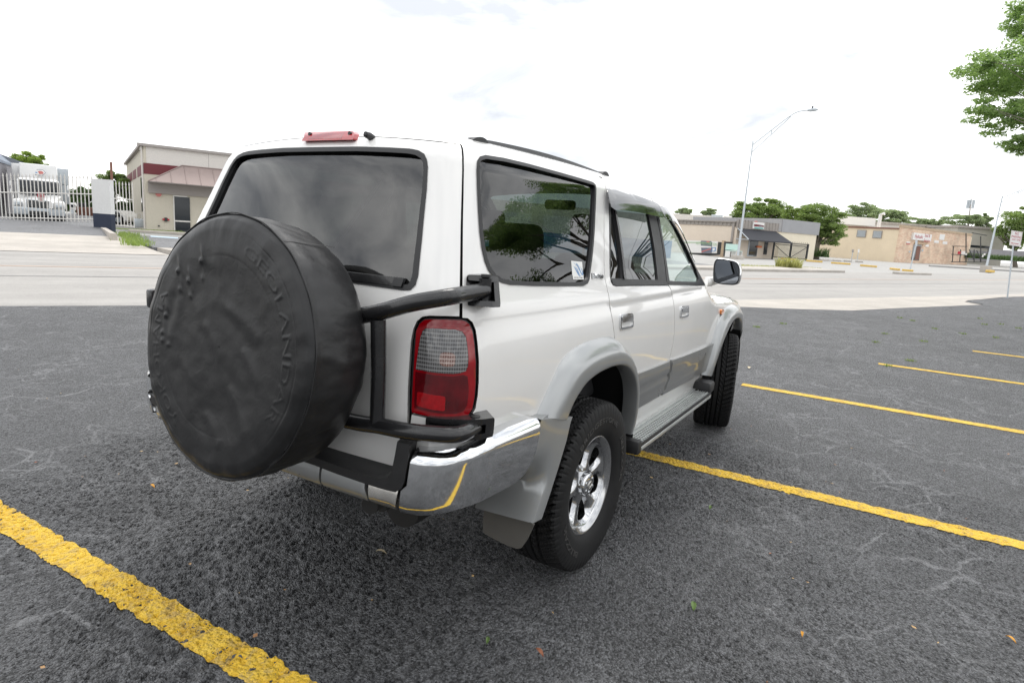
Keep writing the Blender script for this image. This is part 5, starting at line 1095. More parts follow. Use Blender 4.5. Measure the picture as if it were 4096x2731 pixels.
# ---- buildings
class Fac:
    """a vertical wall plane through ground point A running in direction d (unit, x y); out = towards the viewer"""
    def __init__(s, A, d):
        s.A = np.array(A, float)[:2]; s.d = np.array(d, float); n = np.array([-s.d[1], s.d[0]]); s.o = n if n@(CAM[:2]-s.A) > 0 else -n
    def uz(s, px):
        q = np.array([(px[0]-2048)/2450.63, (px[1]-1365.5)/2450.63, 1.])@AXM; t = ((s.A-CAM[:2])@s.o)/(q[:2]@s.o); P = CAM+q*t; return (P[:2]-s.A)@s.d, P[2]
    def p(s, u, z, w_=0.): q = s.A+s.d*u+s.o*w_; return (q[0], q[1], z)
    def slab(s, mb, u0, u1, z0, z1, w0, w1):
        V = [s.p(u, z, w_) for w_ in (w0, w1) for z in (z0, z1) for u in (u0, u1)]
        return mb.add(V, [(0,1,3,2),(4,6,7,5),(0,4,5,1),(2,3,7,6),(0,2,6,4),(1,5,7,3)])
    def rect(s, name, mat, parent, pts, w0=-.02, w1=.04, **k):
        q = [s.uz(p) for p in pts]; us = [a for a, _ in q]; zs = [b for _, b in q]; mb = MB(); s.slab(mb, min(us), max(us), min(zs), max(zs), w0, w1); return mb.build(name, mat, parent, smooth=0)
    def poly(s, name, mat, parent, pts, w0=-.02, w1=.04, uz=None):
        q = [s.uz(p) for p in pts] if uz is None else uz; mb = MB(); mb.prism(q, w1-w0, lambda u, z, h: s.p(u, z, w0+h)); return mb.build(name, mat, parent, smooth=0)
    def text(s, body, u, z, h, name, mat, parent, w_=.06, wd=None, bold=0.):
        V, Fc = text_geo(body, 1.); lo, hi = V.min(0), V.max(0); k = h/(hi[1]-lo[1]); kx = k if wd is None else wd/(hi[0]-lo[0]); mb = MB()
        mb.add([s.p(u+kx*(x-(lo[0]+hi[0])/2), z+k*(y-(lo[1]+hi[1])/2), w_) for x, y, _ in V], Fc)
        return mb.build(name, mat, parent, smooth=0, recalc=False)
def prismxy(mb, poly, z0, z1):
    return mb.prism([tuple(q) for q in poly], z1-z0, lambda u, v, h: (u, v, z0+h))
def rdir(d): return np.array(d)/np.linalg.norm(d)

# cream workshop across the street, left
A = at((587,925), 35.3); F1 = Fac(A, E2); cw = tag(empty('cream_workshop', (0,0,0)), 'cream metal workshop with maroon stripe and a standing seam awning over its door', 'building')
zb = F1.uz((587,925))[1]; ztp = F1.uz((570,574))[1]; zs0, zs1 = F1.uz(cB((655,455))[0])[1], F1.uz(cB((645,318))[0])[1]; LEN = 15.
BK = N2*22.
mb = MB(); prismxy(mb, [F1.p(0,0)[:2], F1.p(LEN,0)[:2], np.array(F1.p(LEN,0)[:2])+BK, np.array(F1.p(0,0)[:2])+BK], zb-.5, ztp-.12); mb.build('wall', 'cream', cw, smooth=0)
mb = MB(); F1.slab(mb, .12, LEN, zs1, ztp-.14, -.01, .012); mb.build('upper_panel', 'cream_top', cw, smooth=0)
mb = MB(); F1.slab(mb, .0, LEN, zs0, zs1, -.01, .016); mb.build('maroon_stripe', 'maroon', cw, smooth=0)
FS = Fac(F1.p(0,0), N2)
mb = MB()
for u0, u1 in ((.0,.55),(1.1,6.5),(8.,12.),(13.,21.)): FS.slab(mb, u0, u1, zs0, zs1, -.01, .02)
mb.build('maroon_stripe', 'maroon', cw, smooth=0)
mb = MB(); F1.slab(mb, -.30, LEN+.2, ztp-.14, ztp, -.1, .14); FS.slab(mb, .0, 22, ztp-.14, ztp, -.1, .20); mb.build('gutter', 'soffit', cw, smooth=0)
mb = MB()
for u in (3.3, 5.0, 8.2, 11.): F1.slab(mb, u, u+.02, zs1, ztp-.16, .011, .016)
mb.build('panel_joint', 'soffit', cw, smooth=0)
mb = MB(); mb.tube([FS.p(.10,ztp-.15,.09), FS.p(.10,zb,.09)], .05, 10); mb.tube([FS.p(.10,ztp-.15,.09), FS.p(.9,ztp-.3,.10)], .05, 8); mb.build('downpipe', 'cream_top', cw)
mb = MB(); FS.slab(mb, 2.2, 2.9, 1.1, 3.1, -.01, .05); mb.build('side_window', 'windowglass', cw, smooth=0)
d_ = cB((1008,722),(1190,735),(1008,1215)); dr = F1.rect('door_frame', 'white_metal', cw, [d_[0], d_[1], (d_[2][0]+6, d_[2][1]-4)], -.02, .05)
ul, zl = F1.uz(cB((1024,740))[0]); ur, zr = F1.uz(cB((1180,1200))[0]); mb = MB(); F1.slab(mb, ul, ul+.80, zb+.05, zl, .0, .06); gd = mb.build('glass_door', 'windowglass', cw, smooth=0)
mb = MB(); zc = F1.uz(cB((1100,1050))[0])[1]; F1.slab(mb, ul, ul+.80, zc-.04, zc+.04, .055, .075); mb.build('door_rail', 'white_metal', gd, smooth=0)
# awning: hipped standing-seam roof with a soffit
uA, zA = F1.uz(cB((690,455))[0]); zR = F1.uz(cB((1060,352))[0])[1]; zE = zs0-.42; pr = 1.15; uB = 11.
V = [F1.p(.12,zE,pr), F1.p(uB,zE,pr), F1.p(uB-1.2,zR,.02), F1.p(1.9,zR,.02), F1.p(.12,zE,.02), F1.p(uB,zE,.02)]
mb = MB(); mb.add(V, [(0,1,2,3),(0,3,4),(1,5,2),(0,4,5,1),(4,3,2,5)]); aw = mb.build('awning', 'awning_metal', cw, smooth=0)
mb = MB()
for k in range(15):
    u = .5+k*.75; t = min(1, max(0, (u-.12)/1.78)) if u < 1.9 else 1.; a = np.array(F1.p(u,zE,pr)); b = np.array(F1.p(u,zR,.02)) if t >= 1 else a+(np.array(F1.p(u,zE+(zR-zE)*t,pr-(pr-.02)*t))-a)
    mb.tube([a+[0,0,.015], b+[0,0,.015]], .016, 6)
mb.tube([np.array(F1.p(.12,zE,pr))+[0,0,.02], np.array(F1.p(1.9,zR,.02))+[0,0,.03], np.array(F1.p(uB-1.2,zR,.02))+[0,0,.03]], .03, 6); mb.build('seam_ribs', 'awning_metal', aw)
mb = MB(); F1.slab(mb, .16, uB, zE-.02-.02, zE-.004, .02, pr-.02); mb.build('soffit', 'soffit', aw, smooth=0)
mb = MB(); F1.slab(mb, .16, uB, zE-.62, zE-.045, .02, .16); mb.build('fascia', 'soffit', aw, smooth=0)
u, z = F1.uz(cB((828,709))[0]); mb = MB(); mb.tube([F1.p(u,z,.0), F1.p(u,z,.09)], .15, 24); mb.build('alarm_bell', 'pink_ink', cw)
u, z = F1.uz(cB((920,1030))[0]); mb = MB(); mb.tube([F1.p(u,z,.0), F1.p(u,z,.10)], .12, 20); ft = mb.build('fire_inlet', 'black_metal', cw)
mb = MB()
for du in (-.17,.17): mb.tube([F1.p(u+du*.5,z,.08), F1.p(u+du,z,.10)], .05, 10)
mb.build('inlet_cap', 'red_ink', ft)
u, z = F1.uz(cB((832,1110))[0]); mb = MB(); mb.tube([F1.p(u,z,.0), F1.p(u,z,.06)], .045, 12); mb.build('wall_valve', 'black_metal', cw)
gm_ = at(cB((597,1140))[0], 36.2); gmt = tag(empty('gas_meter', gm_), 'grey gas meter at the corner of the cream workshop', 'meter')
mb = MB(); mb.box((0,0,.30), (.62,.45,.50), rotz(EA), .06); mb.build('meter_body', 'galv', gmt); mb = MB(); mb.tube([(-.15,0,.5),(-.15,0,.85),(.12,0,.85),(.12,0,.5)], .035, 8); mb.build('meter_pipe', 'white_metal', gmt)
ws = [gat(p) for p in cB((620,1215),(1075,1240))]; mb = MB(); a = math.atan2(*(ws[1]-ws[0])[1::-1]); mb.box((ws[0]+ws[1])/2+[0,0,.16], (np.linalg.norm((ws[1]-ws[0])[:2])+1.2,.18,.13), rotz(a), .03); tag(mb.build('wheel_stop', 'concrete'), 'long pale concrete wheel stop in front of the cream workshop', 'wheel stop')
hp = [gat(p) for p in cB((725,1262),(1075,1285),(1075,1300),(735,1278))]; mb = MB(); mb.add([p*np.array([1,1,0])+[0,0,.112] for p in hp], [(0,1,2,3)]); tag(mb.build('bay_marking', simple('pale_blue_marking', (.45,.58,.66), .6), None, smooth=0), 'pale blue painted bay line on the forecourt', 'road marking')
# grass beside the workshop and along the drive
gp = at(cB((480,1165))[0], 34.); gp[2] = .12
tuft(gp, 3600, .07, 1, 'lawn_strip', 'grass', 'green grass strip in front of the picket fence and workshop', 'grass', kind='stuff', ell=lambda g, n: ((lambda t, w_: (t*E2[0]+w_*N2[0], t*E2[1]+w_*N2[1]))(g.uniform(-2.2, 2.6, n), g.uniform(-.8, .8, n))))
gp = np.array([*RN(-.15,26.5), .10]); tuft(gp, 1500, .24, 1, 'weed_strip', 'grass', 'ragged weeds along the kerb beside the sloping drive', 'grass', kind='stuff', ell=lambda g, n: ((lambda t, w_: (t*E2[0]+w_*N2[0], t*E2[1]+w_*N2[1]))(g.normal(-.1, .22, n), g.uniform(-4.6, 4.6, n))))
k_ = kerb(RN(-.75,24.9), RN(-1.0,31.), .30, .22, 'concrete', z=.08)

# white picket gate and block pier, truck yard behind
RT = np.array([_r[0], _r[1]])/np.hypot(_r[0], _r[1])
def picket(name, label, pa, pb, depth, n, top_dy, rails, mat='white_metal', zbase=None):
    rt = tag(empty(name), label, 'fence'); A, B_ = at(pa, depth), at(pb, depth); d = B_-A
    mb = MB()
    for k in range(n):
        p = A+d*k/(n-1); h = top_dy*depth/2450.63
        mb.box(p+[0,0,h*.46], (.028,.028,h*.92), rotz(YAW)); q = p+[0,0,h*.92]; mb.tube([q, q+[0,0,.05], q+[0,0,.20]], [.014,.036,.002], 8)
    mb.build('picket', mat, rt, smooth=40)['kind'] = 'stuff' if n > 100 else 'part'
    for f in rails:
        mb = MB(); h = top_dy*depth/2450.63*f; mb.tube([A+[0,0,h], B_+[0,0,h]], .028, 6); mb.build('rail', mat, rt)
    return rt
def picket2(name, label, pa, pb, depth, n, top_dy, rails, mat='white_metal', posts=()):
    rt = tag(empty(name), label, 'fence'); A, B_ = at(pa, depth), at(pb, depth); d = B_-A; h = top_dy*depth/2450.63
    for k in range(n):
        p = A+d*k/(n-1); mb = MB(); mb.box(p+[0,0,h*.46], (.030,.030,h*.92), rotz(YAW)); q = p+[0,0,h*.92]; mb.tube([q, q+[0,0,.05], q+[0,0,.20]], [.014,.036,.002], 8); mb.build('picket', mat, rt, smooth=40)
    for f in rails: mb = MB(); mb.tube([A+[0,0,h*f], B_+[0,0,h*f]], .030, 6); mb.build('rail', mat, rt)
    for f in posts: p = A+d*f; mb = MB(); mb.box(p+[0,0,h*.45], (.07,.07,h*.9), rotz(YAW)); mb.build('post', mat, rt)
    return rt
picket2('picket_gate', 'white spear topped iron gate in front of the parked truck', (-50,880), (376,889), 28., 29, 182, (.06,.60))
sgn = at(cG((693,880))[0], 27.9); gs = tag(empty('gate_sign', sgn), 'small red and white notice hung on the white gate', 'sign')
def sgnface(parent, mat, dx0, dx1, dz0, dz1, off, name):
    mb = MB(); V = [(RT[0]*x-0*x-off*math.cos(YAW), RT[1]*x-off*math.sin(YAW), z) for z in (dz0, dz1) for x in (dx0, dx1)]; V += [(v[0]+.008*math.cos(YAW), v[1]+.008*math.sin(YAW), v[2]) for v in V]
    mb.add(V, [(0,1,3,2),(4,6,7,5),(0,4,5,1),(2,3,7,6),(0,2,6,4),(1,5,7,3)]); return mb.build(name, mat, parent, smooth=0)
sb = sgnface(gs, 'sign_white', -.16, .16, -.22, .20, .0, 'sign_board'); sgnface(sb, 'red_ink', -.16, .16, -.03, .20, .006, 'red_panel')
for z in (.14,.08,.02): sgnface(sb, 'sign_white', -.11, .11, z-.012, z+.012, .012, 'text_line')
for z in (-.08,-.12,-.16): sgnface(sb, 'pink_ink', -.11, .11, z-.008, z+.008, .006, 'text_line')
pier = tag(empty('block_pier'), 'white painted block wall with dark blue base beside the gate', 'wall')
pa, pb = at((383,905), 28.), at((454,901), 28.); hh = 180*28/2450.63
for z0, z1, m_, nm in ((-.3, hh*.26, 'navy', 'base_course'), (hh*.26, hh, 'white_wall', 'wall_panel')):
    mb = MB(); mb.box((pa+pb)/2+[0,0,(z0+z1)/2], (np.linalg.norm(pb-pa),.30,z1-z0), rotz(math.atan2(RT[1], RT[0]))); mb.build(nm, m_, pier, smooth=0)
mb = MB(); p = at((456,895), 28.3); mb.tube([p-[0,0,.2], p+[0,0,2.75]], .05, 10); tag(mb.build('rusty_post', 'brown'), 'rusty steel post at the right end of the white block wall', 'post')
picket2('picket_fence', 'white spear topped iron fence between block wall and cream workshop', (459,905), (537,911), 30., 7, 175, (.02,.62))

def pbox(mb, p0, p1, d0, d1, bev=0.):
    """box facing the viewer: image rectangle p0-p1 at depth d0, running back to depth d1"""
    a, b = at(p0, d0), at((p1[0], p1[1]), d0); c = at(((p0[0]+p1[0])/2, (p0[1]+p1[1])/2), d0); wd = (p1[0]-p0[0])*d0/2450.63; hg = (p1[1]-p0[1])*d0/2450.63
    v_ = (c-CAM)[:2]; az = math.atan2(v_[1], v_[0]); k = math.cos(az-YAW); f2 = np.array([math.cos(az), math.sin(az), 0]); wd *= 1/k if abs(az-YAW) > .3 else 1; c = c+f2*(d1-d0)/2; mb.box(c, (d1-d0, wd*k*k if abs(az-YAW) > .3 else wd, hg), rotz(az), bev, 3 if bev else 2); return mb
tk = tag(empty('box_truck'), 'white box truck with long hood parked behind the white gate', 'truck')
def tb(name, mat, x0, y0, x1, y1, d0, d1, bev=0., parent=tk): mb = MB(); p = cG((x0,y0),(x1,y1)); pbox(mb, p[0], p[1], d0, d1, bev); return mb.build(name, mat, parent)
cbx = tb('cargo_box', 'truck_white', 345, 338, 985, 1010, 32.4, 39., .05)
tb('corner_trim', 'truck_white', 215, 322, 350, 1000, 33.6, 39., .02, cbx)
cab = tb('cab', 'truck_white', 300, 578, 1030, 1080, 30.9, 32.3, .16)
tb('windshield', 'windowglass', 318, 612, 1008, 850, 30.68, 31.2, .05, cab)
mb = MB(); 
def sec(xl, xr, yt, yb_, d, rnd): return [at(cG((xl+(xr-xl)*f, yt+(1-abs(2*f-1)**3*0-(1-((2*f-1)**4)))*rnd*0+rnd*(2*f-1)**4))[0], d) for f in np.linspace(0, 1, 13)]+[at(cG((xr-(xr-xl)*f, yb_))[0], d) for f in np.linspace(0, 1, 13)]
mb.grid(np.array([sec(310,1035,838,1090,31.1,40), sec(330,985,880,1090,30.3,50), sec(390,920,915,1085,29.7,50), sec(420,900,945,1080,29.5,40)]), cv=True); q = mb.v[-26:]; mb.add(q, [tuple(range(26))]); hd = mb.build('hood', 'truck_white', tk, smooth=60)
for x0, y0, x1, y1 in ((215,905,400,1065),(905,955,1115,1115)): tb('front_wing', 'truck_white', x0, y0, x1, y1, 29.7, 31.4, .14, hd)
for x0, y0, x1, y1 in ((250,960,370,1022),(930,1020,1085,1075)): tb('headlight', 'windowglass' if False else 'galv', x0, y0, x1, y1, 29.66, 29.9, .03, hd)
gr2 = tb('grille', 'galv', 448, 935, 865, 1065, 29.34, 29.7, .02, hd)
mb = MB()
for z in range(6): p = cG((452,945+z*21),(862,953+z*21)); pbox(mb, p[0], p[1], 29.26, 29.36)
mb.build('grille_slots', 'black_metal', gr2)
bp = tb('bumper', 'galv', 235, 1072, 1112, 1195, 29.3, 29.7, .05)
tb('bumper_opening', 'black_metal', 490, 1125, 830, 1185, 29.27, 29.4, .02, bp)
tb('front_axle', 'black_metal', 245, 1190, 1110, 1290, 29.6, 33., .05)
for x0, x1 in ((250,380),(965,1105)): tb('tyre', 'tyre', x0, 1150, x1, 1312, 29.9, 31., .08)
for x0, y0, x1, y1 in ((160,610,192,690),(170,745,198,805),(1138,690,1180,770),(1145,820,1185,880)): tb('mirror', 'truck_white', x0, y0, x1, y1, 30.6, 30.75, .02, cab)
mb = MB(); mb.tube([at(q, 30.7) for q in cG((175,615),(300,610))], .02, 6); mb.tube([at(q, 30.7) for q in cG((1035,665),(1160,695))], .02, 6); mb.build('mirror_arm', 'black_metal', cab)
def badge(mat, pts, d, name):
    q = [at(p, d) for p in cG(*pts)]; mb = MB(); f2 = np.array([math.cos(YAW), math.sin(YAW), 0])*.01; n = len(q); mb.add(q+[p+f2 for p in q], [tuple(range(n)), tuple(range(2*n-1,n-1,-1))]+[(i,(i+1)%n,n+(i+1)%n,n+i) for i in range(n)]); return mb.build(name, mat, cbx, smooth=0)
badge('grey_ink', [(548,460),(600,415),(722,420),(775,470),(722,518),(600,508)], 32.22, 'company_emblem'); badge('sign_white', [(556,461),(604,421),(719,426),(765,470),(719,512),(604,502)], 32.21, 'company_emblem')
badge('pink_ink', soft([(640,445),(700,440),(742,468),(725,495),(670,500),(655,475)], 2), 32.20, 'company_emblem'); badge('blue_ink', soft([(590,462),(620,460),(640,470),(612,478)], 2), 32.20, 'company_emblem')
# trailer and sheds
mb = MB(); p = cG((985,412),(1175,1000)); pbox(mb, p[0], p[1], 36., 46., .03); tr_ = mb.build('box_trailer', 'shed_grey' if False else 'galv'); tag(tr_, 'grey box trailer parked right of the white truck', 'trailer')
sh = tag(empty('grey_shed'), 'grey walled shed with blue grey roof left of the truck', 'building')
mb = MB(); V = [at(p, d) for p, d in zip(cG((-900,250),(-20,255),(-20,1230),(-900,1250)), (31,31,31,31))]; V2 = [at(p, d) for p, d in zip(cG((225,330),(225,1200)), (44.,44.))]
mb.add([V[0],V[1],V[2],V[3],V2[0],V2[1]], [(0,1,2,3),(1,4,5,2)]); mb.build('wall', 'shed_grey', sh, smooth=0)
mb = MB(); q = [at(p, d) for p, d in zip(cG((-900,150),(-10,240),(232,335),(480,330),(-10,150)), (30.6,30.6,44.,50.,38.))]; mb.add(q, [(0,1,4),(1,2,3,4)]); mb.add([p-[0,0,.15] for p in q], [(4,1,0),(4,3,2,1)]); mb.add([q[1], q[2], q[2]-[0,0,.15], q[1]-[0,0,.15]], [(0,1,2,3)]); mb.build('roof', 'shed_roof', sh, smooth=0)
pk = tag(empty('parked_pickup'), 'white pickup parked far back in the truck yard', 'truck')
mb = MB(); p = cG((1182,985),(1290,1110)); pbox(mb, p[0], p[1], 52., 54., .1); mb.build('body', 'truck_white', pk); mb = MB(); p = cG((1192,1012),(1280,1055)); pbox(mb, p[0], p[1], 51.9, 52.2, .05); mb.build('window', 'windowglass', pk); mb = MB(); p = cG((1185,1105),(1275,1290)); pbox(mb, p[0], p[1], 52., 55., .08); mb.build('tailgate', 'galv', pk)
mb = MB(); p = cG((1298,1065),(1640,1290)); pbox(mb, p[0], p[1], 46., 49., .02); ct = mb.build('waste_container', 'brown'); tag(ct, 'brown waste container behind the right end of the gate', 'container')
mb = MB(); p = cG((1300,985),(1475,1062)); pbox(mb, p[0], p[1], 47., 48., .02); tag(mb.build('dark_bin', 'black_metal'), 'black bin standing above the brown container', 'bin')
wc = tag(empty('white_sedan'), 'white sedan parked behind the picket fence beside the workshop', 'car')
f2 = np.array([math.cos(YAW), math.sin(YAW)])
def sil(pts, d0, d1, mat, name, parent):
    q0 = [at(p, d0) for p in cB(*pts)]; q1 = [p+np.r_[f2*(d1-d0), 0] for p in q0]; n = len(q0); mb = MB(); mb.add(q0+q1, [tuple(range(n)), tuple(range(2*n-1,n-1,-1))]+[(i,(i+1)%n,n+(i+1)%n,n+i) for i in range(n)]); return mb.build(name, mat, parent, smooth=30)
sil(soft([(120,930),(200,905),(270,908),(330,925),(370,965),(410,985),(428,1010),(428,1055),(120,1060)], 1), 42., 43.7, 'truck_white', 'body', wc); sil([(255,925),(318,935),(350,968),(270,968)], 41.97, 42.05, 'windowglass', 'window', wc)
for x in (160, 322):
    p = at(cB((x,1032))[0], 41.95); mb = MB(); mb.tube([p, p+np.r_[f2*.22, 0]], .34, 24); w_ = mb.build('wheel', 'tyre', wc); mb = MB(); mb.tube([p-np.r_[f2*.01, 0], p], .2, 20); mb.build('rim', 'galv', w_)

# building with a blue lower wall, seen only through the cabin glass
FB = Fac(RN(24,31), E2); ub0, ub1 = FB.uz((1900,930))[0], FB.uz((2690,950))[0]; FB = Fac(FB.p(ub0,0), E2); LB = ub1-ub0; bb = tag(empty('blue_banded_building'), 'cream garage building with a blue lower wall, seen through the vehicle windows', 'building')
mb = MB(); FB.slab(mb, 0, LB, -.2, 3.3, -8, 0); mb.build('wall', 'cream', bb, smooth=0); mb = MB(); FB.slab(mb, 0, LB, -.2, 1.45, -.02, .02); mb.build('blue_wall', 'blue_wall', bb, smooth=0)
for u in np.arange(1., LB-3.4, 4.2): mb = MB(); FB.slab(mb, u, u+3.2, 1.46, 2.6, -.02, .03); mb.build('garage_panel', 'cream_top', bb, smooth=0)

# ---- right: shop with the black awning
A = at((2935,1026), 60.); FA = Fac(A, E2); FW = Fac(A, N2); sp_ = tag(empty('awning_shop'), 'small tan shop with taupe metal parapet and a black canvas awning', 'building')
zb = A[2]; z1 = FA.uz(cD((500,130))[0])[1]; zf0 = FA.uz(cD((380,262))[0])[1]; W_ = FA.uz(cD((1105,300))[0])[0]
mb = MB(); prismxy(mb, [A[:2], A[:2]+E2*W_, A[:2]+E2*W_+N2*9, A[:2]+N2*9], zb-1, zf0+.1); mb.build('wall', 'beige', sp_, smooth=0)
def corr(name, fac, u0, u1, z0, z1, w_, parent, mat, pitch=.42):
    mb = MB(); us = []; ws_ = []
    u = u0
    while u < u1-1e-6:
        us += [u, u+pitch*.55, u+pitch*.62, u+pitch*.93]; ws_ += [w_+.05, w_+.05, w_, w_]; u += pitch
    us = np.clip(us, u0, u1); rows = [[fac.p(a, z, b) for a, b in zip(us, ws_)] for z in (z0, z1)]; mb.grid(np.array(rows)); mb.add([fac.p(u0,z1,w_-.3), fac.p(u1,z1,w_-.3), fac.p(u1,z1,w_+.05), fac.p(u0,z1,w_+.05)], [(0,1,2,3)]); fac.slab(mb, u0, u1, z0, z1-.01, w_-.3, w_-.02); return mb.build(name, mat, parent, smooth=0)
corr('parapet', FA, 0, W_, zf0, z1, .10, sp_, 'taupe_metal', .5)
zw = FW.uz(cF((1500,590))[0])[1]
mb = MB(); FW.slab(mb, .35, 16, zb-1, zw-.15, -1, -.02); mb.build('side_wall', 'beige', sp_, smooth=0)
corr('side_parapet', FW, .3, 16, FW.uz(cF((1500,635))[0])[1], zw, .04, sp_, 'taupe_metal', .5)
mb = MB(); FW.slab(mb, .2, 16, zw, zw+.12, -.2, .25); mb.build('side_gutter', 'taupe_metal', sp_, smooth=0)
mb = MB(); FW.slab(mb, .3, .5, zb, zw, .02, .16); mb.build('downpipe', 'taupe_metal', sp_, smooth=0)
u0 = -.1; u1 = FA.uz(cD((1075,335))[0])[0]; za = zf0-.02; zl = FA.uz(cD((640,425))[0])[1]-.25; po = 1.5
V = [FA.p(u0,za,.12), FA.p(u1,za,.12), FA.p(u1+.9,zl,po), FA.p(u0,zl,po)]; mb = MB(); mb.add(V+[tuple(np.array(v)-[0,0,.10]) for v in V], [(0,1,2,3),(7,6,5,4),(3,2,6,7),(1,2,6,5),(0,3,7,4)]); aw2 = mb.build('awning', 'black_awning', sp_, smooth=0)
mb = MB(); mb.tube([FA.p(u0,za,.12), FA.p(u0,zl,po)], .05, 8); mb.tube([FA.p(u0,zl,po), FA.p(u0,zl,.05)], .04, 8); mb.build('awning_frame', 'galv', aw2)
dr = FA.rect('door_frame', 'galv', sp_, [cD((625,440))[0], (cD((745,440))[0][0], cD((610,755))[0][1]+.5)], -.02, .06); FA.rect('door_glass', 'windowglass', dr, [cD((642,450))[0], cD((712,735))[0]], .0, .08)
FA.rect('sidelight', 'windowglass', sp_, [cD((728,450))[0], cD((742,745))[0]], -.02, .07); FA.rect('slot_window', 'windowglass', sp_, [cD((898,460))[0], cD((918,720))[0]], -.02, .05)
FA.rect('mailbox', 'orange', sp_, [cD((742,568))[0], cD((812,602))[0]], .0, .22)
sg_ = FA.rect('shop_sign', 'sign_white', sp_, [cD((668,160))[0], cD((838,290))[0]], .14, .26)
FA.poly('sign_picture', 'maroon', sg_, cD((672,198),(745,205),(840,225),(838,248),(672,238)), .25, .275); FA.poly('sign_picture', 'teal', sg_, cD((680,250),(830,262),(828,282),(678,272)), .25, .28); FA.poly('sign_picture', 'grey_ink', sg_, cD((760,225),(800,228),(808,243),(752,243)), .25, .285)
FA.poly('sign_picture', 'pink_ink', sg_, cD((690,150),(722,145),(742,162),(692,166)), .14, .27)
# banner and drums in front of the side wall
FN = Fac(FW.p(0,0,1.6), N2); bn = tag(empty('vinyl_banner'), 'vinyl banner with a car picture reading auto restoration', 'banner')
cBn = crop(2780,930,13.067)
def bpoly(mat, pts, w_, name='banner_picture'): return FN.poly(name, mat, bn, cBn(*pts), w_-.02, w_)
bpoly('sign_white', [(-600,400),(1185,470),(1130,1085),(-600,1050)], .0, 'banner_sheet')
bpoly('grey_ink', [(300,480),(340,430),(830,450),(890,520),(880,1070),(350,1060)], .02); bpoly('green_ink', [(-600,500),(0,505),(300,500),(860,520),(860,560),(300,540),(-600,540)], .03); bpoly('pink_ink', [(345,985),(850,820),(850,870),(345,1040)], .04); bpoly('pink_ink', [(610,455),(770,460),(760,520),(630,515)], .04); bpoly('sign_white', [(250,690),(870,730),(860,800),(290,790)], .045); bpoly('blue_ink', [(900,790),(1090,780),(1070,990),(880,1000)], .03); bpoly('sign_white', [(930,820),(1060,810),(1045,960),(915,970)], .04)
ua, za_ = FN.uz(cBn((700,600))[0]); ue = abs(FN.uz(cBn((1140,600))[0])[0]-FN.uz(cBn((60,560))[0])[0]); hz = FN.uz(cBn((600,520))[0])[1]-FN.uz(cBn((600,670))[0])[1]
V, Fc = text_geo('AUTO RESTORATION', 1.); lo, hi = V.min(0), V.max(0); ur = FN.uz(cBn((1150,620))[0])[0]; mb = MB()
mb.add([FN.p(ur+(hi[0]-x)/(hi[0]-lo[0])*ue, za_+(y-(lo[1]+hi[1])/2)/(hi[1]-lo[1])*hz, .06) for x, y, _ in V], Fc); mb.build('banner_lettering', 'green_ink', bn, smooth=0, recalc=False)
FN.poly('backing', 'black_metal', bn, cBn((-600,1050),(1130,1085),(1190,490),(1430,520),(1360,1160),(700,1220),(-600,1200)), -.12, -.06)
mb = MB(); FN.slab(mb, *(lambda a, b: (min(a[0], b[0]), max(a[0], b[0]), b[1]-.3, a[1]))(FN.uz(cBn((1455,420))[0]), FN.uz(cBn((1515,1190))[0])), .0, .12); tag(mb.build('wooden_post', 'wood'), 'weathered timber post at the right end of the banner', 'post')
p = at(cBn((1660,1195))[0], 58.); mb = MB(); h = 700/13.067*58/2450.63; mb.tube([p+[0,0,-.1], p+[0,0,h*.5], p+[0,0,h]], [.32,.36,.40], 16); tag(mb.build('black_drum', 'black_metal'), 'tall black drum between the timber post and the mint bench', 'drum')
bp_ = at(cD((350,750))[0], 57.); be = tag(empty('park_bench', bp_, EA), 'mint green metal bench in front of the tan shop', 'bench')
mb = MB(); mb.box((0,.2,.85), (1.9,.06,.55)); mb.build('backrest', 'mint', be); mb = MB(); mb.box((0,-.05,.50), (1.9,.5,.06)); mb.build('seat', 'mint', be)
for x in (-.9,0,.9): mb = MB(); mb.box((x,-.05,.22), (.07,.5,.62)); mb.build('leg', 'sign_white', be)

# pale yellow building with grey metal parapet, and its gate
A = at((3109,1030), 66.5); FC = Fac(A, E2); FD = Fac(A, N2); pyb = tag(empty('pale_yellow_building'), 'pale yellow building with broad grey metal parapet behind the black gate', 'building')
z1 = FC.uz(cD((1110,100))[0])[1]; zm = FC.uz(cD((1110,328))[0])[1]; W_ = FC.uz(cD((1765,500))[0])[0]
mb = MB(); prismxy(mb, [A[:2], A[:2]+E2*W_, A[:2]+E2*W_+N2*12, A[:2]+N2*12], A[2]-1.5, zm+.1); mb.build('wall', 'pale_yellow', pyb, smooth=0)
mb = MB(); FC.slab(mb, -.05, W_+.25, zm, z1, -.3, .10); FD.slab(mb, -.05, 12, zm, z1+.003, -.3, .10); mb.build('parapet', 'grey_metal', pyb, smooth=0)
gtA, gtB = at(cD((1022,772))[0], 62.), at(cD((1597,812))[0], 64.5); gt = tag(empty('iron_gate'), 'black iron double gate with diagonal braces before the pale yellow building', 'gate'); hG = 270/4.2764*62/2450.63
for k in range(33):
    p = gtA+(gtB-gtA)*k/32; mb = MB(); mb.tube([p, p+[0,0,hG+(.18 if k % 2 else .08)]], .022, 5); mb.build('bar', 'black_metal', gt)
for f in (.06,.86,.98): mb = MB(); mb.tube([gtA+[0,0,hG*f], gtB+[0,0,hG*f]], .04, 6); mb.build('rail', 'black_metal', gt)
for f, r_ in ((0,.09),(.48,.05),(.52,.05),(1,.11)): p = gtA+(gtB-gtA)*f; mb = MB(); mb.tube([p-[0,0,.2], p+[0,0,hG+.05]], r_, 8); mb.build('post', 'black_metal', gt)
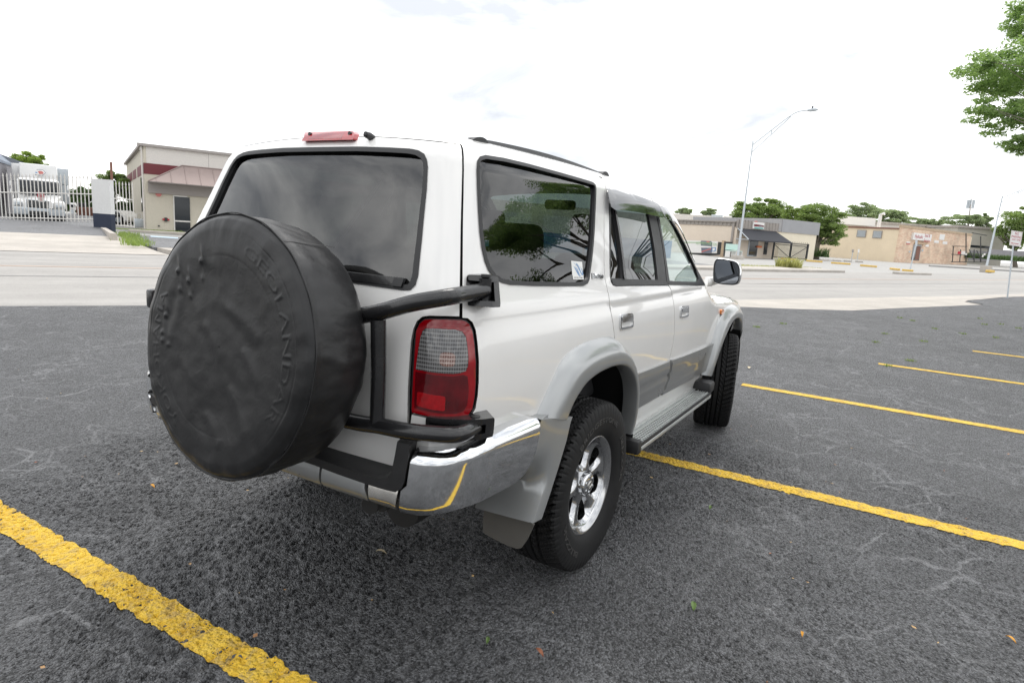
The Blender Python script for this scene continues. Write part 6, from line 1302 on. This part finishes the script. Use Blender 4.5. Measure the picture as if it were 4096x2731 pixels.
for a, b in ((0,.48),(1,.52)): mb = MB(); mb.tube([gtA+(gtB-gtA)*a+[0,0,hG*.85], gtA+(gtB-gtA)*b+[0,0,hG*.08]], .035, 6); mb.build('brace', 'black_metal', gt)

# long tan wall and the brick front
A = at(cE((1205,712))[0], 83.); FE_ = Fac(A, N2); FF_ = Fac(A, E2); br_ = tag(empty('brick_shop'), 'long tan walled shop with a red brick front and white lettered sign', 'building')
z1 = FE_.uz(cE((1280,240))[0])[1]; zB = FF_.uz(cE((1290,205))[0])[1]; L2 = 17.
mb = MB(); prismxy(mb, [A[:2], A[:2]+E2*23, A[:2]+E2*23+N2*L2, A[:2]+N2*L2], A[2]-2, z1); mb.build('wall', 'beige_wall', br_, smooth=0)
mb = MB(); FE_.slab(mb, .3, L2, z1-.05, z1+.14, -.2, .14); mb.build('roof_edge', 'brown', br_, smooth=0)
mb = MB(); FF_.slab(mb, -.06, 22.5, A[2]-1, zB-.1, -.25, .05); bw = mb.build('brick_front', 'brick', br_, smooth=0)
mb = MB(); FF_.slab(mb, -.12, 22.6, zB-.1, zB+.22, -.3, .12); mb.build('coping', 'wood', br_, smooth=0)
for p0, p1 in (((655,252),(770,362)), ((885,262),(1000,376))):
    v = FE_.rect('louvre', 'taupe_metal', br_, [cE(p0)[0], cE(p1)[0]], -.02, .10); q = [FE_.uz(cE(p)[0]) for p in (p0, p1)]; mb = MB(); us = sorted(x for x, _ in q); zs = sorted(z for _, z in q)
    for z in np.linspace(zs[0]+.12, zs[1]-.12, 9): FE_.slab(mb, us[0]+.1, us[1]-.1, z-.035, z+.035, .09, .13)
    mb.build('slats', 'galv', v, smooth=0)
s_ = FF_.rect('lit_sign', 'sign_white', br_, [cE((1435,290))[0], cE((1680,418))[0]], .05, .30); q0, q1 = FF_.uz(cE((1435,300))[0]), FF_.uz(cE((1680,400))[0])
ux = lambda f: q0[0]+(q1[0]-q0[0])*f; zz_ = lambda f: q0[1]+(q1[1]-q0[1])*f
V = FF_.uz(cE((1512,345))[0]); zc = (q0[1]+FF_.uz(cE((1430,395))[0])[1])/2
FF_.text('Hydraulic', ux(.30), zc, .62, 'sign_lettering', 'red_ink', s_, .315, (q1[0]-q0[0])*.44); FF_.text('Seal &', ux(.76), zc+.32, .44, 'sign_lettering', 'red_ink', s_, .315, (q1[0]-q0[0])*.30); FF_.text('Service', ux(.78), zc-.36, .44, 'sign_lettering', 'red_ink', s_, .315, (q1[0]-q0[0])*.36)
FF_.rect('doorway', 'windowglass', br_, [cE((1455,470))[0], cE((1575,470))[0], cE((1440,690))[0]], -.2, .07); FF_.rect('door_leaf', 'brown', br_, [cE((1505,490))[0], cE((1560,490))[0], cE((1520,685))[0]], .06, .09); FF_.rect('door_hood', 'wood', br_, [cE((1470,432))[0], cE((1600,465))[0]], .04, .5)
for p0, p1, m_ in (((1352,420),(1402,442),'sign_white'),((1352,445),(1400,466),'pink_ink'),((1630,462),(1672,498),'sign_white'),((1838,312),(1894,402),'sign_white'),((1756,402),(1816,444),'sign_white'),((1880,416),(1938,462),'sign_white'),((1575,530),(1592,565),'galv'),((1390,555),(1408,580),'galv')):
    FF_.rect('wall_notice', m_, br_, [cE(p0)[0], cE(p1)[0]], .05, .09)
mb = MB(); mb.tube([FE_.p(FE_.uz(cE((905,200))[0])[0], z1-.2, -1.), FE_.p(FE_.uz(cE((905,200))[0])[0], z1+1.9, -1.), FE_.p(FE_.uz(cE((905,200))[0])[0]-.5, z1+2.05, -1.)], .22, 10); mb.build('roof_flue', 'sign_white', br_)
# the paler long shed behind, HVAC roofs, grey loading building
A2 = at(cE((490,210))[0], 112.); FG = Fac(A2, RT); ls = tag(empty('long_pale_shed'), 'long off white shed roof rising behind the tan and brick shop', 'building')
q0, q1 = FG.uz(cE((440,160))[0]), FG.uz(cE((2105,210))[0]); mb = MB(); FG.slab(mb, q0[0], q1[0], -1, (q0[1]+q1[1])/2+.1, -14, 0); mb.build('wall', 'cream_top', ls, smooth=0); mb = MB(); FG.slab(mb, q0[0]-.3, q1[0]+.3, (q0[1]+q1[1])/2+.1, (q0[1]+q1[1])/2+.4, -14.3, .3); mb.build('roof_edge', 'concrete', ls, smooth=0)
mb = MB(); q = [at(p, 111.) for p in cE((500,140),(665,158))]; mb.box((q[0]+q[1])/2+[0,0,.3], (7,2,1.4), rotz(math.atan2(RT[1], RT[0]))); mb.build('roof_unit', 'sign_white', ls, smooth=0)
A3 = at(cE((2110,700))[0], 105.); FH = Fac(A3, RT); lb = tag(empty('loading_building'), 'grey beige loading building with a dark window band at far right', 'building')
q0, q1 = FH.uz(cE((2108,215))[0]), FH.uz((4030,917)); mb = MB(); FH.slab(mb, q0[0], q1[0], A3[2]-2, q0[1], -12, 0); mb.build('wall', slab('grey_beige_wall', (.46,.44,.39), .05), lb, smooth=0); mb = MB(); FH.slab(mb, q0[0]-.2, q1[0], q0[1], q0[1]+.35, -12, .3); mb.build('roof_edge', 'soffit', lb, smooth=0)
FH.rect('window_band', 'windowglass', lb, [cP((385,790))[0], cP((735,840))[0]], -.05, .05); FH.rect('lower_wall', 'shed_grey', lb, [cP((360,850))[0], cP((735,985))[0]], -.05, .04)
mb = MB(); p = cP((325,695),(390,985)); pbox(mb, p[0], p[1], 96., 99., .05); tag(mb.build('white_container', 'sign_white'), 'tall white container beside the brick front', 'container')
fg = tag(empty('chain_link_gate'), 'dark chain link fence with tall gate frame beside the brick front', 'fence')
for x, y0 in ((312,810),(395,850),(468,665),(635,700),(560,850),(720,840)): mb = MB(); q = cP((x+ (0 if x > 400 else 12), y0),(x,995)); mb.tube([at(q[0], 90.), at(q[1], 90.)], .07, 6); mb.build('post', 'black_metal', fg)
for a, b in (((535,660),(705,690)),((300,905),(720,925)),((310,812),(480,815)),((505,850),(555,965)),((590,860),(635,975)),((300,990),(720,995))): q = cP(a, b); mb = MB(); mb.tube([at(q[0], 90.), at(q[1], 90.)], .06, 6); mb.build('rail', 'black_metal', fg)
for a, b, m_ in (((372,872),(405,902),'red_ink'),((415,870),(458,908),'sign_white'),((458,892),(480,912),'sign_white'),((650,910),(668,938),'sign_white'),((668,895),(690,915),'sign_white')): mb = MB(); p = cP(a, b); pbox(mb, p[0], p[1], 89.7, 89.8); mb.build('gate_notice', m_, fg)
bs = tag(empty('pale_warehouse'), 'pale flat roofed warehouse rising behind the awning shop', 'building'); mb = MB(); p = cF((900,500),(1420,700)); pbox(mb, p[0], p[1], 84., 95.); mb.build('wall', 'cream_top', bs, smooth=0)
mb = MB(); p = cF((1395,500),(1540,565)); pbox(mb, p[0], p[1], 80., 83., .05); mb.build('roof_unit', 'galv', bs); mb = MB(); p = cF((1545,512),(1650,570)); pbox(mb, p[0], p[1], 80., 83.); mb.build('roof_unit', 'sign_white', bs)
hw = tag(empty('hedge_wall'), 'low grey wall under the trees at the far right', 'wall'); mb = MB(); p = cP((735,870),(1500,990)); pbox(mb, p[0], p[1], 96., 96.4); mb.build('wall_panel', 'shed_grey', hw)

# ---- wheel stops beyond the street
def stop(pa, pb, mat, label, group, dz=.0):
    a, b = gat(pa), gat(pb); d = b-a; mb = MB(); l = max(.8, np.linalg.norm(d[:2])); l = min(l, 2.6); mb.box((a+b)/2+[0,0,.07+dz], (l,.20,.16), rotz(math.atan2(d[1], d[0]) if np.linalg.norm(d[:2]) < 2.6 else EA), .03); o = mb.build('parking_block', mat); tag(o, label, 'parking block', group)
for (a, b), lb_ in zip(((cD((1165,800))[0],cD((1425,820))[0]),(cD((1600,835))[0],cD((1880,855))[0]),(cE((270,738))[0],cE((545,756))[0]),(cE((690,775))[0],cE((930,795))[0]),(cE((1130,822))[0],cE((1250,840))[0]),(cE((1300,845))[0],cE((1450,856))[0])), ('yellow parking block in front of the iron gate','yellow parking block right of the iron gate','yellow parking block in front of the tan wall, left','yellow parking block in front of the tan wall, right','tilted yellow parking block left of the thin sign post','yellow parking block at the foot of the thin sign post')): stop(a, b, 'yellow_block', lb_, 'yellow parking blocks')
for a, b in ((cE((120,693))[0],cE((225,696))[0]),(cE((295,702))[0],cE((405,706))[0]),(cE((455,710))[0],cE((560,716))[0]),(cE((625,717))[0],cE((720,723))[0])): stop(a, b, 'concrete', 'pale parking block in the row at the foot of the tan wall', 'pale parking blocks along the tan wall')
mb = MB(); p = gat(cP((740,1112))[0]); mb.box(p+[0,0,.12], (1.4,.4,.24), rotz(EA), .08); tag(mb.build('kerb_block', 'yellow_block'), 'short yellowish kerb block right of the far lamp post', 'parking block')
# ---- street lamps
def lamp(base, top, arms, head, label, r0=.11):
    rt = tag(empty('street_lamp'), label, 'street lamp'); b = base; mb = MB(); mb.tube([b, b+(top-b)*.5, top], [r0, r0*.75, r0*.5], 14); po_ = mb.build('pole', 'galv', rt)
    mb = MB(); mb.box(b+[0,0,-.1], (.8,.8,.7), rotz(EA), .03); mb.build('plinth', 'kerb', rt)
    for k, (pts, r_) in enumerate(arms): mb = MB(); mb.tube(curve_pts(pts, 24), r_, 8); mb.build('arm', 'galv', rt)
    if head is not None:
        mb = MB(); a, c = head; d = c-a; mb.tube([a-d*.1, a, a+d*.25, a+d*.75, c], [.05,.10,.15,.13,.03], 10); hd_ = mb.build('lamp_head', 'galv', rt); mb = MB(); m_ = a+d*.4; mb.tube([m_, m_+[0,0,.32]], .06, 8); mb.build('photocell', 'black_metal', hd_)
    return rt
d = 55.5; P = lambda x, y, dd=d: at(cS((x,y))[0], dd)
lamp(P(112,1418), P(251,372), [([P(252,400),P(417,270),P(582,145),P(660,105),P(750,92)], .045), ([P(244,465),P(415,310),P(588,152)], .04), ([P(417,270),P(415,310)], .035), ([P(582,145),P(588,155)], .035)], (P(745,93), P(836,87)), 'galvanised street lamp with curved double arm by the awning shop')
d2 = 62.; Q = lambda x, y: at(cP((x,y))[0], d2)
lamp(Q(697,1062), Q(884,240), [([Q(884,262),Q(1062,185),Q(1240,100),Q(1400,60)], .045), ([Q(876,312),Q(1062,205),Q(1240,115)], .04), ([Q(1062,185),Q(1062,205)], .035)], (Q(1400,60), Q(1500,50)), 'galvanised street lamp at the right edge beyond the no parking sign')
# ---- signs on posts
sb_ = gat((4030,1192)); dd = float((sb_-CAM)@_f); ns = tag(empty('no_parking_sign'), 'red and white no parking sign on a steel post at the lot edge', 'sign')
mb = MB(); mb.tube([sb_-[0,0,.1], at(cP((1025,640))[0], dd)], .030, 8); mb.build('post', 'galv', ns)
q = [at(p, dd-.05) for p in cP((990,632),(1115,650),(1090,818),(962,800))]; O = q[0]; Ux = q[1]-q[0]; Uy = q[3]-q[0]; nrm = np.cross(Ux, Uy); nrm /= np.linalg.norm(nrm); nrm = nrm if nrm@(CAM-O) > 0 else -nrm
def sq(u, v, o=0.): return O+Ux*u+Uy*v+nrm*o
mb = MB(); pl = soft([(.0,.0),(1,0),(1,1),(0,1)], 0); pl = [(.03,0),(.97,0),(1,.02),(1,.98),(.97,1),(.03,1),(0,.98),(0,.02)]; mb.prism(pl, .012, lambda u, v, h: tuple(sq(u, v, h-.012))); bd = mb.build('sign_board', 'sign_white', ns, smooth=0)
def stext(s, u0, u1, v0, v1):
    V, Fc = text_geo(s, 1.); lo, hi = V.min(0), V.max(0); mb = MB(); mb.add([sq(u0+(u1-u0)*(x-lo[0])/(hi[0]-lo[0]), v1-(v1-v0)*(y-lo[1])/(hi[1]-lo[1]), .004) for x, y, _ in V], Fc); mb.build('sign_lettering', 'red_ink', bd, smooth=0, recalc=False)
stext('NO', .34, .68, .09, .25); stext('PARKING', .10, .92, .31, .46); stext('ANY TIME', .14, .90, .53, .64)
mb = MB(); mb.add([sq(u, v, .004) for u, v in ((.20,.82),(.80,.82),(.80,.86),(.20,.86))], [(0,1,2,3)]); mb.add([sq(u, v, .0045) for u, v in ((.10,.84),(.22,.79),(.22,.89))], [(0,1,2)]); mb.build('sign_arrow', 'red_ink', bd, smooth=0)
mb = MB()
for a, b, c_, d_ in ((.06,.035,.94,.045),(.06,.955,.94,.965),(.05,.04,.062,.96),(.938,.04,.95,.96)): mb.add([sq(u, v, .004) for u, v in ((a,b),(c_,b),(c_,d_),(a,d_))], [(0,1,2,3)])
mb.build('sign_border', 'pink_ink', bd, smooth=0)
def post_sign(pb, pt, pl, label, mat='galv', wdt=.03):
    b = gat(pb); dd = float((b-CAM)@_f); rt = tag(empty('post_sign'), label, 'sign'); mb = MB(); mb.tube([b-[0,0,.1], at(pt, dd)], wdt, 6); mb.build('post', 'galv', rt); mb = MB(); q = [at(p, dd-.06) for p in pl]; f3 = np.r_[f2*.02, 0]; mb.add(q+[p+f3 for p in q], [(0,1,2,3),(7,6,5,4),(0,1,5,4),(1,2,6,5),(2,3,7,6),(3,0,4,7)]); mb.build('sign_board', mat, rt, smooth=0)
post_sign(cE((1412,828))[0], cE((1510,405))[0], cE((1490,402),(1522,404),(1516,490),(1484,486)), 'tall thin post with a narrow sign seen edge on, before the brick front', 'galv', .05)
post_sign(cE((562,690))[0], cE((590,535))[0], cE((572,534),(602,536),(598,578),(568,575)), 'small dark sign on a post in front of the tan wall, left one', 'soffit', .04); post_sign(cE((645,700))[0], cE((670,532))[0], cE((658,530),(684,532),(680,580),(655,578)), 'small pale sign on a post in front of the tan wall, right one', 'sign_white', .04)
mt_ = tag(empty('cell_tower'), 'thin cell tower with antenna panels on the horizon', 'tower'); dd = 190.; mb = MB(); mb.tube([at(cP((490,600))[0], dd), at(cP((528,265))[0], dd)], [.35,.12], 8); mb.build('mast', 'soffit', mt_)
for x in (482,500,520,545,558): mb = MB(); p = at(cP((x,332))[0], dd); mb.box(p, (.35,.35,2.6), rotz(YAW)); mb.build('antenna_panel', 'galv', mt_)
for p_, h_ in (((3436,845),9.),): 
    mb = MB(); t = at(p_, 130.); b = t-[0,0,14]; mb.tube([b, t], .16, 8); up = mb.build('utility_pole', 'bark'); tag(up, 'wooden utility pole with crossarm among the far trees', 'utility pole'); mb = MB(); mb.tube([t-[1.7*RT[0],1.7*RT[1],.5], t+[1.7*RT[0],1.7*RT[1],-.5]], .1, 6); c_ = mb.build('crossarm', 'bark', up)

# ---- trees: trunk with limbs, crown of many small leaves gathered in clumps
def leaves(C_, Rr, n, size, seed, sub=.34, dens=1.0, flat=.55, bottom=-1.):
    g = np.random.default_rng(seed); m_ = max(8, int(26*dens)); cl = []
    while len(cl) < m_:
        q = g.normal(size=3); q /= np.linalg.norm(q); q *= g.uniform(.35, .88)
        if q[2] > bottom: cl.append(q)
    cl = np.array(cl); cr = g.uniform(.6, 1.25, m_)*sub
    k = g.integers(0, m_, n); d = g.normal(size=(n, 3)); d /= np.linalg.norm(d, axis=1)[:,None]; rad = cr[k]*g.uniform(0, 1, n)**.45
    P = (cl[k]+d*rad[:,None]*np.array([1,1,.72]))*np.array(Rr)+np.array(C_)
    a = g.uniform(0, 2*np.pi, n); t = g.normal(0, flat, n); u = np.stack([np.cos(a)*np.cos(t), np.sin(a)*np.cos(t), np.sin(t)], 1); w_ = np.cross(u, g.normal(size=(n, 3))); w_ /= np.linalg.norm(w_, axis=1)[:,None]
    L_ = size*g.uniform(.6, 1.3, n)[:,None]; W_ = L_*.42; V = np.stack([P-u*L_*.5, P+w_*W_*.5, P+u*L_*.5, P-w_*W_*.5], 1).reshape(-1,3)
    return V, [(4*i,4*i+1,4*i+2,4*i+3) for i in range(n)]
def tree(name, label, base, lobes, n, size, mat, trunk_r, seed, cat='tree', group=None, dens=1., sub=.34, twist=0.):
    rt = tag(empty(name, (0,0,0)), label, cat, group); g = np.random.default_rng(seed+99)
    mb = MB(); tot = sum(r[0]*r[1]+r[2]*r[2] for _, r in lobes)
    for i, (c, r) in enumerate(lobes): V, Fc = leaves(c, r, int(n*(r[0]*r[1]+r[2]*r[2])/tot), size, seed+i, sub, dens); mb.add(V, Fc)
    mb.build('crown', mat, rt, smooth=0, recalc=False)
    b = np.array(base, float); mb = MB(); c0 = np.mean([np.array(c) for c, _ in lobes], axis=0); fork = b+(c0-b)*.42; fork[2] = b[2]+(min(c[2]-r[2]*.6 for c, r in lobes)-b[2])*.85
    mid = (b+fork)/2+g.normal(0, .05, 3)*np.linalg.norm(fork-b); mb.tube(curve_pts([b-[0,0,.2], mid, fork], 12), np.linspace(trunk_r*1.2, trunk_r*.75, len(curve_pts([b, mid, fork], 12))), 10)
    for c, r in lobes:
        for q in range(4 if r[0] > .9 else 2):
            e = np.array(c)+g.normal(0, .45, 3)*np.array(r); mm = fork*.45+e*.55+g.normal(0, .06, 3)*np.linalg.norm(e-fork); cp = curve_pts([fork-[0,0,.1], mm, e], 10); mb.tube(cp, np.linspace(trunk_r*.40*min(1., (r[0]/2.4)**1.5 if trunk_r < .25 else 1.), trunk_r*.03, len(cp)), 6)
    mb.build('trunk', 'bark', rt, smooth=60); return rt
def lobe(px, d, rx, rz, ry=None): k = d/2450.63; return (at(px, d), (rx*k, (ry or rx)*k, rz*k))
# big ash standing right of the parking lot: its crown hangs into the frame and shows in the side windows
tree('ash_tree', 'large green ash tree whose leafy branches hang in at the upper right', (14.6,-7.2,0), [lobe((4150,70),16.,130,130), lobe((4085,290),15.5,190,130,230), lobe((4100,455),15.,170,95,230), lobe((4130,575),15.,120,45), lobe((3935,255),15.,50,50), ((15.9,-6.6,7.4),(2.9,2.9,1.6)), ((14.0,-8.6,6.5),(2.9,2.9,1.3)), ((12.2,-7.8,6.0),(2.0,2.0,.9))], 125000, .10, 'leaf_near', .22, 3, dens=1.6, sub=.27)
# behind the awning shop and beside the pale yellow building
def gb(px, d): p = at(px, d); p[2] = rise(p[0]); return p
tree('oak_tree', 'broad green oak crown behind the awning shop', gb((3010,1000), 84.), [lobe((2985,850),84.,72,52), lobe((3060,838),84.,80,52), lobe((3120,865),84.,60,45), lobe((2965,880),83.,55,38)], 26000, .27, 'leaf_oak', .45, 11, sub=.30, dens=1.4)
tree('oak_tree', 'large oak with forked trunk standing between pale yellow building and tan wall', at(cD((1765,790))[0], 73.), [lobe((3215,855),74.,100,55), lobe((3310,880),73.,85,70), lobe((3330,935),72.,60,48), lobe((3270,905),73.,80,45)], 30000, .24, 'leaf_oak', .38, 21, sub=.26, dens=1.5)
sg2 = at(cD((1850,760))[0], 71.5); tuft(sg2, 130, 1.3, .9, 'shrub', 'leaf_dark', 'dark spiky shrub at the foot of the oak by the tan wall', 'shrub')
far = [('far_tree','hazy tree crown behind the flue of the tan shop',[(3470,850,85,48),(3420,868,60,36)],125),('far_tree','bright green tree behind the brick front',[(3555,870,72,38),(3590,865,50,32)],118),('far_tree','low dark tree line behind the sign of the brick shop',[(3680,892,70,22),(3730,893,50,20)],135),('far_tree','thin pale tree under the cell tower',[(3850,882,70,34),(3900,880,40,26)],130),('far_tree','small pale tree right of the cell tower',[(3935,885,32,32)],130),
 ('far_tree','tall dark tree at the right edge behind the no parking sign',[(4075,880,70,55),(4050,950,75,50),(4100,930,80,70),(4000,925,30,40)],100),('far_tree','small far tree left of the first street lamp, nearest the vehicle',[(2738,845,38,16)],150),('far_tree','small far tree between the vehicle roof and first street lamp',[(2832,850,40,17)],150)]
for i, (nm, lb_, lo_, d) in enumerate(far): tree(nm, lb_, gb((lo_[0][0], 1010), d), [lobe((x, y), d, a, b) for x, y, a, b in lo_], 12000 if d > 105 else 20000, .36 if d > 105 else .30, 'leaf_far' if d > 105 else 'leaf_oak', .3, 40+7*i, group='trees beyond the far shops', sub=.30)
for x, y, a, b, d, m_, lb_, s_ in ((110,655,95,60,62.,'leaf_yellow','yellow green tree rising behind the shed and truck',91),(455,745,90,75,48.,'leaf_oak','dense green tree left of the cream workshop',97),(330,800,75,75,58.,'leaf_dark','dark green tree behind the right end of the gate',103),(500,850,55,60,47.,'leaf_dark','dark leafy shrub tree between picket fence and workshop wall',109)):
    tree('yard_tree', lb_, gb((x, 900), d)*np.array([1,1,0])+[0,0,.2], [lobe((x-a*.35,y+b*.2),d,a*.7,b*.75), lobe((x+a*.35,y+b*.1),d,a*.65,b*.8), lobe((x,y-b*.25),d,a*.6,b*.6)], 20000, .17, m_, .2, s_, group='trees behind the truck yard', sub=.28)
hg = at(cP((930,975))[0], 95.); tuft(hg, 2500, 1.0, 1, 'hedge', 'leaf_dark', 'low green hedge in front of the wall at the far right', 'hedge', kind='stuff', ell=lambda g, n: ((lambda t, w_: (t*RT[0]+w_*f2[0], t*RT[1]+w_*f2[1]))(g.uniform(-7, 9, n), g.normal(0, .4, n))))
